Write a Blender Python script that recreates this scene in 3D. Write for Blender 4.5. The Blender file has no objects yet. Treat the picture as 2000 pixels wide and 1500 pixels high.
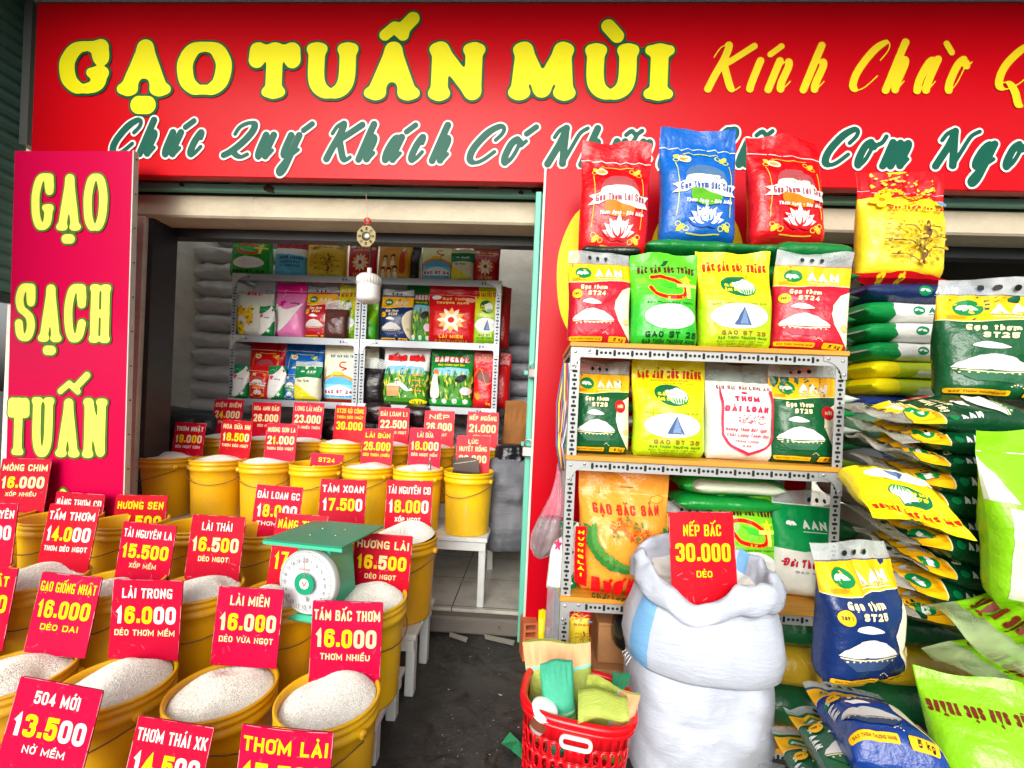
import bpy, math, random, unicodedata
import numpy as np
from mathutils import Vector, Matrix
from mathutils.geometry import tessellate_polygon

SC = bpy.context.scene
COL = SC.collection
R = math.radians
random.seed(7)

# ------------------------------------------------------------------ camera, sky, sun, exposure
F_PX, CX, CY = 820.0, 1000.0, 800.0            # focal length and principal point in photo pixels (2000 x 1500)
CAM_Z = 1.25
ROT = Matrix.Rotation(R(2.5), 3, 'Z') @ Matrix.Rotation(R(90), 3, 'X') @ Matrix.Rotation(R(2.4), 3, 'Z')
cam_data = bpy.data.cameras.new('camera')
cam_data.sensor_width = 36.0
cam_data.lens = 36.0 * F_PX / 2000.0
cam_data.shift_y = (CY - 750.0) / 2000.0
cam_data.clip_start = 0.02
cam_data.clip_end = 500.0
cam = bpy.data.objects.new('camera', cam_data)
COL.objects.link(cam)
cam.matrix_world = Matrix.Translation((0, 0, CAM_Z)) @ ROT.to_4x4()
SC.camera = cam

SUN_EL, SUN_AZ = R(26), R(190)                  # a broad bright glow of overcast sky behind the photographer
world = bpy.data.worlds.new('World')
SC.world = world
world.use_nodes = True
wn = world.node_tree.nodes
wl = world.node_tree.links
sky = wn.new('ShaderNodeTexSky')
sky.sky_type = 'NISHITA'
sky.sun_disc = False
sky.sun_elevation = SUN_EL
sky.sun_rotation = SUN_AZ
sky.air_density = 1.2
sky.dust_density = 6.0
hs = wn.new('ShaderNodeHueSaturation')
hs.inputs['Saturation'].default_value = 0.25
wl.new(sky.outputs[0], hs.inputs['Color'])
wl.new(hs.outputs[0], wn['Background'].inputs['Color'])
wn['Background'].inputs['Strength'].default_value = 0.15

sun_data = bpy.data.lights.new('sun', 'SUN')
sun_data.energy = 1.0
sun_data.angle = R(48)
sun_data.color = (1.0, 0.97, 0.92)
sun = bpy.data.objects.new('sun', sun_data)
COL.objects.link(sun)
sdir = Vector((math.sin(SUN_AZ) * math.cos(SUN_EL), math.cos(SUN_AZ) * math.cos(SUN_EL), math.sin(SUN_EL)))
sun.rotation_euler = sdir.to_track_quat('Z', 'Y').to_euler()

SC.view_settings.view_transform = 'Standard'
SC.view_settings.look = 'None'
SC.view_settings.gamma = 1.0
SC.view_settings.use_curve_mapping = False
SC.view_settings.exposure = 0.38


def P(px, py, Y):
    """point of the plane y = Y that the photo shows at pixel (px, py)"""
    d = ROT @ Vector(((px - CX) / F_PX, -(py - CY) / F_PX, -1.0))
    t = Y / d.y
    return Vector((d.x * t, Y, CAM_Z + d.z * t))


def lin(c):
    return tuple(((x / 255.0) / 12.92 if x / 255.0 <= 0.04045 else ((x / 255.0 + 0.055) / 1.055) ** 2.4) for x in c[:3])


# ------------------------------------------------------------------ materials
MATS = {}


def new_mat(key):
    m = bpy.data.materials.new(key)
    m.use_nodes = True
    nt = m.node_tree
    return m, nt, nt.nodes, nt.links, nt.nodes['Principled BSDF']


def noise_node(nt, scale, detail=3.0, rough=0.55, coord='Object', stretch=None):
    tc = nt.nodes.new('ShaderNodeTexCoord')
    oi = nt.nodes.new('ShaderNodeObjectInfo')
    nz = nt.nodes.new('ShaderNodeTexNoise')
    nz.inputs['Scale'].default_value = scale
    nz.inputs['Detail'].default_value = detail
    nz.inputs['Roughness'].default_value = rough
    off = nt.nodes.new('ShaderNodeVectorMath')      # a different patch of the pattern on every object
    off.operation = 'MULTIPLY_ADD'
    off.inputs[1].default_value = (37.0, 23.0, 11.0)
    cb = nt.nodes.new('ShaderNodeCombineXYZ')
    for k in range(3):
        nt.links.new(oi.outputs['Random'], cb.inputs[k])
    nt.links.new(cb.outputs[0], off.inputs[0])
    nt.links.new(tc.outputs[coord], off.inputs[2])
    src = off.outputs[0]
    if stretch:
        mp = nt.nodes.new('ShaderNodeMapping')
        mp.inputs['Scale'].default_value = stretch
        nt.links.new(src, mp.inputs['Vector'])
        src = mp.outputs[0]
    nt.links.new(src, nz.inputs['Vector'])
    return nz


def ramp(nt, src, p0, p1, c0=(0, 0, 0, 1), c1=(1, 1, 1, 1)):
    rp = nt.nodes.new('ShaderNodeValToRGB')
    rp.color_ramp.elements[0].position = p0
    rp.color_ramp.elements[1].position = p1
    rp.color_ramp.elements[0].color = c0
    rp.color_ramp.elements[1].color = c1
    nt.links.new(src, rp.inputs['Fac'])
    return rp


def mixcol(nt, fac, a, b):
    mx = nt.nodes.new('ShaderNodeMix')
    mx.data_type = 'RGBA'
    for sock, v in ((mx.inputs[0], fac), (mx.inputs[6], a), (mx.inputs[7], b)):
        if isinstance(v, (int, float)):
            sock.default_value = v
        elif isinstance(v, tuple):
            sock.default_value = (*v[:3], 1)
        else:
            nt.links.new(v, sock)
    return mx.outputs[2]


def bump(nt, bs, height, strength, dist=0.01):
    bp = nt.nodes.new('ShaderNodeBump')
    bp.inputs['Strength'].default_value = strength
    bp.inputs['Distance'].default_value = dist
    nt.links.new(height, bp.inputs['Height'])
    nt.links.new(bp.outputs[0], bs.inputs['Normal'])


def M(col, fin='film', col2=None):
    """material of a colour (sRGB 0-255) and a finish"""
    key = (tuple(col), fin, tuple(col2) if col2 else None)
    if key in MATS:
        return MATS[key]
    m, nt, N, L, bs = new_mat('%s_%d_%d_%d' % ((fin,) + tuple(col[:3])))
    c = lin(col)
    bc = bs.inputs['Base Color']
    rg = bs.inputs['Roughness']
    bc.default_value = (*c, 1)
    if fin in ('film', 'film2'):                 # printed plastic film, slightly crinkled
        rg.default_value = 0.22
        bs.inputs['Specular IOR Level'].default_value = 0.45
        nz = noise_node(nt, 26, 4, 0.6)
        nz2 = noise_node(nt, 9, 2, 0.5, stretch=(1.0, 1.0, 2.2))
        ad = N.new('ShaderNodeMath')
        ad.operation = 'ADD'
        L.new(nz.outputs['Fac'], ad.inputs[0])
        L.new(nz2.outputs['Fac'], ad.inputs[1])
        bump(nt, bs, ad.outputs[0], 0.4, 0.014)
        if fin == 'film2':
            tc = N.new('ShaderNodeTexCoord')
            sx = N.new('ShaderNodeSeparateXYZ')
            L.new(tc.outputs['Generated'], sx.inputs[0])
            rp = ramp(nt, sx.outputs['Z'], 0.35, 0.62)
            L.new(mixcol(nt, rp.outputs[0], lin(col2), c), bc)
    elif fin == 'ink':                           # printing on film
        rg.default_value = 0.42
        bs.inputs['Specular IOR Level'].default_value = 0.2
        nz = noise_node(nt, 26, 4, 0.6)
        bump(nt, bs, nz.outputs['Fac'], 0.15, 0.01)
    elif fin == 'paint':
        rg.default_value = 0.45
        nz = noise_node(nt, 14, 5, 0.65)
        rp = ramp(nt, nz.outputs['Fac'], 0.35, 0.75)
        L.new(mixcol(nt, rp.outputs[0], c, tuple(x * 0.86 + 0.01 for x in c)), bc)
    elif fin == 'board':                         # vinyl-faced sign board, a little glossy
        rg.default_value = 0.3
        bs.inputs['Specular IOR Level'].default_value = 0.16
        nz = noise_node(nt, 3, 3, 0.5)
        bump(nt, bs, nz.outputs['Fac'], 0.04, 0.02)
    elif fin == 'tag':                           # handled price board with rubbed edges and scuffs
        rg.default_value = 0.4
        bs.inputs['Specular IOR Level'].default_value = 0.2
        nz = noise_node(nt, 60, 6, 0.75)
        rp = ramp(nt, nz.outputs['Fac'], 0.62, 0.74)
        nz2 = noise_node(nt, 12, 3, 0.6)
        mu = N.new('ShaderNodeMath')
        mu.operation = 'MULTIPLY'
        L.new(rp.outputs[0], mu.inputs[0])
        L.new(nz2.outputs['Fac'], mu.inputs[1])
        L.new(mixcol(nt, mu.outputs[0], c, (0.75, 0.25, 0.3)), bc)
    elif fin == 'bucket':
        rg.default_value = 0.34
        nz = noise_node(nt, 5, 6, 0.7, stretch=(1, 1, 0.5))
        rp = ramp(nt, nz.outputs['Fac'], 0.45, 0.8)
        base = mixcol(nt, rp.outputs[0], c, (0.62, 0.36, 0.05))
        nz2 = noise_node(nt, 30, 5, 0.7, stretch=(1, 1, 0.15))
        rp2 = ramp(nt, nz2.outputs['Fac'], 0.62, 0.8)
        base = mixcol(nt, rp2.outputs[0], base, (0.75, 0.55, 0.2))
        nz3 = noise_node(nt, 55, 6, 0.8)
        rp3 = ramp(nt, nz3.outputs['Fac'], 0.68, 0.76)
        base = mixcol(nt, rp3.outputs[0], base, (0.3, 0.17, 0.03))
        oi = N.new('ShaderNodeObjectInfo')
        hv = N.new('ShaderNodeHueSaturation')
        mr = N.new('ShaderNodeMapRange')
        mr.inputs['To Min'].default_value = 0.78
        mr.inputs['To Max'].default_value = 1.08
        L.new(oi.outputs['Random'], mr.inputs['Value'])
        L.new(mr.outputs[0], hv.inputs['Value'])
        mr2 = N.new('ShaderNodeMapRange')
        mr2.inputs['To Min'].default_value = 0.492
        mr2.inputs['To Max'].default_value = 0.512
        L.new(oi.outputs['Random'], mr2.inputs['Value'])
        L.new(mr2.outputs[0], hv.inputs['Hue'])
        L.new(base, hv.inputs['Color'])
        L.new(hv.outputs[0], bc)
        bump(nt, bs, nz.outputs['Fac'], 0.08, 0.01)
    elif fin == 'woven':
        rg.default_value = 0.55
        w1 = N.new('ShaderNodeTexWave')
        w1.inputs['Scale'].default_value = 110
        w1.bands_direction = 'X'
        w2 = N.new('ShaderNodeTexWave')
        w2.inputs['Scale'].default_value = 110
        w2.bands_direction = 'Z'
        tc = N.new('ShaderNodeTexCoord')
        L.new(tc.outputs['Object'], w1.inputs['Vector'])
        L.new(tc.outputs['Object'], w2.inputs['Vector'])
        ad = N.new('ShaderNodeMath')
        ad.operation = 'ADD'
        L.new(w1.outputs['Fac'], ad.inputs[0])
        L.new(w2.outputs['Fac'], ad.inputs[1])
        nz = noise_node(nt, 7, 4, 0.6)
        rp = ramp(nt, nz.outputs['Fac'], 0.35, 0.7)
        L.new(mixcol(nt, rp.outputs[0], c, tuple(x * 0.85 for x in c)), bc)
        nz2 = noise_node(nt, 12, 4, 0.6, stretch=(0.5, 0.5, 2.5))
        ad2 = N.new('ShaderNodeMath')
        ad2.operation = 'MULTIPLY_ADD'
        ad2.inputs[1].default_value = 0.06
        L.new(ad.outputs[0], ad2.inputs[0])
        L.new(nz2.outputs['Fac'], ad2.inputs[2])
        nz4 = noise_node(nt, 5, 6, 0.7, stretch=(1.2, 1.2, 6.0))
        nz4.inputs['Distortion'].default_value = 1.2
        ad3 = N.new('ShaderNodeMath')
        ad3.operation = 'MULTIPLY_ADD'
        ad3.inputs[1].default_value = 1.6
        L.new(nz4.outputs['Fac'], ad3.inputs[0])
        L.new(ad2.outputs[0], ad3.inputs[2])
        bump(nt, bs, ad3.outputs[0], 0.4, 0.014)
    elif fin == 'metal':                         # grey enamelled slotted angle
        rg.default_value = 0.4
        bs.inputs['Metallic'].default_value = 0.25
        nz = noise_node(nt, 40, 6, 0.75)
        rp = ramp(nt, nz.outputs['Fac'], 0.6, 0.72)
        L.new(mixcol(nt, rp.outputs[0], c, tuple(x * 0.72 for x in c)), bc)
    elif fin == 'steel':
        rg.default_value = 0.28
        bs.inputs['Metallic'].default_value = 0.9
    elif fin == 'plaster':
        rg.default_value = 0.85
        nz = noise_node(nt, 4, 7, 0.65, 'Object', (1, 1, 2.0))
        rp = ramp(nt, nz.outputs['Fac'], 0.42, 0.8)
        base = mixcol(nt, rp.outputs[0], c, tuple(x * 0.72 for x in c))
        nz2 = noise_node(nt, 13, 8, 0.75)
        rp2 = ramp(nt, nz2.outputs['Fac'], 0.64, 0.69)
        base = mixcol(nt, rp2.outputs[0], base, tuple(x * 0.55 for x in c))
        vo = N.new('ShaderNodeTexVoronoi')
        vo.feature = 'DISTANCE_TO_EDGE'
        vo.inputs['Scale'].default_value = 3.0
        tc = N.new('ShaderNodeTexCoord')
        mpv = N.new('ShaderNodeMapping')
        mpv.inputs['Scale'].default_value = (0.6, 1, 2.2)
        vm = N.new('ShaderNodeVectorMath')
        vm.operation = 'ADD'
        L.new(tc.outputs['Object'], vm.inputs[0])
        L.new(nz2.outputs['Color'], vm.inputs[1])
        L.new(vm.outputs[0], mpv.inputs['Vector'])
        L.new(mpv.outputs[0], vo.inputs['Vector'])
        rp3 = ramp(nt, vo.outputs['Distance'], 0.004, 0.012, (1, 1, 1, 1), (0, 0, 0, 1))
        L.new(mixcol(nt, rp3.outputs[0], base, tuple(x * 0.6 for x in c)), bc)
        bump(nt, bs, nz2.outputs['Fac'], 0.2, 0.01)
    elif fin == 'rust':                          # old green gate paint, chipped
        rg.default_value = 0.45
        nz = noise_node(nt, 24, 7, 0.75)
        rp = ramp(nt, nz.outputs['Fac'], 0.64, 0.7)
        L.new(mixcol(nt, rp.outputs[0], c, (0.1, 0.06, 0.035)), bc)
        bump(nt, bs, nz.outputs['Fac'], 0.15, 0.005)
    elif fin == 'asphalt':
        rg.default_value = 0.62
        nz = noise_node(nt, 2.2, 8, 0.7)
        rp = ramp(nt, nz.outputs['Fac'], 0.35, 0.7, (*tuple(x * 0.4 for x in c), 1), (*tuple(x * 2.4 for x in c), 1))
        nz2 = noise_node(nt, 50, 6, 0.8)
        rp2 = ramp(nt, nz2.outputs['Fac'], 0.6, 0.72)
        base = mixcol(nt, rp2.outputs[0], rp.outputs[0], (0.2, 0.19, 0.17))
        nz3 = noise_node(nt, 5.5, 9, 0.72)
        nz3.inputs['Distortion'].default_value = 1.5
        rp3 = ramp(nt, nz3.outputs['Fac'], 0.52, 0.66)
        base = mixcol(nt, rp3.outputs[0], base, (0.012, 0.012, 0.012))
        rp4 = ramp(nt, nz3.outputs['Fac'], 0.3, 0.4, (0.7, 0.7, 0.7, 1), (0, 0, 0, 1))
        L.new(mixcol(nt, rp4.outputs[0], base, (0.13, 0.125, 0.11)), bc)
        rr = ramp(nt, nz3.outputs['Fac'], 0.5, 0.66, (0.7, 0.7, 0.7, 1), (0.25, 0.25, 0.25, 1))
        L.new(rr.outputs[0], rg)
        bump(nt, bs, nz2.outputs['Fac'], 0.5, 0.01)
    elif fin == 'tile':
        rg.default_value = 0.3
        br = N.new('ShaderNodeTexBrick')
        br.offset = 0.0
        br.inputs['Scale'].default_value = 1.0
        br.inputs['Brick Width'].default_value = 0.4
        br.inputs['Row Height'].default_value = 0.4
        br.inputs['Mortar Size'].default_value = 0.0035
        br.inputs['Color1'].default_value = (*c, 1)
        br.inputs['Color2'].default_value = (*tuple(x * 0.9 for x in c), 1)
        br.inputs['Mortar'].default_value = (0.03, 0.03, 0.028, 1)
        tc = N.new('ShaderNodeTexCoord')
        L.new(tc.outputs['Object'], br.inputs['Vector'])
        nz = noise_node(nt, 6, 5, 0.6)
        rp = ramp(nt, nz.outputs['Fac'], 0.45, 0.8)
        L.new(mixcol(nt, rp.outputs[0], br.outputs['Color'], tuple(x * 0.5 for x in c)), bc)
    elif fin == 'rice':
        rg.default_value = 0.45
        nz = noise_node(nt, 220, 2, 0.6)
        rp = ramp(nt, nz.outputs['Fac'], 0.3, 0.7, (*tuple(x * 0.88 for x in c), 1), (*c, 1))
        L.new(rp.outputs[0], bc)
        bump(nt, bs, nz.outputs['Fac'], 0.5, 0.004)
    elif fin == 'grain':
        rg.default_value = 0.4
        oi = N.new('ShaderNodeObjectInfo')
        L.new(mixcol(nt, oi.outputs['Random'], c, (c[0], c[1] * 0.98, c[2] * 0.94)), bc)
    elif fin == 'wood':
        rg.default_value = 0.5
        nz = noise_node(nt, 5, 5, 0.6, stretch=(0.6, 8, 8))
        rp = ramp(nt, nz.outputs['Fac'], 0.4, 0.7)
        L.new(mixcol(nt, rp.outputs[0], c, tuple(x * 0.75 for x in c)), bc)
    elif fin == 'card':
        rg.default_value = 0.8
        nz = noise_node(nt, 9, 4, 0.6)
        rp = ramp(nt, nz.outputs['Fac'], 0.4, 0.75)
        L.new(mixcol(nt, rp.outputs[0], c, tuple(x * 0.8 for x in c)), bc)
    elif fin == 'gloss':
        rg.default_value = 0.15
    elif fin == 'matte':
        rg.default_value = 0.75
    elif fin == 'clear':                         # clear plastic film: mostly see-through, with sheen and a milky tint
        bs.inputs['Base Color'].default_value = (*c, 1)
        rg.default_value = 0.18
        tr = N.new('ShaderNodeBsdfTransparent')
        mx = N.new('ShaderNodeMixShader')
        nz = noise_node(nt, 9, 3, 0.5)
        rp = ramp(nt, nz.outputs['Fac'], 0.35, 0.7, (0.2, 0.2, 0.2, 1), (0.5, 0.5, 0.5, 1))
        L.new(rp.outputs[0], mx.inputs[0])
        L.new(tr.outputs[0], mx.inputs[1])
        L.new(bs.outputs[0], mx.inputs[2])
        L.new(mx.outputs[0], N['Material Output'].inputs['Surface'])
        bump(nt, bs, nz.outputs['Fac'], 0.6, 0.03)
    MATS[key] = m
    return m


# ------------------------------------------------------------------ mesh building
class MB:
    def __init__(self):
        self.v, self.f, self.mi, self.mats, self.sm = [], [], [], [], []

    def idx(self, m):
        if m not in self.mats:
            self.mats.append(m)
        return self.mats.index(m)

    def add(self, verts, faces, m, smooth=True):
        o = len(self.v)
        self.v.extend([tuple(p) for p in verts])
        k = self.idx(m)
        for f in faces:
            self.f.append([i + o for i in f])
            self.mi.append(k)
            self.sm.append(smooth)
        return self

    def box(self, lo, hi, m, bev=0.0):
        x0, y0, z0 = lo
        x1, y1, z1 = hi
        if bev <= 0:
            v = [(x0, y0, z0), (x1, y0, z0), (x1, y1, z0), (x0, y1, z0), (x0, y0, z1), (x1, y0, z1), (x1, y1, z1), (x0, y1, z1)]
            f = [(0, 3, 2, 1), (4, 5, 6, 7), (0, 1, 5, 4), (1, 2, 6, 5), (2, 3, 7, 6), (3, 0, 4, 7)]
            return self.add(v, f, m, False)
        b = min(bev, (x1 - x0) / 2.01, (y1 - y0) / 2.01, (z1 - z0) / 2.01)

        def ring(z, i):
            return [(x0 + b, y0 + i, z), (x1 - b, y0 + i, z), (x1 - i, y0 + b, z), (x1 - i, y1 - b, z), (x1 - b, y1 - i, z), (x0 + b, y1 - i, z), (x0 + i, y1 - b, z), (x0 + i, y0 + b, z)]
        v = [(x0 + b, y0 + b, z0), (x1 - b, y0 + b, z0), (x1 - b, y0 + b, z0), (x1 - b, y1 - b, z0), (x1 - b, y1 - b, z0), (x0 + b, y1 - b, z0), (x0 + b, y1 - b, z0), (x0 + b, y0 + b, z0)]
        rings = [v, ring(z0 + b, 0), ring(z1 - b, 0), [(p[0], p[1], z1) for p in v]]
        vs = [p for r in rings for p in r]
        f = []
        for k in range(3):
            for i in range(8):
                j = (i + 1) % 8
                f.append((k * 8 + i, k * 8 + j, k * 8 + 8 + j, k * 8 + 8 + i))
        f.append((7, 5, 3, 1))
        f.append((24 + 0, 24 + 2, 24 + 4, 24 + 6))
        return self.add(vs, f, m, False)

    def lathe(self, prof, m, n=40, c=(0, 0, 0), axis='z', smooth=True):
        vs, f = [], []
        for r, z in prof:
            for i in range(n):
                a = 2 * math.pi * i / n
                x, y = r * math.cos(a), r * math.sin(a)
                p = (x, y, z) if axis == 'z' else ((x, -z, y) if axis == 'y' else (z, x, y))
                vs.append((p[0] + c[0], p[1] + c[1], p[2] + c[2]))
        for k in range(len(prof) - 1):
            for i in range(n):
                j = (i + 1) % n
                f.append((k * n + i, k * n + j, k * n + n + j, k * n + n + i))
        return self.add(vs, f, m, smooth)

    def tube(self, pts, r, m, n=8, closed=False):
        pts = [Vector(p) for p in pts]
        vs, f = [], []
        L = len(pts)
        up = Vector((0.13, 0.21, 0.97))
        for i, p in enumerate(pts):
            a = pts[(i - 1) % L] if (closed or i) else p
            b = pts[(i + 1) % L] if (closed or i < L - 1) else p
            t = (b - a).normalized()
            x = t.cross(up)
            if x.length < 1e-3:
                x = t.cross(Vector((1, 0, 0)))
            x.normalize()
            y = t.cross(x)
            rr = r[i] if isinstance(r, (list, tuple)) else r
            for k in range(n):
                an = 2 * math.pi * k / n
                vs.append(p + (x * math.cos(an) + y * math.sin(an)) * rr)
        for i in range(L if closed else L - 1):
            for k in range(n):
                a, b = i * n, ((i + 1) % L) * n
                f.append((a + k, a + (k + 1) % n, b + (k + 1) % n, b + k))
        if not closed:
            f.append(tuple(range(n))[::-1])
            f.append(tuple((L - 1) * n + k for k in range(n)))
        return self.add(vs, f, m)

    def build(self, name, parent=None, mw=None):
        me = bpy.data.meshes.new(name)
        me.from_pydata(self.v, [], self.f)
        for m in self.mats:
            me.materials.append(m)
        me.polygons.foreach_set('material_index', self.mi)
        me.polygons.foreach_set('use_smooth', self.sm)
        me.update()
        o = bpy.data.objects.new(name, me)
        COL.objects.link(o)
        if parent is not None:
            o.parent = parent
        if mw is not None:
            o.matrix_world = mw
        return o


def tag(o, label=None, cat=None, group=None, kind=None):
    for k, v in (('label', label), ('category', cat), ('group', group), ('kind', kind)):
        if v:
            o[k] = v
    return o


def thing(name, label, cat, mw=None, group=None):
    o = bpy.data.objects.new(name, None)
    o.empty_display_size = 0.05
    COL.objects.link(o)
    if mw is not None:
        o.matrix_world = mw
    return tag(o, label, cat, group)


def copy_tree(o, parent=None):
    c = o.copy()
    COL.objects.link(c)
    if parent is not None:
        c.parent = parent
    for ch in list(o.children):
        copy_tree(ch, c)
    return c


def pose(loc, yaw=0, lean=0, roll=0):
    """yaw about z, lean back (top away from the viewer), roll in the picture plane (clockwise), in degrees"""
    return Matrix.Translation(loc) @ Matrix.Rotation(R(yaw), 4, 'Z') @ Matrix.Rotation(R(-lean), 4, 'X') @ Matrix.Rotation(R(roll), 4, 'Y')


# ------------------------------------------------------------------ stroke lettering
# l: straight strokes, r: strokes with rounded corners, O: closed rounded loop (x0,y0,x1,y1), c: smooth curve, s: serif bar, d: dot
SANS = {
 'A': 'l0,0 .5,1 1,0|l.2,.28 .8,.28', 'B': 'l0,0 0,1|q0,1 .95,1 .95,.53 0,.53|q0,.53 1,.53 1,0 0,0', 'C': 'r1,.68 1,1 0,1 0,0 1,0 1,.32',
 'D': 'l0,0 0,1|q0,1 1,1 1,0 0,0', 'E': 'l1,1 0,1 0,0 1,0|l0,.52 .85,.52', 'F': 'l1,1 0,1 0,0|l0,.52 .85,.52',
 'G': 'r1,.78 1,1 0,1 0,0 .85,0|l1,.0 1,.42 .58,.42', 'H': 'l0,0 0,1|l1,0 1,1|l0,.5 1,.5', 'I': 'l.5,0 .5,1', 'J': 'r1,1 1,0 0,0 0,.3',
 'K': 'l0,0 0,1|l1,1 .05,.42|l.3,.62 1,0', 'L': 'l0,1 0,0 1,0', 'M': 'l0,0 0,1 .5,.2 1,1 1,0', 'N': 'l0,0 0,1 1,0 1,1', 'O': 'O0,0,1,1',
 'P': 'l0,0 0,1|q0,1 1,1 1,.45 0,.45', 'Q': 'O0,0,1,1|l.6,.25 1,-.05', 'R': 'l0,0 0,1|q0,1 1,1 1,.5 0,.5|l.5,.5 1,0',
 'S': 'r1,.7 1,1 0,1 0,.54 1,.48 1,0 0,0 0,.3', 'T': 'l0,1 1,1|l.5,1 .5,0', 'U': 'r0,1 0,0 1,0 1,1', 'V': 'l0,1 .5,0 1,1', 'W': 'l0,1 .25,0 .5,.8 .75,0 1,1',
 'X': 'l0,0 1,1|l0,1 1,0', 'Y': 'l0,1 .5,.45 1,1|l.5,.45 .5,0', 'Z': 'l0,1 1,1 0,0 1,0',
 '0': 'O0,0,1,1', '1': 'l.15,.76 .62,.98 .62,0', '2': 'r0,.7 0,1 1,1 1,.55 0,.02|l0,0 1,0', '3': 'r0,.74 0,1 1,1 1,.53 .4,.53|r.4,.53 1,.53 1,0 0,0 0,.26',
 '4': 'l.75,0 .75,1 0,.26 1,.26', '5': 'l1,1 .08,1 .04,.5|r.04,.5 .3,.66 1,.66 1,0 0,0 0,.26', '6': 'O0,0,1,.6|r1,.76 1,1 0,1 0,.3', '7': 'l0,1 1,1 .35,0',
 '8': 'O.05,.53,.95,1|O0,0,1,.53', '9': 'O0,.4,1,1|r0,.24 0,0 1,0 1,.7', '.': 'd.5,.08', '-': 'l0,.42 1,.42', ',': 'l.6,.05 .4,-.15',
 'a': 'O0,0,1,.7|l1,0 1,.7', 'b': 'l0,0 0,1|O0,0,1,.7', 'c': 'r1,.5 1,.7 0,.7 0,0 1,0 1,.2', 'd': 'O0,0,1,.7|l1,0 1,1', 'e': 'l0,.36 1,.36|r1,.36 1,.7 0,.7 0,0 1,0 1,.14',
 'g': 'O0,0,1,.7|r1,.7 1,-.3 0,-.3 0,-.14', 'h': 'l0,0 0,1|r0,.35 0,.7 1,.7 1,0', 'i': 'l.5,0 .5,.7|d.5,.92', 'k': 'l0,0 0,1|l.9,.7 .05,.3|l.35,.45 1,0', 'l': 'l.5,0 .5,1',
 'm': 'l0,0 0,.7|r0,.4 0,.7 .5,.7 .5,0|r.5,.4 .5,.7 1,.7 1,0', 'n': 'l0,0 0,.7|r0,.35 0,.7 1,.7 1,0', 'o': 'O0,0,1,.7', 'p': 'l0,-.3 0,.7|O0,0,1,.7', 'q': 'O0,0,1,.7|l1,-.3 1,.7',
 'r': 'l0,0 0,.7|r0,.35 0,.7 .8,.7', 's': 'r1,.55 1,.7 0,.7 0,.38 1,.33 1,0 0,0 0,.15', 't': 'r.4,1 .4,0 1,0|l0,.7 .95,.7', 'u': 'r0,.7 0,0 1,0 1,.7|l1,0 1,.7',
 'v': 'l0,.7 .5,0 1,.7', 'w': 'l0,.7 .25,0 .5,.6 .75,0 1,.7', 'x': 'l0,0 1,.7|l0,.7 1,0', 'y': 'l0,.7 .5,0|l1,.7 .3,-.3', 'z': 'l0,.7 1,.7 0,0 1,0', ' ': '',
}
SANS_W = {'I': .32, '1': .72, '.': .38, ' ': .5, 'M': 1.3, 'W': 1.4, 'i': .3, 'l': .3, 'm': 1.35, 'w': 1.3, ',': .35, '-': .6, 'L': .85, 'E': .85, 'F': .85, 'T': .95, 'r': .7, 't': .65, 'a': .85, 'c': .8, 'e': .85, 'g': .85, 'h': .85, 'n': .85, 'o': .85, 'p': .85, 'b': .85, 'd': .85, 's': .8, 'u': .85, 'v': .85, 'x': .85, 'y': .85, 'z': .8, 'k': .85}
SLAB = {
 'G': 'c.9,.72 .84,.88 .68,.98 .45,1 .2,.92 .02,.68 0,.45 .08,.2 .28,.03 .5,0 .72,.05 .84,.16 .87,.36|l.64,.38 1,.38|l.88,.82 .88,.98',
 'A': 'l.14,.02 .5,.96|l.5,.96 .86,.02|l.28,.36 .72,.36|s.12,0 .1|s.88,0 .1', 'O': 'c.5,1 .2,.93 .02,.68 0,.45 .08,.18 .28,.02 .5,0 .72,.02 .92,.18 1,.45 .98,.68 .8,.93 .5,1',
 'T': 'l.5,.04 .5,.95|l.1,.97 .9,.97|l.05,.95 .03,.74|l.95,.95 .97,.74|s.5,0 .13', 'U': 'c.1,.95 .1,.4 .18,.14 .38,.0 .62,.0 .82,.14 .9,.4 .9,.95|s.1,1 .1|s.9,1 .1',
 'N': 'l.12,.02 .12,.97|l.12,.97 .87,.04|l.88,.97 .88,.08|s.12,0 .1|s.88,1 .1|s.06,1 .06', 'M': 'l.1,.02 .16,.97|l.16,.97 .5,.1|l.5,.1 .84,.97|l.84,.97 .9,.02|s.1,0 .08|s.9,0 .08|s.12,1 .05|s.88,1 .05', 'I': 'l.5,.05 .5,.95|s.5,0 .3|s.5,1 .3',
 'S': 'c.88,.7 .82,.9 .55,1 .25,.95 .08,.76 .2,.58 .5,.5 .82,.4 .92,.22 .75,.04 .45,0 .18,.08 .08,.28|l.88,.78 .88,.98', 'C': 'c.9,.68 .86,.86 .68,.98 .45,1 .2,.92 .02,.68 0,.45 .08,.2 .28,.03 .52,0 .78,.08 .94,.3|l.88,.8 .88,.98',
 'H': 'l.14,.03 .14,.97|l.86,.03 .86,.97|l.14,.5 .86,.5|s.14,0 .09|s.86,0 .09|s.14,1 .09|s.86,1 .09', ' ': '',
}
SLAB_W = {'I': .55, 'M': 1.3, ' ': .4, 'N': 1.08, 'T': 1.0, 'A': 1.1, 'O': 1.0, 'G': 1.0}
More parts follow.
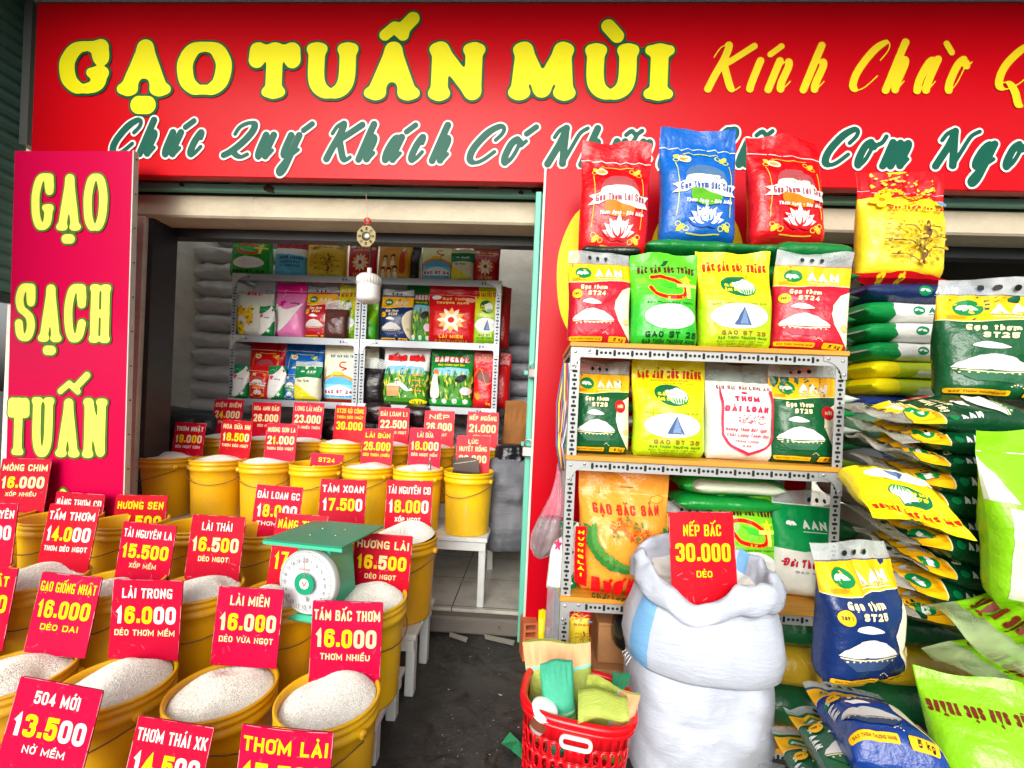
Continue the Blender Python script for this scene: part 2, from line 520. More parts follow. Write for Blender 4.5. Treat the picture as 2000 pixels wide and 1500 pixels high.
SCRIPT = {
 'C': 'c.72,.62 .86,.8 .84,.95 .68,1 .35,.82 .08,.42 .08,.12 .28,0 .55,.06 .85,.3', 'h': 'l.12,1 .1,.55 .08,0|c.1,.28 .2,.46 .36,.54 .48,.44 .45,.12 .54,.0 .74,.16',
 'u': 'c.08,.54 .06,.16 .14,.0 .28,.03 .44,.2 .5,.5|c.5,.54 .46,.12 .56,0 .76,.16', 'c': 'c.44,.4 .42,.52 .28,.54 .1,.34 .08,.1 .22,0 .42,.04 .66,.2',
 'Q': 'c.14,.66 .22,.88 .48,1 .72,.96 .74,.74 .55,.42 .28,.16 .04,.02|c.04,.04 .3,.12 .52,.02 .72,-.02 .9,.06', 'Ϙ': 'c.58,1 .3,.86 .08,.5 .1,.14 .3,.04 .56,.2 .76,.56 .76,.88 .58,1|c.1,.16 .3,.16 .5,-.02 .66,-.26 .74,-.3', 'y': 'c.08,.54 .06,.16 .16,.03 .32,.1 .46,.32 .5,.54|c.5,.54 .46,.1 .42,-.3 .26,-.42 .14,-.3 .4,-.02 .76,.18',
 'K': 'c.0,.72 .08,.94 .26,1 .28,.7 .2,.3 .16,0|l.92,.98 .5,.66 .24,.5|c.34,.54 .56,.24 .74,.02 .86,-.02 .96,.06', 'a': 'c.48,.44 .34,.54 .16,.46 .06,.2 .14,.0 .3,.04 .46,.34|c.5,.54 .46,.12 .56,0 .76,.16',
 'o': 'c.28,.54 .1,.42 .06,.14 .2,0 .4,.12 .48,.38 .4,.53 .28,.54|c.46,.48 .6,.42 .74,.5', 'N': 'c.02,.74 .1,.94 .28,1 .28,.6 .2,.2 .16,0|l.28,.98 .46,.5 .64,.02|c.64,.02 .72,.5 .8,.86 .98,1',
 'g': 'c.5,.46 .34,.54 .14,.4 .06,.14 .16,0 .34,.12 .5,.48|c.52,.54 .48,.1 .42,-.3 .26,-.42 .14,-.3 .4,-.02 .76,.18', 'B': 'l.28,.96 .14,.02|c.02,.78 .2,.98 .55,1 .7,.84 .55,.62 .26,.54|c.3,.54 .62,.5 .68,.24 .45,.02 .14,.02',
 'm': 'l.04,.54 .04,0|c.05,.28 .14,.46 .26,.54 .36,.46 .34,0|c.35,.28 .44,.46 .56,.54 .67,.46 .65,.12 .72,0 .86,.16', 'n': 'l.08,.54 .06,0|c.08,.28 .2,.46 .36,.54 .48,.44 .45,.12 .56,0 .76,.16',
 'i': 'c.1,.54 .08,.12 .2,0 .42,.16', 't': 'c.18,.9 .1,.2 .2,0 .44,.16|l.0,.56 .34,.56', 'e': 'c.1,.22 .36,.3 .42,.46 .28,.54 .1,.36 .1,.08 .26,0 .62,.18', 'l': 'c.1,.96 .08,.12 .2,0 .42,.16',
 'L': 'c.3,.96 .16,.3 .06,.02|c.06,.04 .3,.12 .6,-.02 .8,.1', 's': 'c.1,.0 .34,.08 .36,.2 .2,.4 .28,.58|c.2,.02 .4,.02 .6,.16', 'T': 'c.02,.8 .1,.96 .4,.92 .86,1|c.5,.94 .4,.4 .24,.02', 'G': 'c.72,.66 .86,.84 .7,1 .35,.82 .08,.42 .08,.12 .28,0 .55,.1 .72,.42|c.72,.42 .66,.1 .5,-.2 .3,-.2',
 'H': 'c.0,.8 .14,1 .22,.9 .12,0|l.82,1 .66,0|l.16,.48 .76,.52', 'D': 'l.3,.96 .14,.02|c.02,.84 .3,1 .7,.94 .8,.6 .6,.12 .14,.02', 'S': 'c.66,.76 .7,.94 .5,1 .28,.84 .5,.5 .5,.16 .26,0 .04,.14', ' ': '', '-': 'l.05,.3 .5,.3', '.': 'd.2,.0',
}
SCRIPT_W = {'C': .78, 'h': .66, 'u': .68, 'c': .56, 'Q': .92, 'y': .7, 'K': .92, 'a': .68, 'o': .62, 'N': .98, 'g': .7, 'B': .78, 'm': .78, 'n': .68, ' ': .35, 'i': .36, 't': .38, 'e': .52, 'l': .36, 'L': .76, 's': .5, 'T': .76, 'G': .8, 'H': .86, 'D': .86, 'S': .66, '-': .6, '.': .3}
FONTS = {'sans': (SANS, SANS_W, .3, .7), 'slab': (SLAB, SLAB_W, .12, .7), 'script': (SCRIPT, SCRIPT_W, .0, .66)}


def catmull(pts, n=6):
    closed = len(pts) > 3 and pts[0] == pts[-1]
    q = [pts[-2]] + pts + [pts[1]] if closed else [pts[0]] + pts + [pts[-1]]
    out = []
    for i in range(1, len(q) - 2):
        p0, p1, p2, p3 = q[i - 1], q[i], q[i + 1], q[i + 2]
        for k in range(n):
            t = k / n
            out.append(tuple(0.5 * (2 * p1[a] + (p2[a] - p0[a]) * t + (2 * p0[a] - 5 * p1[a] + 4 * p2[a] - p3[a]) * t * t + (3 * p1[a] - p0[a] - 3 * p2[a] + p3[a]) * t ** 3) for a in (0, 1)))
    out.append(tuple(q[-2]))
    return out


def fillet(pts, rad, closed=False, n=5):
    out = []
    L = len(pts)
    for i, p in enumerate(pts):
        if not closed and i in (0, L - 1):
            out.append(p)
            continue
        a, b = pts[(i - 1) % L], pts[(i + 1) % L]
        da = math.dist(a, p) or 1e-9
        db = math.dist(b, p) or 1e-9
        ka, kb = min(.5, rad / da), min(.5, rad / db)
        s = (p[0] + (a[0] - p[0]) * ka, p[1] + (a[1] - p[1]) * ka)
        e = (p[0] + (b[0] - p[0]) * kb, p[1] + (b[1] - p[1]) * kb)
        for k in range(n + 1):
            t = k / n
            # between a circular arc and a squarer corner
            x = (1 - t) ** 2 * s[0] + 2 * t * (1 - t) * p[0] + t * t * e[0]
            y = (1 - t) ** 2 * s[1] + 2 * t * (1 - t) * p[1] + t * t * e[1]
            if not out or math.dist(out[-1], (x, y)) > 1e-6:
                out.append((x, y))
    return out


def ribbon(pts, wf, closed=False, cap=False, maxseg=None):
    """flat stroke of a given width along a 2D line: vertices and quads"""
    if closed and math.dist(pts[0], pts[-1]) < 1e-6:
        pts = pts[:-1]
    if maxseg:
        q = []
        L = len(pts)
        for i in range(L if closed else L - 1):
            a, b = pts[i], pts[(i + 1) % L]
            k = max(1, int(math.ceil(math.dist(a, b) / maxseg)))
            for j in range(k):
                q.append((a[0] + (b[0] - a[0]) * j / k, a[1] + (b[1] - a[1]) * j / k))
        if not closed:
            q.append(pts[-1])
        pts = q
    L = len(pts)
    vs, fs = [], []
    for i, p in enumerate(pts):
        a = pts[(i - 1) % L] if (closed or i > 0) else None
        b = pts[(i + 1) % L] if (closed or i < L - 1) else None
        d1 = np.array((p[0] - a[0], p[1] - a[1])) if a is not None else None
        d2 = np.array((b[0] - p[0], b[1] - p[1])) if b is not None else None
        d1 = d2 if d1 is None else d1
        d2 = d1 if d2 is None else d2
        d1 = d1 / (np.linalg.norm(d1) or 1)
        d2 = d2 / (np.linalg.norm(d2) or 1)
        t = d1 + d2
        nl = np.linalg.norm(t)
        t = d1 if nl < 1e-6 else t / nl
        cosh = max(0.55, float(np.dot(t, d1)))
        n = np.array((-t[1], t[0]))
        w = wf(t) / 2 / cosh
        vs.append((p[0] + n[0] * w, p[1] + n[1] * w))
        vs.append((p[0] - n[0] * w, p[1] - n[1] * w))
    for i in range(L if closed else L - 1):
        j = (i + 1) % L
        fs.append((2 * i, 2 * i + 1, 2 * j + 1, 2 * j))
    if cap and not closed:
        for i, e in ((0, -1), (L - 1, 1)):
            p = pts[i]
            q = pts[1] if i == 0 else pts[L - 2]
            t = np.array((p[0] - q[0], p[1] - q[1]))
            t = t / (np.linalg.norm(t) or 1)
            w = wf(t) / 2
            n = np.array((-t[1], t[0]))
            o = len(vs)
            ks = [math.pi * (k / 6 - .5) for k in range(7)]
            for an in ks:
                d = t * math.cos(an) + n * math.sin(an)
                vs.append((p[0] + d[0] * w, p[1] + d[1] * w))
            fs.append(tuple(range(o, o + 7)))
    return vs, fs


class Art:
    """flat printing in units of the face's width: x 0..1, y 0..H"""
    def __init__(self, H, ms=0.05):
        self.H, self.items, self.layer, self.ms = H, [], 0.0, ms

    def up(self):
        self.layer += 1.0
        return self.layer

    def raw(self, vs, fs, col, layer):
        self.items.append((vs, fs, col, layer))

    def poly(self, pts, col):
        self.up()
        tri = tessellate_polygon([[Vector((p[0], p[1], 0)) for p in pts]])
        self.raw(*cut(pts, tri, self.ms * 1.2), col, self.layer)
        return self

    def rect(self, x0, y0, x1, y1, col):
        return self.poly([(x0, y0), (x1, y0), (x1, y1), (x0, y1)], col)

    def rrect(self, x0, y0, x1, y1, r, col):
        return self.poly(fillet([(x0, y0), (x1, y0), (x1, y1), (x0, y1)], r, True), col)

    def ell(self, cx, cy, rx, ry, col, n=26, rot=0):
        c, s = math.cos(rot), math.sin(rot)
        return self.poly([(cx + rx * math.cos(a) * c - ry * math.sin(a) * s, cy + rx * math.cos(a) * s + ry * math.sin(a) * c) for a in (2 * math.pi * k / n for k in range(n))], col)

    def blob(self, pts, col):
        return self.poly(catmull(list(pts) + [pts[0]], 5)[:-1], col)

    def leaf(self, x, y, ln, wd, ang, col):
        c, s = math.cos(ang), math.sin(ang)
        pts = []
        for k in range(9):
            t = k / 8
            pts.append((ln * t, wd * math.sin(math.pi * t ** .8)))
        for k in range(7, 0, -1):
            t = k / 8
            pts.append((ln * t, -wd * math.sin(math.pi * t ** .8)))
        return self.poly([(x + a * c - b * s, y + a * s + b * c) for a, b in pts], col)

    def line(self, pts, w, col, smooth=True, cap=True, closed=False):
        self.up()
        pts = [tuple(p) for p in pts]
        if smooth and len(pts) > 2:
            pts = catmull(pts, 5)
        self.raw(*ribbon(pts, lambda t: w, closed, cap, self.ms), col, self.layer)
        return self

    def text(self, s, cx, cy, W, H, col, t=None, font='sans', slant=0.0, cap=False, contrast=0.0, nib=None, extra=0.0, gap=None, arc=0.0, collect=None):
        """lettering centred on (cx, cy of the capitals' middle), W wide, capitals H tall; col may be one colour or one per letter"""
        G, GW, g0, xh = FONTS[font]
        gap = g0 if gap is None else gap
        dec = []
        for ch in s:
            d = unicodedata.normalize('NFD', ch)
            b, mk = d[0], d[1:]
            bar = b in 'Đđ'
            b = {'Đ': 'D', 'đ': 'd'}.get(b, b)
            dec.append((b, mk, bar))
        ws = [GW.get(b, 1.0) for b, _, _ in dec]
        total = sum(ws) + gap * (len(ws) - 1)
        unit = W / total
        t = t or min(.21 * H, .34 * unit)
        ins = t / 2
        self.up()
        x = cx - W / 2
        y0 = cy - H / 2
        base = self.layer
        sub = 0

        def wf(d):
            if nib == 'copper':
                return t * (1 - contrast + contrast * min(1, max(0, -d[1] * 1.25)) ** .8) + extra
            if nib is not None:
                k = abs(d[0] * math.sin(nib) - d[1] * math.cos(nib))
                return t * (1 - contrast + contrast * k) + extra
            return t * (1 - contrast + contrast * abs(d[1])) + extra
        for i, (b, mk, bar) in enumerate(dec):
            c = col[i] if isinstance(col, list) else col
            w = ws[i] * unit
            if b not in G and b.upper() in G:
                b = b.upper()
            strokes, square = [], set()

            def T(p, w=w, x=x):
                px = x + ins + p[0] * max(w - 2 * ins, w * .2)
                if font == 'script' and b.islower():
                    p = (p[0], p[1] * 1.2 if p[1] < .6 else .72 + (p[1] - .6) * .7)
                py = ins + p[1] * (H - 2 * ins)
                return (px, py)
            for st in (G.get(b, '') or '').split('|'):
                if not st:
                    continue
                k, body = st[0], st[1:]
                if k == 'O':
                    a0, b0, a1, b1 = map(float, body.split(','))
                    pts = [T((a0, b0)), T((a1, b0)), T((a1, b1)), T((a0, b1))]
                    strokes.append((fillet(pts, .5 * abs(pts[1][0] - pts[0][0]), True), True, t))
                    continue
                if k == 's':
                    pr, hw = body.split()
                    p = tuple(map(float, pr.split(',')))
                    q = T(p)
                    dx = float(hw) * w
                    dy = t * .0
                    strokes.append(([(q[0] - dx, q[1] + dy), (q[0] + dx, q[1] + dy)], False, t))
                    continue
                pts = [T(tuple(map(float, p.split(',')))) for p in body.split()]
                if k == 'd':
                    q = pts[0]
                    strokes.append(([(q[0], q[1] - t * .55), (q[0], q[1] + t * .55)], False, t))
                elif k == 'l':
                    square.add(id(pts))
                    strokes.append((pts, False, t))
                elif k == 'r':
                    strokes.append((fillet(pts, .5 * max(w - 2 * ins, .2 * w)), False, t))
                elif k == 'q':
                    fq = fillet(pts, .34 * max(w - 2 * ins, .2 * w))
                    square.add(id(fq))
                    strokes.append((fq, False, t))
                elif k == 'c':
                    cl = len(pts) > 3 and math.dist(pts[0], pts[-1]) < 1e-6
                    strokes.append((catmull(pts, 6), cl, t))
            if bar:
                yb = H * .5
                strokes.append(([(x - .1 * w, yb), (x + .42 * w, yb)], False, t))
            upper = b.isupper() or b in 'bdhklt'
            top = H if upper else H * xh
            mx = x + w / 2 + (0.12 * H if font == 'script' else 0)
            m = .2 * H
            tm = t * .8
            lift = top + .09 * H
            hat = '\u0302' in mk
            brv = '\u0306' in mk
            if hat:
                strokes.append(([(mx - m * .75, lift), (mx, lift + m * .65), (mx + m * .75, lift)], False, tm * .85))
            if brv:
                strokes.append((catmull([(mx - m * .7, lift + m * .6), (mx - m * .35, lift + .05 * m), (mx + m * .35, lift + .05 * m), (mx + m * .7, lift + m * .6)], 4), False, tm * .8))
            sx, sy = (mx + m * 1.05, lift + m * .55) if (hat or brv) else (mx, lift)
            if '\u0301' in mk:
                strokes.append(([(sx - m * .3, sy), (sx + m * .45, sy + m * .8)], False, tm))
            if '\u0300' in mk:
                strokes.append(([(sx + m * .35, sy), (sx - m * .4, sy + m * .8)], False, tm))
            if '\u0309' in mk:
                strokes.append((catmull([(sx, sy), (sx + .1 * m, sy + .3 * m), (sx + .4 * m, sy + .55 * m), (sx + .1 * m, sy + .95 * m), (sx - .35 * m, sy + .8 * m)], 4), False, tm * .7))
            if '\u0303' in mk:
                strokes.append((catmull([(sx - m * .8, sy + m * .15), (sx - m * .35, sy + m * .6), (sx + m * .3, sy + m * .2), (sx + m * .8, sy + m * .65)], 4), False, tm * .75))
            if '\u0323' in mk:
                dx_ = .2 * H if font == 'script' else 0
                if font == 'slab':
                    strokes.append(([(mx - t * .25, -.13 * H), (mx + t * .25, -.13 * H)], False, t * 1.1))
                else:
                    strokes.append(([(mx - dx_, -.2 * H), (mx - dx_, -.2 * H + tm * .6)], False, tm * 1.2))
            if '\u031b' in mk:
                hx = x + w - ins * .6 if font != 'script' else x + .62 * w
                strokes.append((catmull([(hx - .02 * H, top - .12 * H), (hx + .1 * H, top - .04 * H), (hx + .13 * H, top + .1 * H)], 4), False, tm * .75))
            if collect is not None:
                for pts, closed, tw in strokes:
                    q = list(pts) + ([pts[0]] if closed and math.dist(pts[0], pts[-1]) > 1e-6 else [])
                    wd = []
                    for a_ in range(len(q)):
                        u_, v_ = q[max(a_ - 1, 0)], q[min(a_ + 1, len(q) - 1)]
                        d_ = math.dist(u_, v_) or 1e-9
                        wd.append(tw if tw != t else wf(((v_[0] - u_[0]) / d_, (v_[1] - u_[1]) / d_)))
                    collect.append(([(p[0] + slant * p[1], p[1] + y0) for p in q], wd))
                x += w + gap * unit
                continue
            for pts, closed, tw in strokes:
                if font == 'sans' and not closed and not cap and tw == t and len(pts) > 1 and id(pts) in square:
                    pts = list(pts)
                    for e0, e1 in ((0, 1), (-1, -2)):
                        dd = math.dist(pts[e0], pts[e1]) or 1e-9
                        pts[e0] = tuple(pts[e0][q] + (pts[e0][q] - pts[e1][q]) / dd * ins for q in (0, 1))
                vs, fs = ribbon(pts, (lambda d, k=tw / t: (wf(d) - extra) * k + extra), closed, cap or len(pts) == 2 and tw != t and cap, self.ms)
                vv = []
                for p in vs:
                    X, Y = p[0] + slant * (p[1]), p[1] + y0
                    if arc:
                        Y += arc * (1 - ((X - cx) / (W / 2)) ** 2)
                    vv.append((X, Y))
                self.raw(vv, fs, c, base + (sub % 5) * .18)
                sub += 1
            x += w + gap * unit
        return self


def sdf_letters(strokes, res, grows, blend):
    """clean outlines of overlapping strokes: a distance field, contoured at one or more amounts of growth; returns (verts, faces) for each"""
    P_ = [p for pts, wd in strokes for p in pts]
    mw = max(max(wd) for _, wd in strokes)
    pad = mw / 2 + max(grows) + res * 3
    x0, y0 = min(p[0] for p in P_) - pad, min(p[1] for p in P_) - pad
    nx = int((max(p[0] for p in P_) + pad - x0) / res) + 2
    ny = int((max(p[1] for p in P_) + pad - y0) / res) + 2
    F = np.full((ny, nx), -1.0)
    reach = pad
    for pts, wd in strokes:
        S = np.full((ny, nx), -1.0)
        for (a, b, wa, wb) in zip(pts[:-1], pts[1:], wd[:-1], wd[1:]):
            i0 = max(0, int((min(a[0], b[0]) - reach - x0) / res))
            i1 = min(nx, int((max(a[0], b[0]) + reach - x0) / res) + 2)
            j0 = max(0, int((min(a[1], b[1]) - reach - y0) / res))
            j1 = min(ny, int((max(a[1], b[1]) + reach - y0) / res) + 2)
            X = x0 + np.arange(i0, i1)[None, :] * res
            Y = y0 + np.arange(j0, j1)[:, None] * res
            dx, dy = b[0] - a[0], b[1] - a[1]
            l2 = dx * dx + dy * dy
            t = np.clip(((X - a[0]) * dx + (Y - a[1]) * dy) / l2, 0, 1) if l2 > 1e-12 else 0 * X + 0 * Y
            d = np.hypot(X - a[0] - t * dx, Y - a[1] - t * dy)
            S[j0:j1, i0:i1] = np.maximum(S[j0:j1, i0:i1], (wa + (wb - wa) * t) / 2 - d)
        if blend:
            h = np.clip(1 - np.abs(F - S) / blend, 0, 1)
            F = np.maximum(F, S) + np.where((F > -.9) & (S > -.9), h * h * blend * .25, 0)
        else:
            F = np.maximum(F, S)
    out = []
    for grow in grows:
        G = F + grow
        pos = G > 0
        cells = pos[:-1, :-1].astype(int) + pos[:-1, 1:] + pos[1:, 1:] + pos[1:, :-1]
        vs, fs = [], []

        def quad(pl):
            o = len(vs)
            vs.extend(pl)
            fs.append(tuple(range(o, o + len(pl))))
        for j in range(ny - 1):
            row = cells[j]
            full = np.flatnonzero(row == 4)
            if len(full):
                for run in np.split(full, np.flatnonzero(np.diff(full) > 1) + 1):
                    a, b = x0 + run[0] * res, x0 + (run[-1] + 1) * res
                    quad([(a, y0 + j * res), (b, y0 + j * res), (b, y0 + (j + 1) * res), (a, y0 + (j + 1) * res)])
            for i in np.flatnonzero((row > 0) & (row < 4)):
                c = [(i, j), (i + 1, j), (i + 1, j + 1), (i, j + 1)]
                pl = []
                for k in range(4):
                    p, q = c[k], c[(k + 1) % 4]
                    gp, gq = G[p[1], p[0]], G[q[1], q[0]]
                    if gp > 0:
                        pl.append((x0 + p[0] * res, y0 + p[1] * res))
                    if (gp > 0) != (gq > 0):
                        t = gp / (gp - gq)
                        pl.append((x0 + (p[0] + (q[0] - p[0]) * t) * res, y0 + (p[1] + (q[1] - p[1]) * t) * res))
                if len(pl) > 2:
                    quad(pl)
        out.append((vs, fs))
    return out


def split_poly(poly, axis, v):
    a, b = [], []
    L = len(poly)
    for i in range(L):
        p, q = poly[i], poly[(i + 1) % L]
        dp, dq = p[axis] - v, q[axis] - v
        if dp <= 0:
            a.append(p)
        if dp >= 0:
            b.append(p)
        if dp * dq < 0:
            t = dp / (dp - dq)
            m = (p[0] + (q[0] - p[0]) * t, p[1] + (q[1] - p[1]) * t)
            a.append(m)
            b.append(m)
    return (a if len(a) > 2 else None), (b if len(b) > 2 else None)


def cut(pts, tris, step):
    """triangles cut along a square grid, so that printing can follow a curved face"""
    polys = [[tuple(pts[i][:2]) for i in t] for t in tris]
    for axis in (0, 1):
        out = []
        for p in polys:
            lo = min(q[axis] for q in p)
            hi = max(q[axis] for q in p)
            k = math.floor(lo / step) + 1
            rest = p
            while k * step < hi - 1e-7 and rest:
                a, rest = split_poly(rest, axis, k * step)
                if a:
                    out.append(a)
                k += 1
            if rest:
                out.append(rest)
        polys = out
    vs, fs = [], []
    for p in polys:
        o = len(vs)
        vs.extend(p)
        fs.append(tuple(range(o, o + len(p))))
    return vs, fs


def print_flat(mb, art, x0, z0, scale, y, fin='ink', step=0.00015, sgn=1):
    """lay an Art on a plane facing -y: art x -> x, art y -> z"""
    for vs, fs, col, layer in art.items:
        yy = y - layer * step
        mb.add([(x0 + p[0] * scale, yy, z0 + p[1] * scale) for p in vs], [f[::1] for f in fs], M(col, fin), False)


# ------------------------------------------------------------------ bags and sacks
def bag_grids(w, h, d, kind, seed, NU=22, NV=30, wr=1.0, vh=.86, bend=0.0, n=2.8):
    rng = np.random.RandomState(seed)
    v = np.linspace(0, 1, NV + 1)[:, None]
    s = np.sin(np.pi / 2 * np.linspace(-1, 1, NU + 1))[None, :]
    if kind == 'stand':
        lo = np.sqrt(np.clip(1 - (1 - np.clip(v / .12, 0, 1)) ** 2, 0, 1))
        t = np.clip((v - .42) / (vh - .42), 0, 1)
        hi = .5 + .5 * np.cos(np.pi * t ** 1.15)
        b = d / 2 * np.maximum(lo * hi, .0) + .0035
        a = w / 2 * (1 - .05 * lo * hi) * (.9 + .1 * np.clip(v / .07, 0, 1) ** .6)
        a = a * (1 + .012 * np.sin(v * 9 + rng.rand() * 6))
    elif kind == 'lying':
        e = np.clip(1 - np.abs(2 * v - 1) ** 8, 0, 1)
        a = w / 2 * (.08 + .92 * e ** .6) * (1 + .05 * np.sin(7 * v + rng.rand() * 6) + .03 * np.sin(15 * v + rng.rand() * 6))
        b = d / 2 * (.94 + .06 * e)
    elif kind == 'block':                        # lying bag with blunt ends
        e = np.clip(1 - np.abs(2 * v - 1) ** 10, 0, 1)
        a = w / 2 * (.34 + .66 * e ** .55) * (1 + .05 * np.sin(7 * v + rng.rand() * 6) + .04 * np.sin(15 * v + rng.rand() * 6))
        b = d / 2 * (.86 + .14 * e)
    elif kind == 'sack':
        e = np.clip(1 - np.abs(2 * v - 1) ** 4, 0, 1)
        a = w / 2 * (.80 + .20 * e ** .5)
        b = d / 2 * (.18 + .82 * e ** .5)
    elif kind == 'flat':
        a = w / 2 * np.ones_like(v)
        b = d / 2 * np.ones_like(v)
    b = np.broadcast_to(b, v.shape)
    a = np.broadcast_to(a, v.shape)
    X = a * s
    prof = (1 - np.abs(s) ** n) ** (1 / n)
    Z = np.broadcast_to(v * h, X.shape).copy()

    def wrinkle(side):
        D = np.zeros_like(X)
        for _ in range(7):
            kx, kz = rng.normal(0, 16), rng.normal(0, 20)
            ph, ph2 = rng.rand(2) * 6.28
            D += rng.normal(0, .0011) * np.sin(kx * X + kz * Z + ph + 1.4 * np.sin(9 * Z + ph2))
        for _ in range(4):
            kx, kz = rng.normal(0, 14), rng.normal(0, 14)
            ph, ph2 = rng.rand(2) * 6.28
            D += .0034 * (1 - np.abs(np.sin((kx * X + kz * Z) + ph + .8 * np.sin(11 * X + ph2)))) ** 4 * rng.choice((-1, 1))
        if kind == 'stand':
            puck = np.exp(-((v - vh + .1) / .1) ** 2)
            D += .0045 * puck * np.sin(X / w * rng.uniform(24, 40) + rng.rand() * 6) * (rng.rand() + .3)
        if kind in ('sack', 'lying', 'block'):
            for _ in range(6):
                kx, kz = rng.normal(0, 26), rng.normal(0, 9)
                ph, ph2 = rng.rand(2) * 6.28
                D += .0022 * (1 - np.abs(np.sin(kx * X + kz * Z + ph + .6 * np.sin(8 * Z + ph2)))) ** 3
        return 1.35 * D * wr * (w / .25 if kind == 'stand' else 1)
    cy = bend * np.clip(v - vh * .9, 0, 1) * h + .004 * np.sin(7 * v + rng.rand() * 6)
    wave = .006 * np.sin(X / w * 7 + rng.rand() * 6) * np.clip((v - .85) / .15, 0, 1)
    if kind == 'stand' and bend:
        cy = cy + bend * .5 * wave
        wave2 = .012 * np.sin(X / w * rng.uniform(6, 11) + rng.rand() * 6) * np.clip((v - vh) / (1.001 - vh), 0, 1)
        cy = cy + wave2
    Fy = -b * prof + cy - wrinkle(0) * (1 - np.abs(s) ** 6)
    By = b * prof + cy + wrinkle(1) * (1 - np.abs(s) ** 6)
    Z = Z + wave * h / .4
    return np.stack((X, Fy, Z), -1), np.stack((X, By, Z), -1), s[0]


def grid_normals(G):
    du = np.gradient(G, axis=1)
    dv = np.gradient(G, axis=0)
    n = np.cross(du, dv)
    ln = np.linalg.norm(n, axis=-1, keepdims=True)
    n = n / np.where(ln < 1e-9, 1, ln)
    return n


def bag_obj(name, w, h, d, art, base, seed, mw, kind='stand', fin='film', col2=None, header=None, hcol=(225, 232, 232), wr=1.0, bend=0.0, axis='v', parent=None, vh=.86, back=None, n=2.8, NU=22, NV=30, side=None):
    """one bag: body with its printing in one mesh; a clear header band is a part of its own. header: fraction of the height where clear film starts"""
    F, B, s = bag_grids(w, h, d, kind, seed, NU, NV, wr, vh, bend, n)
    Nn = grid_normals(F)
    mb, hb = MB(), MB()
    NVp, NUp = F.shape[:2]
    bm = M(base, fin, col2)
    bk = M(back, fin) if back else bm
    cm = M(hcol, 'clear')
    front, rear, hf, hr = [], [], [], []
    for j in range(NVp - 1):
        clear = header is not None and (j + .5) / (NVp - 1) > header
        for i in range(NUp - 1):
            q = (j * NUp + i, j * NUp + i + 1, (j + 1) * NUp + i + 1, (j + 1) * NUp + i)
            (hf if clear else front).append(q)
            (hr if clear else rear).append(q[::-1])

    def addg(m, G, fs, mt):
        if fs:
            used = sorted({k for f in fs for k in f})
            mp = {k: i for i, k in enumerate(used)}
            fl = G.reshape(-1, 3)
            m.add([fl[k] for k in used], [tuple(mp[k] for k in f) for f in fs], mt, True)
    addg(mb, F, front, bm)
    addg(mb, B, rear, bk)
    addg(hb, F, hf, cm)
    addg(hb, B, hr, cm)
    for jrow, own in ((0, mb), (NVp - 1, hb if header is not None else mb)):
        strip = [tuple(F[jrow, i]) for i in range(NUp)] + [tuple(B[jrow, i]) for i in range(NUp)]
        own.add(strip, [(i, i + 1, NUp + i + 1, NUp + i) for i in range(NUp - 1)], cm if own is hb else bm, True)
    for art, axis in ((art, axis), (side, 'side')):
        for vs, fs, col, layer in (art.items if art is not None else ()):
            q = np.array(vs)
            if axis == 'side':                   # on the gusset at the bag's left edge, reading from its top to its foot
                tt = q[:, 1] / art.H * .24
                uu, vv = np.sin(np.pi / 2 * (2 * tt - 1)), 1 - q[:, 0]
            elif axis == 'v':
                uu, vv = q[:, 0] * 2 - 1, q[:, 1] / art.H
            elif axis == 'lay':                  # art x runs along the bag's length, art y across its thickness
                uu, vv = 1 - q[:, 1] / art.H * 2, q[:, 0]
            else:                                # the same for a bag whose top points the other way
                uu, vv = q[:, 1] / art.H * 2 - 1, 1 - q[:, 0]
            uu = np.clip(uu, -.999, .999)
            vv = np.clip(vv, 0, .9999)
            ii = np.clip(np.searchsorted(s, uu) - 1, 0, NUp - 2)
            gi = ii + (uu - s[ii]) / (s[ii + 1] - s[ii])
            gj = vv * (NVp - 1)
            gp = list(zip(gi.tolist(), gj.tolist()))
            cv, cf = [], []
            for f in fs:
                polys = [[gp[k] for k in f]]
                for ax in (0, 1):
                    nxt = []
                    for p in polys:
                        lo = min(q_[ax] for q_ in p)
                        hi = max(q_[ax] for q_ in p)
                        k = math.floor(lo + 1e-6) + 1
                        rest = p
                        while rest and k < hi - 1e-6:
                            one, rest = split_poly(rest, ax, k)
                            if one:
                                nxt.append(one)
                            k += 1
                        if rest:
                            nxt.append(rest)
                    polys = nxt
                for p in polys:
                    cf.append(tuple(range(len(cv), len(cv) + len(p))))
                    cv.extend(p)
            if not cv:
                continue
            g = np.array(cv)
            mid = np.empty((len(cv), 2))
            for f in cf:
                mid[list(f)] = g[list(f)].mean(0)
            i = np.clip(mid[:, 0].astype(int), 0, NUp - 2)
            j = np.clip(mid[:, 1].astype(int), 0, NVp - 2)
            fu = (g[:, 0] - i)[:, None]
            fv = (g[:, 1] - j)[:, None]

            def bil(A):
                return (A[j, i] * (1 - fu) + A[j, i + 1] * fu) * (1 - fv) + (A[j + 1, i] * (1 - fu) + A[j + 1, i + 1] * fu) * fv
            pts = bil(F) + bil(Nn) * (.0009 + layer * .00012)
            fs = cf
            mb.add(pts, fs, M(col, 'ink'), True)
    o = mb.build(name, parent, mw)
    if header is not None:
        h_ = hb.build('clear_header', o)
    return o


# ------------------------------------------------------------------ printing designs (x 0..1, y 0..H)
WHITE, CREAM, INK = (226, 226, 222), (240, 226, 176), (28, 30, 32)
GREEN, GOLD, RED = (0, 128, 62), (252, 184, 14), (222, 10, 16)
YEL = (250, 226, 20)


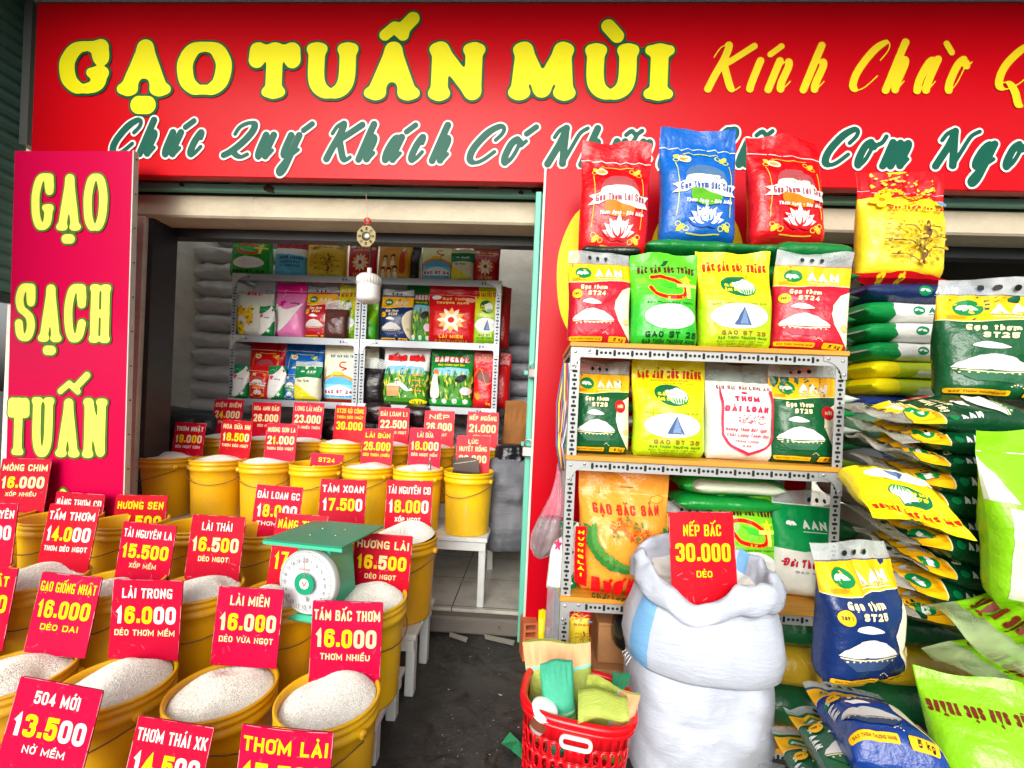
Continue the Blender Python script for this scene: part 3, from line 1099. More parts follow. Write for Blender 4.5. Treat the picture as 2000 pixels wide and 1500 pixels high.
def bowl(a, cx, cy, rw, body, trim):
    a.poly([(cx - rw, cy), (cx + rw, cy), (cx + rw * .85, cy - rw * .2), (cx + rw * .5, cy - rw * .48), (cx - rw * .5, cy - rw * .48), (cx - rw * .85, cy - rw * .2)], body)
    rnd = random.Random(int(cx * 1000))
    top = [(cx - rw, cy)] + [(cx - rw + 2 * rw * k / 16, cy + rw * .5 * math.sin(math.pi * k / 16) ** .8 + rnd.uniform(-.008, .012)) for k in range(1, 16)] + [(cx + rw, cy)]
    a.poly(top + [(cx + rw * .5, cy - rw * .07), (cx - rw * .5, cy - rw * .07)], (222, 220, 214))
    a.line([(cx - rw * .95, cy - rw * .06), (cx, cy - rw * .15), (cx + rw * .95, cy - rw * .06)], .012, trim)
    for k in range(9):
        x = cx + rw * (-.8 + .2 * k)
        a.ell(x, cy - rw * .17, .012, .01, trim, 6)


def logo(a, cx, cy, r, word=True, col=GREEN, wcol=WHITE, sc=1.0):
    a.ell(cx, cy, r, r * .82, col)
    a.leaf(cx - r * .8, cy - r * .15, r * .85, r * .22, .55, WHITE)
    a.leaf(cx - r * .1, cy + r * .2, r * .85, r * .22, -.45, WHITE)
    a.leaf(cx - r * .35, cy - r * .3, r * .6, r * .14, .9, WHITE)
    a.leaf(cx + r * .1, cy - r * .25, r * .5, r * .14, .9, WHITE)
    if word:
        a.text('AAN', cx + r * 3.15 * sc, cy + r * .0, r * 3.3 * sc, r * 1.0, wcol, t=r * .27)
        a.line([(cx + r * 1.4, cy - r * .85), (cx + r * 4.7 * sc, cy - r * .8)], .008, wcol)


def d_aan(body, name, new=None, hdr=.86, H=1.48, word=True):
    a = Art(H)
    yb = H * .635
    a.poly([(.0, yb + .02), (.25, yb - .01), (.6, yb + .03), (1, yb + .05), (1, H * hdr), (0, H * hdr)], GOLD)
    a.line([(.0, yb + .02), (.25, yb - .01), (.6, yb + .03), (1, yb + .05)], .012, CREAM)
    a.poly([(1, yb - .02), (.84, yb - .12), (.74, H * .45), (.72, H * .36), (.78, H * .24), (.9, H * .1), (1, H * .03)], (236, 228, 196))
    logo(a, .24, H * .75, .125, word)
    a.text('Gạo thơm', .38, H * .575, .42, .075, CREAM, t=.018, slant=.2)
    a.text(name, .42, H * .51, .28, .07, CREAM, t=.02, slant=.15)
    a.blob([(.2, H * .42), (.3, H * .455), (.42, H * .44), (.5, H * .41), (.35, H * .4)], (244, 242, 236))
    bowl(a, .38, H * .24, .33, tuple(int(x * .75 + 40) for x in body), CREAM)
    if new:
        a.ell(.8, H * .5, .1, .1, new)
        a.text('MỚI', .8, H * .5, .1, .05, CREAM, t=.012)
    else:
        a.ell(.12, H * .5, .075, .075, GOLD)
        a.text('TOP 1', .12, H * .5, .1, .035, INK, t=.009)
    a.ell(.9, H * .23, .05, .05, (214, 190, 120))
    a.rrect(.02, H * .035, .52, H * .07, .02, GOLD)
    a.rrect(.62, H * .03, .9, H * .075, .02, GOLD)
    a.text('5 kg', .78, H * .052, .16, .04, INK, t=.01)
    rnd = random.Random(len(name) + int(body[0]))
    for k in range(4):
        a.line([(.06, H * (.655 + .008 * k)), (.06 + rnd.uniform(.1, .22), H * (.655 + .008 * k))], .005, (200, 130, 10), False, False)
    a.text('GẠO THƠM THƯỢNG HẠNG', .27, H * .052, .44, .018, INK, t=.004)
    a.text('TINH HOA HẠT GẠO VIỆT', .6, H * .7, .4, .02, WHITE, t=.005)
    for k in range(5):
        a.ell(.52 + .02 * k, H * (.1 + .012 * math.sin(k)), .008, .006, CREAM, 6)
    for k in range(3):
        a.ell(.34 + .13 * k, H * (hdr + .06), .028, .032, INK, 12)  # header holes as dark ovals, painting the darkness seen through them
    return a


def lotus(a, cx, cy, r, base):
    for ang, ln in ((.25, .95), (2.89, .95), (.62, 1.0), (2.52, 1.0), (1.0, 1.0), (2.14, 1.0), (.38, .75), (2.76, .75), (1.57, 1.1), (1.25, .8), (1.89, .8)):
        a.leaf(cx - .1 * r * math.cos(ang), cy - .03, r * ln * 1.06, r * .24, ang, base)
        a.leaf(cx, cy, r * ln * .95, r * .18, ang, WHITE)


def d_lotus(base, glow, word, wcol, H=1.6):
    a = Art(H)
    g = (236, 190, 60) if base[0] > 120 else (206, 214, 70)
    a.line([(0, H * .82), (.5, H * .812), (1, H * .8)], .012, WHITE)
    for x0, y0, sx, sy in ((.17, H * .755, 1, -1), (.85, H * .735, -1, -1), (.17, H * .08, 1, 1), (.85, H * .08, -1, 1)):
        for k in range(3):
            c = [(x0 + sx * (.02 + .05 * k + .035 * math.cos(t * .8)), y0 + sy * (.03 + .03 * (2 - k) + .03 * math.sin(t * .8))) for t in range(9)]
            a.line(c, .011, g)
        a.leaf(x0, y0, .13, .035, math.atan2(sy, sx), g)
    a.line([(.3, H * .765), (.5, H * .75), (.75, H * .755)], .013, g)
    a.line([(.3, H * .06), (.5, H * .052), (.72, H * .06)], .013, g)
    a.line([(.17, H * .66), (.19, H * .45), (.16, H * .2)], .011, g)
    a.line([(.87, H * .64), (.88, H * .45), (.86, H * .2)], .011, g)
    a.ell(.29, H * .70, .085, .06, (238, 226, 190), rot=-.2)
    a.ell(.29, H * .70, .06, .035, (226, 150, 60), rot=-.2)
    a.blob([(.3, H * .5), (.31, H * .585), (.42, H * .64), (.6, H * .645), (.74, H * .6), (.8, H * .49), (.6, H * .45)], tuple(int(x * .45 + 70) for x in base))
    a.blob([(.28, H * .46), (.3, H * .53), (.5, H * .555), (.72, H * .53), (.82, H * .46), (.6, H * .42), (.4, H * .43)], (226, 224, 200))
    a.blob([(.34, H * .4), (.4, H * .46), (.6, H * .46), (.76, H * .4), (.72, H * .31), (.5, H * .29), (.36, H * .32)], glow)
    a.poly([(.1, H * .39), (.18, H * .43), (.11, H * .465), (.22, H * .475), (.34, H * .51), (.5, H * .515), (.66, H * .49), (.8, H * .46), (.96, H * .47), (.9, H * .42), (.95, H * .375), (.8, H * .365), (.64, H * .39), (.48, H * .42), (.36, H * .42), (.26, H * .39)], WHITE)
    a.text(word, .55, H * .437, .68, .095, wcol, t=.016, slant=-.03, arc=.02)
    a.text('Thơm Ngon - Dẻo Mềm', .58, H * .32, .62, .05, WHITE, t=.014, slant=.2)
    lotus(a, .55, H * .14, .27, base)
    return a


def d_swoosh(base2, H=1.45):
    a = Art(H)
    a.line([(0, H * .85), (1, H * .835)], .006, (60, 140, 30))
    a.text('ĐẶC SẢN SÓC TRĂNG', .52, H * .80, .84, .105, (90, 20, 20), t=.023, arc=.02)
    a.leaf(.44, H * .86, .16, .035, .6, (10, 80, 30))
    a.ell(.15, H * .68, .08, .06, (120, 190, 40))
    for off, c, w in ((0, GOLD, .075), (0, RED, .055)):
        a.line([(.3, H * .72), (.4, H * .73), (.6, H * .7), (.78, H * .6), (.74, H * .5), (.55, H * .49), (.36, H * .52), (.27, H * .6)], w, c)
    a.poly([(.4, H * .68), (.62, H * .65), (.7, H * .58), (.52, H * .6)], base2)
    a.line([(.66, H * .62), (.96, H * .625)], .06, (226, 238, 110), cap=False)
    a.line([(.82, H * .62), (.83, H * .48)], .07, (226, 238, 110), cap=False)
    st = []
    for k in range(10):
        r_ = .1 if k % 2 == 0 else .042
        st.append((.8 + r_ * math.sin(k * math.pi / 5), H * .685 + r_ * math.cos(k * math.pi / 5)))
    a.poly(st, (240, 226, 40))
    a.text('SẢN PHẨM GẠO NGON', .55, H * .435, .7, .025, (40, 90, 20), t=.006)
    a.ell(.55, H * .29, .38, .19, (240, 240, 236))
    a.blob([(.3, H * .3), (.5, H * .36), (.78, H * .33), (.8, H * .25), (.5, H * .22)], (228, 228, 226))
    a.text('GAO ST 25', .56, H * .105, .76, .085, (10, 62, 22), t=.022)
    a.text('GAO THƠM THƯỢNG HẠNG', .54, H * .045, .8, .045, (10, 62, 22), t=.01)
    return a


def d_sail(H=1.5, oval=True, green=(150, 206, 20)):
    a = Art(H)
    a.text('ĐẶC SẢN SÓC TRĂNG', .51, H * .83, .86, .125, (206, 40, 20), t=.026)
    a.text('SẢN PHẨM CỦA PHÁP', .5, H * .765, .5, .022, (170, 120, 20), t=.005)
    a.text('HƯƠNG VIỆT NAM', .62, H * .735, .4, .022, (170, 120, 20), t=.005)
    if oval:
        a.ell(.5, H * .61, .235, .165, (0, 110, 60), rot=-.25)
        a.blob([(.42, H * .68), (.55, H * .7), (.7, H * .64), (.7, H * .55), (.58, H * .515), (.46, H * .56)], (236, 240, 232))
        a.leaf(.32, H * .665, .3, .04, .2, (20, 100, 60))
        a.text('GẠO', .4, H * .62, .17, .055, YEL, t=.016)
        a.text('ÔNG CUA', .41, H * .565, .2, .05, YEL, t=.013)
        for k in range(6):
            a.leaf(.55 + .025 * k, H * .51, .13, .012, 1.9 - .16 * k, (60, 150, 40))
    a.text('GẠO NGON NHẤT THẾ GIỚI', .5, H * .425, .72, .028, (150, 140, 20), t=.006)
    a.ell(.5, H * .305, .385, .18, (240, 241, 238))
    a.blob([(.2, H * .3), (.4, H * .35), (.72, H * .34), (.82, H * .29), (.5, H * .25)], (226, 228, 224))
    a.poly([(.55, H * .4), (.42, H * .225), (.46, H * .22), (.66, H * .22)], (66, 92, 136))
    a.poly([(.555, H * .385), (.5, H * .235), (.62, H * .235)], (110, 140, 180))
    a.text('GAO ST 25', .56, H * .145, .62, .065, (150, 110, 16), t=.018)
    a.text('GẠO THƠM THƯỢNG HẠNG', .54, H * .1, .68, .035, (70, 110, 16), t=.008)
    for k in range(3):
        a.text('SẢN PHẨM CỦA VIỆT NAM', .52, H * (.07 - .022 * k), .66 - .05 * k, .018, (90, 130, 16), t=.004)
    return a


def d_dailoan(H=1.45):
    a = Art(H)
    pk = (222, 40, 80)
    a.text('GẠO ĐẶC SẢN LONG AN', .54, H * .735, .8, .055, (130, 40, 60), t=.014)
    a.ell(.54, H * .68, .05, .02, pk)
    a.text('THƠM', .56, H * .615, .36, .085, pk, t=.03, slant=.15)
    a.text('ĐÀI LOAN', .54, H * .51, .64, .09, pk, t=.034, slant=.1)
    rnd = random.Random(4)
    for k in range(46):
        a.ell(.4 + .4 * rnd.random(), H * (.36 + .09 * rnd.random()), .014, .01, (232, 90, 120), 6)
    a.text('Hương Thơm Bát Ngát', .52, H * .30, .6, .05, pk, t=.011, slant=.3)
    a.text('Chất Lượng Tuyệt Hảo', .54, H * .245, .62, .045, pk, t=.01, slant=.3)
    a.text('TRỌNG LƯỢNG', .52, H * .185, .34, .03, pk, t=.008)
    a.text('5 KG', .52, H * .14, .12, .03, pk, t=.008)
    for x in (.19, .93):
        a.line([(x, H * .7), (x, H * .24)], .035, pk)
        a.line([(x, H * .24), (x + (.1 if x < .5 else -.1), H * .14), (.55, H * .07)], .035, pk)
    return a


def d_wreath(H=1.45):
    a = Art(H)
    rd, gr = (214, 28, 22), (44, 120, 44)
    a.line([(0, H * .84), (.4, H * .815), (1, H * .8)], .007, (240, 200, 120))
    a.rect(.44, H * .855, .6, H * .862, (120, 70, 20))
    a.text('GẠO ĐẶC SẢN', .5, H * .685, .74, .12, (190, 50, 40), t=.024, cap=True, arc=-.02)
    a.ell(.86, H * .77, .085, .05, (236, 120, 40), rot=.2)
    a.ell(.86, H * .77, .07, .038, (250, 176, 70), rot=.2)
    rnd = random.Random(9)
    for k in range(46):
        t = rnd.random()
        x, y = .3 + .45 * t + rnd.uniform(-.04, .04), H * (.5 + .05 * math.sin(t * 6)) + rnd.uniform(-.06, .08)
        c = rnd.choice(((226, 110, 30), (236, 90, 40), (240, 140, 50), (214, 150, 60)))
        for q in range(4):
            a.leaf(x, y, .034, .013, q * 1.57 + t * 5, c)
        a.ell(x, y, .009, .009, (150, 60, 20), 6)
    for k in range(10):
        a.leaf(.32 + .4 * rnd.random(), H * (.46 + .12 * rnd.random()), .05, .016, rnd.random() * 6, (110, 130, 50))
    for sgn in (-1, 1):
        for k in range(10):
            t = k / 10
            x = .5 + sgn * (.02 + .36 * math.sin(t * 1.7))
            y = H * (.215 + .32 * t ** 1.5)
            dirn = math.atan2(.5 + t, sgn * (1 - t) + .001)
            a.leaf(x, y, .105, .022, dirn + .55, gr)
            a.leaf(x, y, .105, .022, dirn - .45, (70, 140, 56))
        a.line([(.5 + sgn * (.02 + .36 * math.sin(k / 10 * 1.7)), H * (.215 + .32 * (k / 10) ** 1.5)) for k in range(11)], .009, gr)
    a.text('HƯƠNG LÀI', .54, H * .125, .84, .125, RED, t=.042)
    a.text('Chất Lượng Đặc Biệt', .52, H * .06, .78, .05, (70, 70, 20), t=.013)
    a.text('Hương Thơm Bát Ngát', .5, H * .02, .78, .04, (60, 50, 20), t=.013)
    a.rect(.02, H * .1, .09, H * .52, RED)
    for k, ch in enumerate('HƯƠNGLÀI'):
        a.text(ch, .055, H * (.48 - .045 * k), .035, .035, YEL, t=.009)
    return a


def d_blossom(H=1.5):
    a = Art(H)
    rd = (206, 10, 24)
    a.poly([(0, H * .74), (.3, H * .735), (.6, H * .76), (1, H * .73), (1, H), (0, H)], rd)
    a.line([(0, H * .815), (.4, H * .8), (1, H * .79)], .006, WHITE)
    rnd = random.Random(3)

    def flower(x, y, r):
        for q in range(5):
            an = q * 1.257 + x * 9
            a.ell(x + r * .55 * math.cos(an), y + r * .55 * math.sin(an), r * .5, r * .4, (250, 206, 30), 10, an)
        a.ell(x, y, r * .28, r * .28, (214, 130, 10), 8)
    for k in range(14):
        x = .22 + .62 * k / 13
        flower(x, H * (.775 + .05 * math.sin(k * .6)), .032)
    for k in range(16):
        a.leaf(.18 + .3 * rnd.random(), H * (.86 + .08 * rnd.random()), .05, .014, .2, (246, 190, 60))
    for k in range(10):
        a.ell(.52 + .12 * math.sin(k * .7), H * (.84 + .013 * k), .016, .012, (246, 190, 60), 7)
    flower(.22, H * .69, .13)
    a.line([(.3, H * .71), (.5, H * .735), (.6, H * .68), (.5, H * .66)], .016, rd)
    a.line([(.55, H * .72), (.75, H * .75), (.9, H * .72)], .012, rd)
    a.ell(.9, H * .67, .07, .035, (120, 140, 190))
    a.text('Gạo Thơm Cao Cấp', .6, H * .6, .7, .06, (190, 50, 30), font='script', t=.015, cap=True, slant=.3)
    for k in range(7):
        a.line([(.25 - .01 * k, H * (.53 - .045 * k)), (.3 - .01 * k, H * (.535 - .045 * k))], .012, (190, 90, 30))
    a.line([(.62, H * .12), (.66, H * .2), (.6, H * .28), (.68, H * .36), (.66, H * .46)], .05, (110, 72, 50))
    for x1, y1 in ((.3, .3), (.9, .34), (.4, .42), (.85, .24), (.28, .18), (.8, .42)):
        a.line([(.64, H * (y1 - .08)), ((.64 + x1) / 2, H * y1 * 1.0), (x1, H * y1)], .016, (120, 84, 50))
    for k in range(120):
        an, rr = rnd.random() * 6.28, rnd.random() ** .6
        x, y = .57 + .33 * rr * math.cos(an), H * (.3 + .2 * rr * math.sin(an))
        a.ell(x, y, .02, .015, rnd.choice(((226, 176, 20), (240, 200, 40), (200, 150, 20), (150, 130, 30))), 7, an)
    a.poly([(0, 0), (1, 0), (1, H * .035), (.5, H * .06), (0, H * .05)], rd)
    flower(.2, H * .035, .05)
    flower(.42, H * .03, .04)
    return a


def d_arch(H=1.5, word=True):
    a = Art(H)
    a.text('ĐẶC SẢN SÓC TRĂNG', .55, H * .76, .76, .07, (20, 110, 160), t=.02)
    a.line([(.62, H * .66), (.5, H * .65), (.52, H * .58), (.7, H * .55), (.6, H * .52)], .035, (190, 30, 20))
    a.ell(.5, H * .3, .47, .24, (240, 150, 30))
    a.rect(.03, 0, .97, H * .3, (240, 150, 30))
    rnd = random.Random(5)
    for k in range(50):
        a.ell(rnd.choice((.06, .94)) + rnd.uniform(-.03, .03), H * .38 * rnd.random(), .02, .014, (200, 100, 10), 6)
    a.ell(.5, H * .29, .4, .19, (90, 180, 226))
    a.rect(.1, H * .07, .9, H * .29, (130, 204, 236))
    a.blob([(.12, H * .2), (.4, H * .27), (.6, H * .28), (.88, H * .2), (.8, H * .12), (.2, H * .12)], (224, 236, 240))
    a.ell(.5, H * .465, .16, .05, (250, 190, 40))
    a.text('GẠO ST 24', .5, H * .17, .74, .085, (170, 20, 60), t=.025)
    a.text('GẠO THƠM THƯỢNG HẠNG', .5, H * .1, .7, .03, (30, 90, 150), t=.007)
    a.rect(.02, 0, .98, H * .055, (214, 50, 20))
    return a


def d_field(word, H=1.4):
    a = Art(H)
    rnd = random.Random(11)
    a.poly([(0, 0), (1, 0), (1, H * .56), (.5, H * .6), (0, H * .57)], (70, 140, 40))
    a.poly([(.05, H * .5), (.95, H * .5), (.9, H * .62), (.5, H * .64), (.1, H * .62)], (130, 190, 230))
    for k in range(90):
        a.leaf(rnd.random(), H * (.1 + .4 * rnd.random()), .16, .016, 1.2 + rnd.random() * .8, rnd.choice(((120, 180, 50), (190, 200, 60), (60, 120, 30), (220, 210, 90), (30, 90, 30))))
    a.text(word, .5, H * .76, .78, .13, (196, 20, 34), t=.04, extra=.03)
    a.text(word, .5, H * .76, .78, .13, (250, 220, 220) if word == 'BANGKOK' else RED, t=.04)
    if word == 'BANGKOK':
        a.text('GẠO THƠM HẠT DÀI', .5, H * .665, .6, .04, YEL, t=.01)
        a.ell(.74, H * .46, .14, .07, (20, 24, 30), rot=.4)
        a.blob([(.12, H * .5), (.2, H * .56), (.22, H * .4), (.25, H * .16), (.06, H * .16), (.08, H * .4)], (236, 222, 210))
        a.blob([(.1, H * .54), (.18, H * .6), (.22, H * .52)], (226, 120, 40))
        a.rect(0, 0, 1, H * .12, (30, 150, 50))
        for k in range(4):
            a.ell(.14 + .24 * k, H * .1, .06, .045, WHITE, 16)
        a.ell(.85, H * .26, .12, .09, (226, 206, 210))
    else:
        a.ell(.28, H * .3, .15, .06, (236, 220, 190))
        a.poly([(.13, H * .3), (.43, H * .3), (.4, H * .14), (.16, H * .14)], (190, 150, 100))
        a.ell(.5, H * .3, .17, .05, (240, 234, 214), rot=-.7)
        for k in range(4):
            a.text('Hương Thơm'[k * 2:k * 2 + 4], .8, H * (.48 - .08 * k), .2, .05, (240, 160, 30), font='script', t=.016, cap=True)
        a.ell(.82, H * .07, .17, .055, YEL)
        a.text('10 kg', .82, H * .07, .2, .05, (20, 90, 30), t=.013)
    return a


def d_emblem(H=1.45):
    a = Art(H)
    a.line([(0, H * .8), (1, H * .79)], .008, (240, 200, 190))
    a.ell(.16, H * .75, .1, .055, (230, 230, 232))
    a.ell(.85, H * .71, .1, .06, (240, 170, 150))
    a.text('GẠO THƠM', .54, H * .73, .5, .065, (246, 206, 120), t=.017)
    a.text('THƯỢNG HẠNG', .5, H * .655, .66, .06, (246, 206, 120), t=.016)
    a.ell(.5, H * .36, .33, .22, (232, 60, 30))
    for k in range(12):
        an = k * math.pi / 6
        a.leaf(.5 + .1 * math.cos(an), H * .36 + .1 * math.sin(an), .2, .05, an, (250, 200, 110) if k % 2 else (250, 236, 210))
    a.ell(.5, H * .36, .14, .14, (250, 240, 226))
    a.ell(.5, H * .36, .07, .07, (214, 40, 30))
    a.text('LÀI MIÊN', .5, H * .1, .5, .07, (250, 190, 60), t=.022)
    a.text('CAMPUCHIA', .5, H * .035, .7, .06, (250, 190, 60), t=.02)
    return a


def d_corner(H=1.5):
    a = Art(H)
    gr = (0, 128, 64)
    a.poly([(0, H), (0, H * .72), (.3, H * .76), (.62, H * .9), (.75, H)], gr)
    a.poly([(1, 0), (1, H * .5), (.8, H * .28), (.5, H * .08), (.1, 0)], gr)
    a.poly([(1, H), (1, H * .78), (.8, H)], gr)
    for q in range(5):
        a.leaf(.22, H * .66, .14, .04, q * 1.257 + .3, (222, 40, 90))
        a.leaf(.75, H * .16, .12, .03, q * 1.257, (230, 244, 232))
    a.line([(.1, H * .85), (.3, H * .9), (.4, H * .84), (.5, H * .95)], .012, (190, 230, 200))
    a.line([(.55, H * .1), (.75, H * .2), (.9, H * .36)], .012, (190, 230, 200))
    a.text('Hương', .6, H * .6, .36, .06, (60, 70, 120), font='script', t=.015, cap=True)
    a.ell(.86, H * .86, .05, .06, (150, 20, 60))
    return a


def d_pink(H=1.55):
    a = Art(H)
    pk = (232, 24, 140)
    a.poly([(0, H * .8), (1, H * .8), (1, H), (0, H)], pk)
    a.line([(0, H * .85), (1, H * .85)], .02, (246, 130, 200))
    a.blob([(.05, H * .6), (.4, H * .5), (.75, H * .55), (.95, H * .62), (.6, H * .3), (.15, H * .1), (.05, H * .3)], (240, 238, 234))
    for q in range(5):
        a.leaf(.28, H * .62, .15, .045, q * 1.257 + .3, pk)
    a.text('riceday', .68, H * .62, .38, .06, (70, 40, 90), font='script', t=.014, cap=True)
    rnd = random.Random(8)
    for k in range(9):
        x, y = rnd.random(), H * .78 * rnd.random()
        a.line([(x, y), (x + .1, y + .08), (x + .04, y + .16), (x + .16, y + .18)], .012, (250, 190, 224))
    return a


def d_plainflower(H=1.3):
    a = Art(H)
    a.text('ST21', .45, H * .78, .34, .1, RED, t=.028)
    rnd = random.Random(2)
    for k in range(16):
        x, y = .3 + .22 * rnd.uniform(-1, 1), H * .3 + .26 * rnd.uniform(-1, 1)
        for q in range(5):
            a.leaf(x, y, .1, .035, q * 1.257 + k, rnd.choice(((250, 206, 30), (244, 180, 20))))
        a.leaf(x, y, .12, .02, k, (70, 130, 40))
    a.rect(.04, H * .06, .18, H * .12, (90, 130, 40))
    return a


def d_people(H=1.1):
    a = Art(H)
    a.text('HẠT NGỌC', .5, H * .86, .6, .08, (50, 30, 20), t=.02)
    a.blob([(.08, H * .2), (.1, H * .6), (.3, H * .76), (.7, H * .74), (.92, H * .6), (.92, H * .15)], (226, 150, 30))
    for x, y in ((.25, .48), (.5, .5), (.2, .22), (.4, .2), (.58, .24)):
        a.ell(x, H * y, .075, .07, (40, 26, 20), 14)
        a.ell(x, H * (y - .03), .05, .05, (240, 200, 160), 12)
        a.poly([(x - .07, H * (y - .2)), (x + .07, H * (y - .2)), (x + .05, H * (y - .08)), (x - .05, H * (y - .08))], (240, 236, 226))
    a.blob([(.75, H * .75), (.84, H * .6), (.86, H * .2), (.7, H * .18), (.72, H * .55)], (196, 70, 30))
    a.ell(.78, H * .68, .05, .06, WHITE, 14)
    return a


def d_jasmine(H=1.0):
    a = Art(H)
    a.poly([(0, H * .68), (1, H * .64), (1, H), (0, H)], (176, 16, 30))
    a.poly([(0, H * .5), (.5, H * .47), (1, H * .46), (1, H * .64), (0, H * .68)], (236, 236, 230))
    a.poly([(0, 0), (1, 0), (1, H * .47), (0, H * .52)], (96, 186, 226))
    a.text('MEKONG JASMINE', .58, H * .42, .7, .07, (20, 50, 120), t=.018)
    a.text('Long Grain Rice', .55, H * .33, .6, .05, (20, 60, 130), t=.012)
    a.text('No Chemicals', .55, H * .25, .6, .05, (20, 60, 130), t=.012)
    a.rect(.0, 0, 1, H * .05, (190, 24, 36))
    return a


def d_small(H=1.4):
    a = Art(H)
    a.poly([(0, H * .55), (.5, H * .6), (1, H * .58), (1, H * .88), (0, H * .88)], (0, 118, 64))
    logo(a, .3, H * .74, .1)
    a.text('Thu Thơm', .4, H * .5, .5, .09, (40, 60, 30), font='script', t=.018, cap=True, slant=.2)
    a.blob([(0, .0), (0, H * .4), (.3, H * .34), (.6, H * .2), (1, 0)], (216, 206, 40))
    rnd = random.Random(6)
    for k in range(14):
        a.leaf(.5 * rnd.random(), H * .25 * rnd.random(), .14, .014, .6 + rnd.random(), (236, 226, 90))
    return a


def d_redflower(H=1.5):
    a = Art(H)
    for k in range(5):
        a.ell(.25 + .12 * k, H * (.86 + .03 * (k % 2)), .04, .03, (240, 170, 40), 10)
    a.blob([(.15, H * .56), (.4, H * .64), (.75, H * .52), (.7, H * .42), (.3, H * .46)], (120, 70, 70))
    a.line([(0, H * .5), (.3, H * .66), (.6, H * .4), (1, H * .5)], .02, (240, 150, 40))
    for k in range(6):
        a.leaf(.2, H * .14, .22, .03, .4 + .35 * k, (246, 140, 30))
    a.text('5 kg', .7, H * .08, .18, .05, YEL, t=.012)
    return a


def d_side(word, left, body, H, wcol=None, lw=.24):
    """side gusset of a lying bag: x along its length"""
    a = Art(H, .04)
    if left:
        a.poly([(0, 0), (lw, 0), (lw + .02, H * .3), (lw - .01, H * .6), (lw + .03, H), (0, H)], left)
    if word:
        r = H * .23
        wc = wcol or (0, 110, 66)
        a.ell(0.45, H * .52, r, r * .85, (0, 128, 74))
        a.leaf(0.45 - r * .8, H * .5, r * .9, r * .22, .5, WHITE)
        a.leaf(0.45 - r * .05, H * .56, r * .85, r * .22, -.4, WHITE)
        a.text('AAN', 0.45 + r * 3.1, H * .54, r * 3.2, r * 1.15, wc, t=r * .3)
        a.line([(0.45 + r * 1.5, H * .34), (0.45 + r * 4.7, H * .34)], .004, wc)
    return a


CACHE = {}


def design(key, fn, *a):
    if key not in CACHE:
        CACHE[key] = fn(*a)
    return CACHE[key]


# ------------------------------------------------------------------ setting
GROUND_Z, TILE_Z, WALL_Y = 0.0, 0.11, 2.34

mb = MB()
n = 60
xs = np.linspace(-60, 60, 3)
mb.add([(-200, -200, 0), (200, -200, 0), (200, 200, 0), (-200, 200, 0)], [(0, 1, 2, 3)], M((52, 52, 50), 'asphalt'), False)
tag(mb.build('ground'), kind='structure')

mb = MB()
mb.box((-3.2, WALL_Y + .03, 0.02), (3.6, 5.2, TILE_Z), M((206, 200, 188), 'tile'))
tag(mb.build('tile_floor'), kind='structure')
mb = MB()
mb.box((-3.2, WALL_Y - .05, 0.004), (3.6, WALL_Y + .027, TILE_Z - .012), M((112, 106, 98), 'plaster'), .012)
tag(mb.build('door_step_kerb'), kind='structure')

shop = thing('shop_building', 'cream plastered shop building with open doorways behind the red signs', 'building')
ZB0 = P(660, 430, WALL_Y).z          # bottom of the beam
ZT = 4.2
XL = P(270, 700, WALL_Y).x           # left side of the doorway
XR = P(1062, 700, WALL_Y).x
XR2 = P(1600, 600, WALL_Y).x
pl = M((206, 194, 168), 'plaster')
mb = MB()
mb.box((-3.1, WALL_Y, ZB0), (3.6, WALL_Y + .17, P(660, 386, WALL_Y).z), pl, .01)
mb.box((-3.1, WALL_Y + .004, P(660, 372, WALL_Y).z), (3.6, WALL_Y + .17, ZT), pl)
mb.build('beam', shop)
mb = MB()
mb.box((-3.1, WALL_Y + .02, P(660, 389, WALL_Y).z), (3.6, WALL_Y + .14, P(660, 372, WALL_Y).z), M((40, 44, 40), 'matte'))  # dark filler whose colour stands for the shade in the gap
mb.build('beam_slot', shop)
mb = MB()
mb.box((-2.6, WALL_Y - .035, P(660, 382, WALL_Y).z), (3.6, WALL_Y + .0, P(660, 370, WALL_Y).z), M((128, 190, 172), 'rust'))
mb.build('gate_rail', shop)
mb = MB()
mb.box((-3.1, WALL_Y, 0.0), (XL, WALL_Y + .2, ZB0), M((226, 216, 200), 'plaster'))
mb.build('left_pier', shop)
mb = MB()
mb.box((XR + .06, WALL_Y, 0.0), (XR2, WALL_Y + .2, ZB0), M((200, 192, 172), 'plaster'))
mb.build('middle_pier', shop)
mb = MB()
wl_ = M((236, 232, 218), 'plaster')
mb.box((-3.1, 4.55, TILE_Z), (3.6, 4.65, 3.2), wl_)
mb.box((-3.1, WALL_Y + .2, TILE_Z), (-2.98, 4.55, 3.2), wl_)
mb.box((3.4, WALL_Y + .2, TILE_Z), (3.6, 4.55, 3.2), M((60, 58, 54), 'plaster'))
mb.build('interior_wall', shop)
mb = MB()
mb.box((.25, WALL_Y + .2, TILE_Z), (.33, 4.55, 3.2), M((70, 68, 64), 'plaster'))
mb.build('partition', shop)
mb = MB()
cm_ = M((226, 224, 216), 'plaster')
mb.box((-3.1, WALL_Y + .17, 2.95), (3.6, 2.62, 3.05), cm_)  # roof left open over the inner left, shaped to let sky light in
mb.box((.1, 2.621, 2.95), (3.6, 4.65, 3.05), cm_)
mb.build('ceiling', shop)
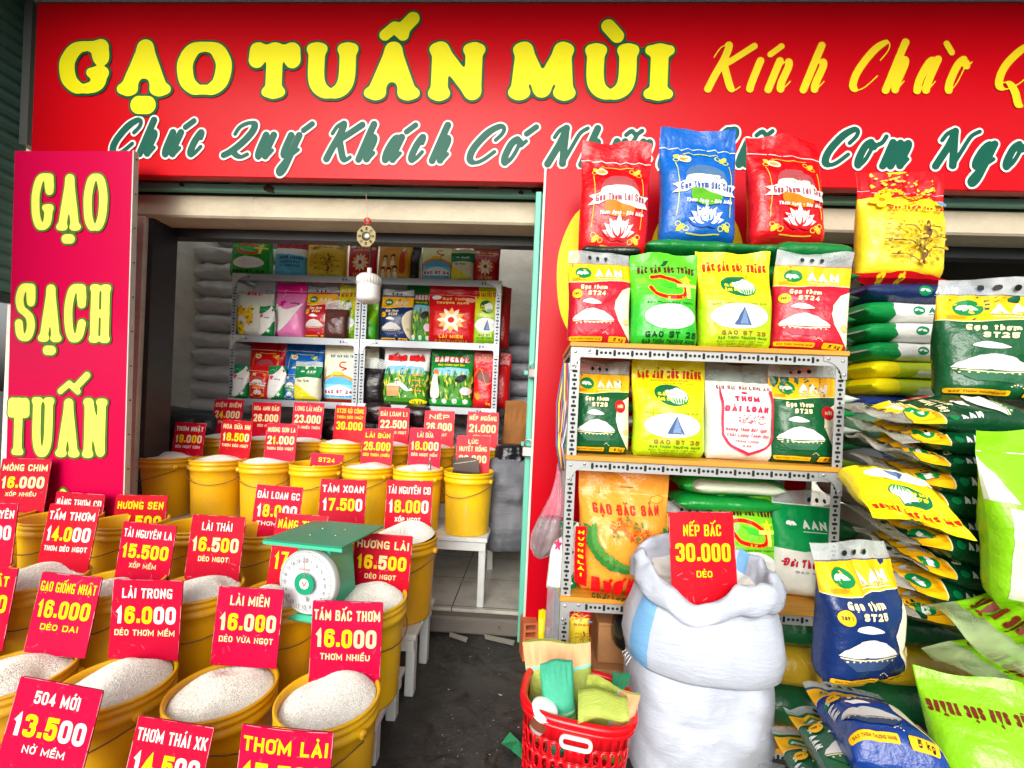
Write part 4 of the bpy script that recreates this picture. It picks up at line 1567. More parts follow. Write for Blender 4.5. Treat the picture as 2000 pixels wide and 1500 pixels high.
# dark shutter box under the beam and its guide
mb = MB()
mb.box((XL, WALL_Y + .171, P(660, 472, WALL_Y + .18).z), (XR, WALL_Y + .24, ZB0 + .03), M((46, 50, 52), 'paint'))
mb.build('shutter_housing', shop)
mb = MB()
mb.box((XR2, WALL_Y + .171, P(1700, 500, WALL_Y + .18).z), (3.5, WALL_Y + .24, ZB0 + .03), M((36, 40, 44), 'paint'))
mb.build('shutter_housing', shop)
mb = MB()
mb.box((XL, WALL_Y + .03, TILE_Z), (XL + .03, WALL_Y + .2, ZB0), M((34, 40, 44), 'paint'))
mb.build('door_frame', shop)
mb = MB()
for k in range(7):
    x = -2.4 + .72 * k
    mb.tube([(x, WALL_Y - .004, P(660, 366, WALL_Y).z + .006 * k), (x + .3, WALL_Y - .006, P(660, 362, WALL_Y).z - .01), (x + .62, WALL_Y - .004, P(660, 366, WALL_Y).z + .01)], .003, M((40, 34, 30), 'matte'), 5)
mb.build('cable', shop)
rust_bits = MB()
for px, py, r in ((525, 368, .028), (1050, 372, .03), (1018, 376, .014), (355, 361, .012)):
    p = P(px, py, WALL_Y - .04)
    vs = [(p.x + r * (1 + .4 * math.sin(k * 2.3)) * math.cos(k * .9), p.y - .003, p.z + r * .7 * (1 + .3 * math.cos(k * 3)) * math.sin(k * .9)) for k in range(7)]
    vs += [(v[0], v[1] + .02, v[2]) for v in vs]
    rust_bits.add(vs, [tuple(range(7))] + [(k, (k + 1) % 7, (k + 1) % 7 + 7, k + 7) for k in range(7)], M((66, 44, 32), 'matte'), False)
rust_bits.build('rust_patch', shop)

# roof canopy over the pavement (its front edge is above the picture)
mb = MB()
mb.box((-4.2, 1.35, 3.52), (4.2, 2.4, 3.56), M((120, 126, 124), 'metal'))
for k in range(18):
    mb.box((-4.2 + .48 * k, 1.35, 3.47), (-4.2 + .48 * k + .05, 2.4, 3.519), M((70, 74, 74), 'metal'))
canopy = mb.build('roof_canopy')
tag(canopy, 'grey sheet metal canopy just above the long red sign', 'canopy')

# roller shutter of the next unit, seen along its face at the left edge
mb = MB()
prof = []
zb = P(20, 562, 2.1).z
k = 0
z = zb
while z < 3.5:
    prof += [(0, z), (.012, z + .012), (.016, z + .035), (.012, z + .058), (0, z + .07)]
    z += .075
ys = (0.9, 2.3)
xsh = P(46, 300, 2.3).x
vs = [(xsh + p[0], y, p[1]) for y in ys for p in prof]
m_ = len(prof)
mb.add(vs, [(i, i + 1, m_ + i + 1, m_ + i) for i in range(m_ - 1)], M((78, 120, 108), 'paint'), False)
mb.box((xsh - .02, .9, zb - .05), (xsh + .02, 2.3, zb - .001), M((44, 66, 62), 'metal'))
shut = mb.build('roller_shutter')
tag(shut, 'half raised dark green roller shutter beside the left end of the sign', 'shutter')
mb = MB()
mb.box((P(44, 200, 2.27).x, 2.26, P(60, 280, 2.25).z), (P(60, 200, 2.27).x, 2.33, 3.46), M((110, 112, 110), 'metal'))
tag(mb.build('shutter_guide_post'), 'grey metal post between the green shutter and the sign', 'post')

# ------------------------------------------------------------------ sign boards
SR = (188, 0, 16)


def plane_from(tl, tr, bl, Y, Y2=None):
    """a board's frame from three corners in the photo: origin at the lower left corner, x along the top, z up"""
    a, b, c = P(*tl, Y), P(*tr, Y if Y2 is None else Y2), P(*bl, Y)
    x = (b - a)
    w = x.length
    x.normalize()
    zv = (a - c)
    h = zv.length
    zv = (zv - x * zv.dot(x)).normalized()
    y = zv.cross(x)
    m = Matrix((x, y, zv)).transposed().to_4x4()
    m.translation = a - zv * h
    return m, w, h


def text_on(art_mb, mw, word, box, Y, col, outline=None, fin='ink', y0=-.004, blend=.03, **kw):
    """letters whose capitals fill the photo box (x0, ytop, x1, ybottom) on the board with frame mw"""
    inv = mw.inverted()
    x0, t, x1, b = box
    tl_, bl_, tr_ = inv @ P(x0, t, Y), inv @ P(x0, b, Y), inv @ P(x1, (t + b) / 2, Y)
    W, Hh = tr_.x - (tl_.x + bl_.x) / 2, tl_.z - bl_.z
    cx, cz = (tr_.x + (tl_.x + bl_.x) / 2) / 2, (tl_.z + bl_.z) / 2
    st = []
    a = Art(1, .03)
    a.text(word, cx, cz, W, Hh, col, collect=st, **kw)
    grows = ([outline[1] / 2] if outline else []) + [0.0]
    for (vs, fs), c, dy in zip(sdf_letters(st, .0042, grows, blend), ([outline[0]] if outline else []) + [col], (0, .002) if outline else (0,)):
        art_mb.add([(p[0], y0 - dy, p[1]) for p in vs], fs, M(c, fin), False)


sign = thing('shop_sign', 'long red sign board over the shop with big yellow and green lettering', 'sign')
SY = 2.2
mwS, wS, hS = plane_from((62, 6), (1400, 4), (76, 336), SY)
mb = MB()
zb_, zt_ = P(1063, 357, SY).z, P(1000, 5, SY).z
xl_ = P(66, 150, SY).x
mb.box((xl_, 0, zb_), (3.3, .05, zt_), M(SR, 'board'), .004)
mb.build('board', sign)
mb = MB()
mb.box((xl_ - .012, -.004, zt_ + .0005), (3.3, .05, zt_ + .02), M((130, 128, 124), 'metal'))
mb.build('top_edge', sign)
I4 = Matrix.Translation((0, SY, 0))
sign.matrix_world = I4
SYEL, SGR = (228, 220, 6), (0, 92, 62)
for word, box in (('GẠO', (118, 76, 454, 190)), ('TUẤN', (484, 80, 952, 197)), ('MÙI', (988, 82, 1318, 199))):
    mb = MB()
    text_on(mb, I4, word, box, SY, SYEL, outline=((0, 78, 50), .024), font='slab', blend=.02, t=.09, contrast=.42, cap=True, gap=.05)
    mb.build('shop_name_word', sign)
for word, box in (('Kính', (1362, 82, 1622, 182)), ('Chào', (1648, 76, 1892, 184)), ('Ϙuý', (1926, 76, 2190, 186))):
    mb = MB()
    text_on(mb, I4, word, box, SY, (226, 200, 24), blend=0, font='script', t=.038, contrast=.84, nib='copper', slant=.34, cap=True)
    mb.build('greeting_word', sign)
for word, box in (('Chúc', (208, 228, 402, 307)), ('Quý', (428, 234, 592, 312)), ('Khách', (622, 236, 884, 318)), ('Có', (902, 240, 1026, 325)), ('Những', (1052, 244, 1330, 328)), ('Bữa', (1372, 246, 1530, 328)), ('Cơm', (1594, 246, 1778, 330)), ('Ngon', (1806, 250, 2060, 332))):
    mb = MB()
    text_on(mb, I4, word, box, SY, (0, 84, 66), outline=((226, 226, 220), .02), blend=0, font='script', t=.037, contrast=.45, nib='copper', slant=.38, cap=True)
    mb.build('wish_word', sign)

lsign = thing('upright_sign', 'tall narrow red sign with pale yellow letters at the left of the doorway', 'sign')
LY = 2.08
mwL, wL, hL = plane_from((28, 294), (260, 294), (-8, 1130), LY)
lsign.matrix_world = mwL
mb = MB()
mb.box((0, 0, 0), (wL, .022, hL), M((186, 0, 62), 'board'), .003)
mb.build('board', lsign)
mb = MB()
mb.box((wL + .0005, -.003, 0), (wL + .007, .026, hL), M((196, 190, 182), 'paint'))
for k in range(13):
    mb.lathe([(0, 0), (.004, 0), (.004, .004), (0, .005)], M((90, 86, 80), 'steel'), 8, (wL + .0072, .012, .06 + k * (hL - .1) / 12), 'x')
mb.build('edge_strip', lsign)
for word, box in (('GẠO', (64, 338, 212, 452)), ('SẠCH', (30, 552, 220, 668)), ('TUẤN', (16, 772, 212, 890)), ('MÙI', (8, 985, 205, 1100))):
    mb = MB()
    text_on(mb, mwL, word, box, LY, (222, 222, 92), outline=((70, 110, 40), .018), blend=.012, font='slab', t=.045, contrast=.25, cap=True, gap=.06)
    mb.build('word', lsign)

rsign = thing('upright_sign', 'tall red sign with large yellow letters standing behind the bag rack', 'sign')
RY = 2.16
mwR, wR, hR = plane_from((1068, 328), (1604, 340), (1054, 1240), RY)
rsign.matrix_world = mwR
mb = MB()
mb.box((0, 0, 0), (wR, .05, hR), M((190, 0, 22), 'board'), .003)
mb.build('board', rsign)
mb = MB()
mb.box((-.012, -.003, 0), (-.0005, .055, hR), M((214, 206, 200), 'paint'))
mb.build('edge_strip', rsign)
mb = MB()
text_on(mb, mwR, 'G', (1088, 388, 1262, 680), RY, (240, 212, 20), font='slab', t=.13, contrast=.2, cap=True)
mb.build('letter', rsign)
mb = MB()
a = Art(1, .03)
q = mwR.inverted() @ P(1358, 520, RY)
a.ell(q.x, q.z, .24, .36, (240, 212, 20), 40)
print_flat(mb, a, 0, 0, 1, -.0065)
mb.build('letter', rsign)

# ------------------------------------------------------------------ green folding gate
gate = thing('folding_gate', 'folded back turquoise steel gate with padlocks beside the right of the doorway', 'gate')
gx, gz0 = P(1016, 1215, 2.26).x, TILE_Z - .09
gm = M((96, 186, 160), 'rust')
gd = M((62, 132, 116), 'rust')  # darker gate green, painting the shade inside the slot recesses
ztop = P(1060, 385, 2.28).z
mb = MB()
mb.box((gx - .012, 2.22, gz0), (gx + .02, 2.30, ztop), gm, .004)
mb.box((gx + .021, 2.24, gz0), (gx + .085, 2.325, ztop), gm, .004)
mb.build('post', gate)
for k in range(6):
    zc = gz0 + .3 + k * .33
    mb = MB()
    a = Art(1, .2)
    a.poly(fillet([(gx + .032, zc - .13), (gx + .076, zc - .13), (gx + .076, zc + .13), (gx + .032, zc + .13)], .022, True, 6), (58, 124, 108))
    for vs, fs, col, layer in a.items:
        mb.add([(p[0], 2.2385, p[1]) for p in vs], fs, gd, False)
    rim = fillet([(gx + .032, zc - .13), (gx + .076, zc - .13), (gx + .076, zc + .13), (gx + .032, zc + .13)], .022, True, 4)
    mb.tube([(p[0], 2.2375, p[1]) for p in rim], .003, gm, 6, True)
    mb.build('slot', gate)
for zz in (P(1040, 728, 2.2).z, P(1036, 868, 2.2).z):
    mb = MB()
    mb.box((gx - .035, 2.212, zz - .012), (gx + .03, 2.2195, zz + .012), gm, .003)
    mb.build('hasp', gate)


def padlock(px, py, Y, size, label, rz):
    t = thing('padlock', label, 'padlock', pose(P(px, py, Y), rz, 0, 0), 'padlocks on the green gate')
    mb = MB()
    s = size
    mb.box((-.5 * s, -.16 * s, -.45 * s), (.5 * s, .16 * s, .45 * s), M((206, 204, 198), 'steel'), .08 * s)
    mb.build('body', t)
    mb = MB()
    arc = [(-.32 * s, 0, .4 * s), (-.32 * s, 0, .8 * s)] + [(-.32 * s * math.cos(q * math.pi / 8), 0, .8 * s + .32 * s * math.sin(q * math.pi / 8)) for q in range(1, 8)] + [(.32 * s, 0, .8 * s), (.32 * s, 0, .4 * s)]
    mb.tube(arc, .075 * s, M((190, 190, 186), 'steel'), 8)
    mb.build('shackle', t)


padlock(1041, 729, 2.19, .052, 'silver padlock on the gate, upper of the two, level with the inner shelves', 10)
padlock(1031, 882, 2.19, .058, 'silver padlock on the gate, lower of the two, above the hanging plastic bag', -8)

# ------------------------------------------------------------------ hanging lamp and mirror charm
lampt = thing('hanging_bulb', 'white round LED bulb hanging unlit before the inner shelves', 'bulb')
pb = P(719, 592, 2.56)
px_ = 2.56 / F_PX
mb = MB()
hb_ = 34 * px_
r_ = 22.5 * px_
mb.lathe([(0.001, 0), (.6 * r_, .002), (.9 * r_, .012), (r_, .03), (r_, hb_)], M((240, 240, 236), 'gloss'), 32, pb)
mb.build('diffuser', lampt)
mb = MB()
mb.lathe([(r_ * 1.0, hb_ + .0005), (r_ * 1.04, hb_ + .006), (r_ * 1.0, hb_ + .05), (r_ * .8, hb_ + .066), (.014, hb_ + .074), (.014, hb_ + .11), (.001, hb_ + .112)], M((214, 212, 206), 'paint'), 32, pb)
for k in range(28):
    an = k * 2 * math.pi / 28
    mb.tube([(pb.x + r_ * 1.03 * math.cos(an), pb.y + r_ * 1.03 * math.sin(an), pb.z + hb_ + .008), (pb.x + r_ * 1.0 * math.cos(an), pb.y + r_ * 1.0 * math.sin(an), pb.z + hb_ + .05)], .003, M((224, 222, 216), 'paint'), 5)
mb.build('heat_sink', lampt)
mb = MB()
mb.tube([(pb.x, pb.y, pb.z + hb_ + .111), (pb.x + .004, pb.y, pb.z + hb_ + .2), (pb.x - .004, pb.y, 2.94)], .005, M((30, 30, 30), 'matte'), 6)
mb.build('wire', lampt)

mir = thing('mirror_charm', 'brass octagonal mirror charm hanging on a red knot from the beam', 'charm')
pm = P(716, 462, 2.27)
s8 = 20 * 2.27 / F_PX
mb = MB()
oc = [(s8 * math.sin(math.pi / 8 + k * math.pi / 4), s8 * math.cos(math.pi / 8 + k * math.pi / 4)) for k in range(8)]
vs = [(pm.x + a_, pm.y - .006, pm.z + b_ * 1.1) for a_, b_ in oc] + [(pm.x + a_, pm.y + .006, pm.z + b_ * 1.1) for a_, b_ in oc]
mb.add(vs, [tuple(range(8)), tuple(range(15, 7, -1))] + [(k, k + 8, (k + 1) % 8 + 8, (k + 1) % 8) for k in range(8)], M((112, 98, 50), 'metal'), False)
for k in range(8):
    an = k * math.pi / 4
    for q in (-1, 0, 1):
        r0 = s8 * (.66 + .1 * q)
        mb.tube([(pm.x + r0 * math.cos(an) - .006 * math.sin(an), pm.y - .008, pm.z + r0 * math.sin(an) * 1.1 + .006 * math.cos(an)), (pm.x + r0 * math.cos(an) + .006 * math.sin(an), pm.y - .008, pm.z + r0 * math.sin(an) * 1.1 - .006 * math.cos(an))], .0016, M((84, 72, 36), 'matte'), 4)
mb.build('frame', mir)
mb = MB()
mb.lathe([(.0, .0085), (s8 * .42, .0085), (s8 * .46, .006), (s8 * .46, .0)], M((120, 116, 100), 'steel'), 24, (pm.x, pm.y, pm.z), 'y')
mb.build('mirror', mir)
mb = MB()
top = P(714, 355, 2.3)
mb.tube([(pm.x, pm.y, pm.z + s8 * 1.1), (pm.x, pm.y, pm.z + .1), top], .0016, M((190, 150, 140), 'matte'), 5)
mb.build('string', mir)
mb = MB()
for an in (0, 1.05, 2.1):
    mb.tube([(pm.x + .02 * math.cos(an + q * .7) * (1 - .5 * (q % 2)), pm.y, pm.z + .085 + .018 * math.sin(an + q * .7)) for q in range(9)], .003, M((200, 26, 22), 'matte'), 5, True)
mb.tube([(pm.x, pm.y, pm.z + .07), (pm.x - .01, pm.y, pm.z + .03)], .003, M((200, 26, 22), 'matte'), 5)
mb.build('red_knot', mir)

# ------------------------------------------------------------------ slotted steel shelving
def slots_x(mb, x0, x1, y, z, hgt, pitch, mt):
    """row of punched holes along x on a rail's face: short bars and dots in turn"""
    a = Art(1, .5)
    k = 0
    x = x0
    while x < x1:
        t = k % 4
        if t == 0:
            a.poly(fillet([(x - hgt * .13, z - hgt * .3), (x + hgt * .13, z - hgt * .3), (x + hgt * .13, z + hgt * .3), (x - hgt * .13, z + hgt * .3)], hgt * .12, True, 3), INK)
        elif t == 2:
            a.ell(x, z, hgt * .15, hgt * .15, INK, 10)
        else:
            a.poly(fillet([(x - pitch * .33, z - hgt * .14), (x + pitch * .33, z - hgt * .14), (x + pitch * .33, z + hgt * .14), (x - pitch * .33, z + hgt * .14)], hgt * .13, True, 3), INK)
        k += 1
        x += pitch
    for vs, fs, col, layer in a.items:
        mb.add([(p[0], y, p[1]) for p in vs], fs, mt, False)


def slots_z(mb, x, z0, z1, y, wid, pitch, mt):
    a = Art(1, .5)
    k = 0
    z = z0
    while z < z1:
        if k % 2 == 0:
            a.poly(fillet([(x - wid * .28, z - wid * .14), (x + wid * .28, z - wid * .14), (x + wid * .28, z + wid * .14), (x - wid * .28, z + wid * .14)], wid * .13, True, 3), INK)
        else:
            a.ell(x, z, wid * .14, wid * .17, INK, 10)
        k += 1
        z += pitch
    for vs, fs, col, layer in a.items:
        mb.add([(p[0], y, p[1]) for p in vs], fs, mt, False)


def gusset(mb, x, z, s, sx, sz, y, mt):
    pts = [(x, z), (x + sx * s, z), (x + sx * s, z + sz * s * .22)]
    for k in range(7):
        an = math.pi / 2 * k / 6
        pts.append((x + sx * (s - s * .8 * math.sin(an)), z + sz * (s * .22 + s * .78 * (1 - math.cos(an)))))
    pts.append((x, z + sz * s))
    q = [(p[0], y - .002, p[1]) for p in pts] + [(p[0], y, p[1]) for p in pts]
    L = len(pts)
    mb.add(q, [tuple(range(L)), tuple(range(2 * L - 1, L - 1, -1))] + [(k, (k + 1) % L, (k + 1) % L + L, k + L) for k in range(L)], mt, False)
    for bx, bz in ((.2, .2), (.8, .12), (.12, .8)):
        mb.lathe([(s * .07, -.0023), (s * .07, .0035), (s * .05, .005), (0, .0055)], M((190, 190, 188), 'steel'), 10, (x + sx * s * bx, y, z + sz * s * bz), 'y')


def rack(label, x0, x1, y0, y1, shelves, ztop, zbot, pw, rh, board, gs, mcol, pitch):
    t = thing('shelf_rack', label, 'rack')
    mt = M(mcol, 'metal')
    dk = M((14, 14, 15), 'matte')
    for x, sx in ((x0, 1), (x1, -1)):
        for y, sy in ((y0, 1), (y1, -1)):
            mb = MB()
            xa, xb = sorted((x, x + sx * pw))
            mb.box((xa, min(y, y + sy * .002), zbot), (xb, max(y, y + sy * .002), ztop), mt)
            xa2, xb2 = sorted((x, x + sx * .0025))
            mb.box((xa2, min(y + sy * .0021, y + sy * pw), zbot), (xb2, max(y + sy * .0021, y + sy * pw), ztop), mt)
            if sy == 1:
                slots_z(mb, x + sx * pw * .5, zbot + .02, ztop - .02, y - .0008, pw, pitch, dk)
            mb.build('post', t)
    for z in shelves:
        mb = MB()
        mb.box((x0 + .001, y0 - .003, z - rh - (.018 if board else 0)), (x1 - .001, y0 - .0005, z - (.0185 if board else 0)), mt)
        mb.box((x0 + .003, y1 + .0005, z - rh), (x1 - .003, y1 + .003, z - .02), mt)
        mb.box((x0 + .003, y0 + .003, z - rh), (x0 + .006, y1 - .003, z - .02), mt)
        mb.box((x1 - .006, y0 + .003, z - rh), (x1 - .003, y1 - .003, z - .02), mt)
        if board:
            slots_x(mb, x0 + gs * 1.15, x1 - gs * 1.1, y0 - .0038, z - .018 - rh / 2, rh, pitch, dk)
        else:
            slots_x(mb, x0 + gs * .5, x0 + gs * 1.2, y0 - .0038, z - rh / 2, rh * .7, pitch, dk)
            slots_x(mb, x1 - gs * 1.3, x1 - gs * .4, y0 - .0038, z - rh / 2, rh * .7, pitch, dk)
        mb.build('rail', t)
        if board:
            mb = MB()
            mb.box((x0 - .004, y0 - .012, z - .018), (x1 + .004, y1, z), M(board, 'wood'), .002)
            mb.build('shelf_board', t)
        else:
            mb = MB()
            mb.box((x0 + .004, y0 + .0005, z - .006), (x1 - .004, y1, z), mt)
            mb.build('shelf_plate', t)
        for x, sx in ((x0, 1), (x1, -1)):
            mb = MB()
            zz = z - rh - (.018 if board else 0)
            gusset(mb, x, z - (.02 if board else 0), gs, sx, -1, y0 - .0042, mt if board else M((200, 202, 200), 'metal'))
            mb.build('gusset_plate', t)
    return t


FRY0, FRY1 = 1.60, 1.98
FX0, FX1 = P(1112, 760, FRY0).x, P(1650, 780, FRY0).x
fz = [P(1380, 677, FRY0).z, P(1380, 901, FRY0).z, P(1250, 1172, FRY0).z, P(1230, 1437, FRY0).z]
rack('grey slotted steel rack with orange boards loaded with bags on the pavement', FX0, FX1, FRY0, FRY1, fz, fz[0], 0.0, .036, .038, (214, 148, 44), .085, (172, 175, 174), .0165)

BRY0, BRY1 = 3.12, 3.5
bz = [P(712, 541, BRY0).z, P(712, 663, BRY0).z, P(712, 788, BRY0).z]
BX0, BXm, BX1 = P(450, 660, BRY0).x, P(703, 660, BRY0).x, P(975, 670, BRY0).x
rack('grey slotted shelf rack inside the shop, left of the two, ending at the hanging bulb', BX0, BXm - .004, BRY0, BRY1, bz, bz[0] + .002, TILE_Z, .04, .05, None, .11, (156, 162, 168), .024)
rack('grey slotted shelf rack inside the shop, right of the two, next to the dark gap', BXm + .004, BX1, BRY0, BRY1, [z_ - .0 for z_ in bz], bz[0] + .002, TILE_Z, .04, .05, None, .11, (156, 162, 168), .024)


# ------------------------------------------------------------------ benches
WT = M((214, 218, 216), 'paint')


def bench(label, x0, x1, y0, y1, ztop, zfoot, nleg):
    t = thing('stepped_bench', label, 'bench')
    mb = MB()
    for k in range(3):
        d = (y1 - y0 - .02) / 3
        mb.box((x0, y0 + k * (d + .01), ztop - .025), (x1, y0 + k * (d + .01) + d, ztop), WT, .004)
    mb.build('top', t)
    mb = MB()
    mb.box((x0 + .01, y0 + .012, ztop - .075), (x1 - .01, y0 + .034, ztop - .026), WT)
    mb.box((x0 + .01, y1 - .034, ztop - .075), (x1 - .01, y1 - .012, ztop - .026), WT)
    mb.build('apron', t)
    for k in range(nleg):
        x = x1 - .05 - k * (x1 - x0 - .06) / (nleg - 1)
        for y in (y0 + .035, y1 - .085):
            mb = MB()
            mb.box((x, y, zfoot), (x + .04, y + .045, ztop - .0255), WT, .004)
            mb.build('leg', t)


XW0 = -2.35
bench('white painted bench inside the doorway under the upper rows of yellow buckets', P(285, 900, 2.4).x + .03, P(952, 1045, 2.36).x, 2.36, 3.04, .515, TILE_Z, 4)
bench('white painted bench on the pavement under the middle rows of yellow buckets', XW0, P(793, 1010, 1.93).x + .115, 1.745, 2.1, .285, 0.0, 5)
bench('low white painted bench under the buckets around the scale', XW0 + .2, P(716, 1140, 1.54).x + .11, 1.39, 1.72, .17, 0.0, 5)
# riser under the hindmost row
t = thing('plank_riser', 'white plank riser lifting the hindmost row of buckets on the inner bench', 'plank')
mb = MB()
mb.box((P(300, 900, 2.74).x, 2.73, .5155), (P(960, 1000, 2.7).x, 3.03, .6145), WT, .004)
mb.build('top', t)

# ------------------------------------------------------------------ buckets
BH, BR = .362, .150
BUCKET = M((244, 186, 10), 'bucket')


def make_bucket():
    mb = MB()
    rt, rb = BR - .008, BR - .022
    prof = [(0.001, .004), (rb - .01, .004), (rb, .0), (rb + .002, .008)]
    for k in range(1, 9):
        prof.append((rb + (rt - rb) * k / 9, .008 + (BH - .075) * k / 8))
    prof += [(rt, BH - .066), (BR - .002, BH - .062), (BR - .001, BH - .046), (rt, BH - .042), (rt + .001, BH - .034), (BR - .002, BH - .031), (BR - .001, BH - .02), (rt + .001, BH - .016), (rt + .002, BH - .012), (BR, BH - .009), (BR, BH - .002), (BR - .003, BH), (BR - .008, BH - .001), (BR - .012, BH - .01)]
    rn = BR - .012
    for k in range(1, 7):
        prof.append((rn - (rn - rb + .004) * k / 6, BH - .01 - (BH - .02) * k / 6))
    prof.append((.001, .01))
    mb.lathe(prof, BUCKET, 48)
    o = mb.build('rice_bucket')
    for sx in (-1, 1):
        mb = MB()
        mb.lathe([(.0, .014), (.011, .014), (.013, .01), (.013, .0)], BUCKET, 12, (sx * (BR - .003), 0, BH - .054), 'x')
        if sx < 0:
            mb.v = [(2 * sx * (BR - .003) - v[0], v[1], v[2]) for v in mb.v]
        mb.build('handle_lug', o)
    mb = MB()
    pts = [((BR + .012) * math.cos(math.pi * k / 14), -.018 - .13 * math.sin(math.pi * k / 14) * .95 - .0, BH - .054 - .085 * math.sin(math.pi * k / 14)) for k in range(15)]
    pts = [(p[0], -math.sqrt(max((BR + .004) ** 2 - min(abs(p[0]), BR + .004) ** 2, 0)) - .0, p[2]) for p in pts]
    mb.tube(pts, .0022, M((120, 84, 60), 'metal'), 6)
    mb.build('wire_handle', o)
    return o


def grain_mesh(seed, count, rad, dome, grain=.0072):
    """a heap of rice: a domed mound with separate grains lying on it"""
    rng = np.random.RandomState(seed)
    mb = MB()
    base = M((248, 246, 240), 'rice')

    def hgt(x, y):
        r = np.sqrt(x * x + y * y) / rad
        ex = .035 * math.sin(seed * 2.1) * x / rad + .02 * math.cos(seed * 1.7) * y / rad
        return ex * (1 - r ** 2 * .8) - .022 * np.exp(-((x + .05 * math.sin(seed)) ** 2 + (y + .06) ** 2) / .0016) + dome * (1 - r ** 2) + .006 * np.sin(x * 30 + seed) * np.cos(y * 26 + 1) * (1 - r * .6) - .02 * np.exp(-((x - .03) ** 2 + (y - .09) ** 2) / .001)
    nr, na = 14, 40
    vs = [(0, 0, float(hgt(0, 0)))]
    for i in range(1, nr + 1):
        for k in range(na):
            r, an = rad * i / nr, 2 * math.pi * k / na
            x, y = r * math.cos(an), r * math.sin(an)
            vs.append((x, y, float(hgt(x, y))))
    fs = [(0, 1 + k, 1 + (k + 1) % na) for k in range(na)]
    for i in range(nr - 1):
        for k in range(na):
            a, b = 1 + i * na, 1 + (i + 1) * na
            fs.append((a + k, b + k, b + (k + 1) % na, a + (k + 1) % na))
    mb.add(vs, fs, base, True)
    if count:
        r = rad * .985 * np.sqrt(rng.rand(count))
        an = rng.rand(count) * 2 * np.pi
        c = np.stack((r * np.cos(an), r * np.sin(an)), -1)
        z = hgt(c[:, 0], c[:, 1]) + rng.uniform(0, .0014, count)
        yaw = rng.rand(count) * 2 * np.pi
        tilt = rng.normal(0, .22, count)
        d = np.stack((np.cos(yaw) * np.cos(tilt), np.sin(yaw) * np.cos(tilt), np.sin(tilt)), -1)
        s = np.stack((-np.sin(yaw), np.cos(yaw), 0 * yaw), -1)
        u = np.cross(d, s)
        L = grain * rng.uniform(.35, .58, count)[:, None]
        W = grain * .17
        ctr = np.concatenate((c, z[:, None]), 1)
        P6 = np.stack((ctr - d * L, ctr + s * W - d * L * .3, ctr + u * W - d * L * .3, ctr - s * W - d * L * .3, ctr + d * L, ctr + s * W + d * L * .4, ctr + u * W + d * L * .4, ctr - s * W + d * L * .4), 1)
        T = [(0, 1, 2), (0, 2, 3), (1, 5, 6, 2), (2, 6, 7, 3), (4, 6, 5), (4, 7, 6)]
        allv = P6.reshape(-1, 3)
        cols = [M((244, 242, 234), 'grain'), M((228, 224, 212), 'grain'), M((250, 250, 246), 'grain')]
        for q in range(3):
            ids = np.arange(q, count, 3)
            sel = P6[ids].reshape(-1, 3)
            mb.add(sel, [tuple(i * 8 + t for t in T_) for i in range(len(ids)) for T_ in T], cols[q], False)
    return mb


bucket0 = make_bucket()
used_bucket = [False]


def place_bucket(x, y, z, label, group, rot=0):
    if not used_bucket[0]:
        o = bucket0
        used_bucket[0] = True
    else:
        o = copy_tree(bucket0)
    o.matrix_world = Matrix.Translation((x, y, z)) @ Matrix.Rotation(R(rot), 4, 'Z')
    tag(o, label, 'bucket', group)
    return o


RG = 'yellow buckets of rice'
RICE = {}


def place_rice(x, y, zrim, kind, label, rot=0, drop=.02, tint=None):
    rad = BR - .013 - drop * .06
    key = kind
    if key not in RICE:
        cnt, dm = {'near0': (15000, .062), 'near1': (15000, .052), 'near2': (15000, .058), 'mid': (9000, .05), 'far': (0, .03)}[kind]
        RICE[key] = grain_mesh(len(RICE) + 3, cnt, BR - .014, dm, .0066).build('rice_heap')
        o = RICE[key]
    else:
        o = RICE[key].copy()
        COL.objects.link(o)
    o.matrix_world = Matrix.Translation((x, y, zrim - drop)) @ Matrix.Rotation(R(rot), 4, 'Z')
    tag(o, label, 'rice', 'heaps of white rice in the buckets')


# ------------------------------------------------------------------ price boards
CR = (238, 212, 156)
TC = {'w': (232, 224, 212), 'y': (244, 208, 10), 'c': CR}


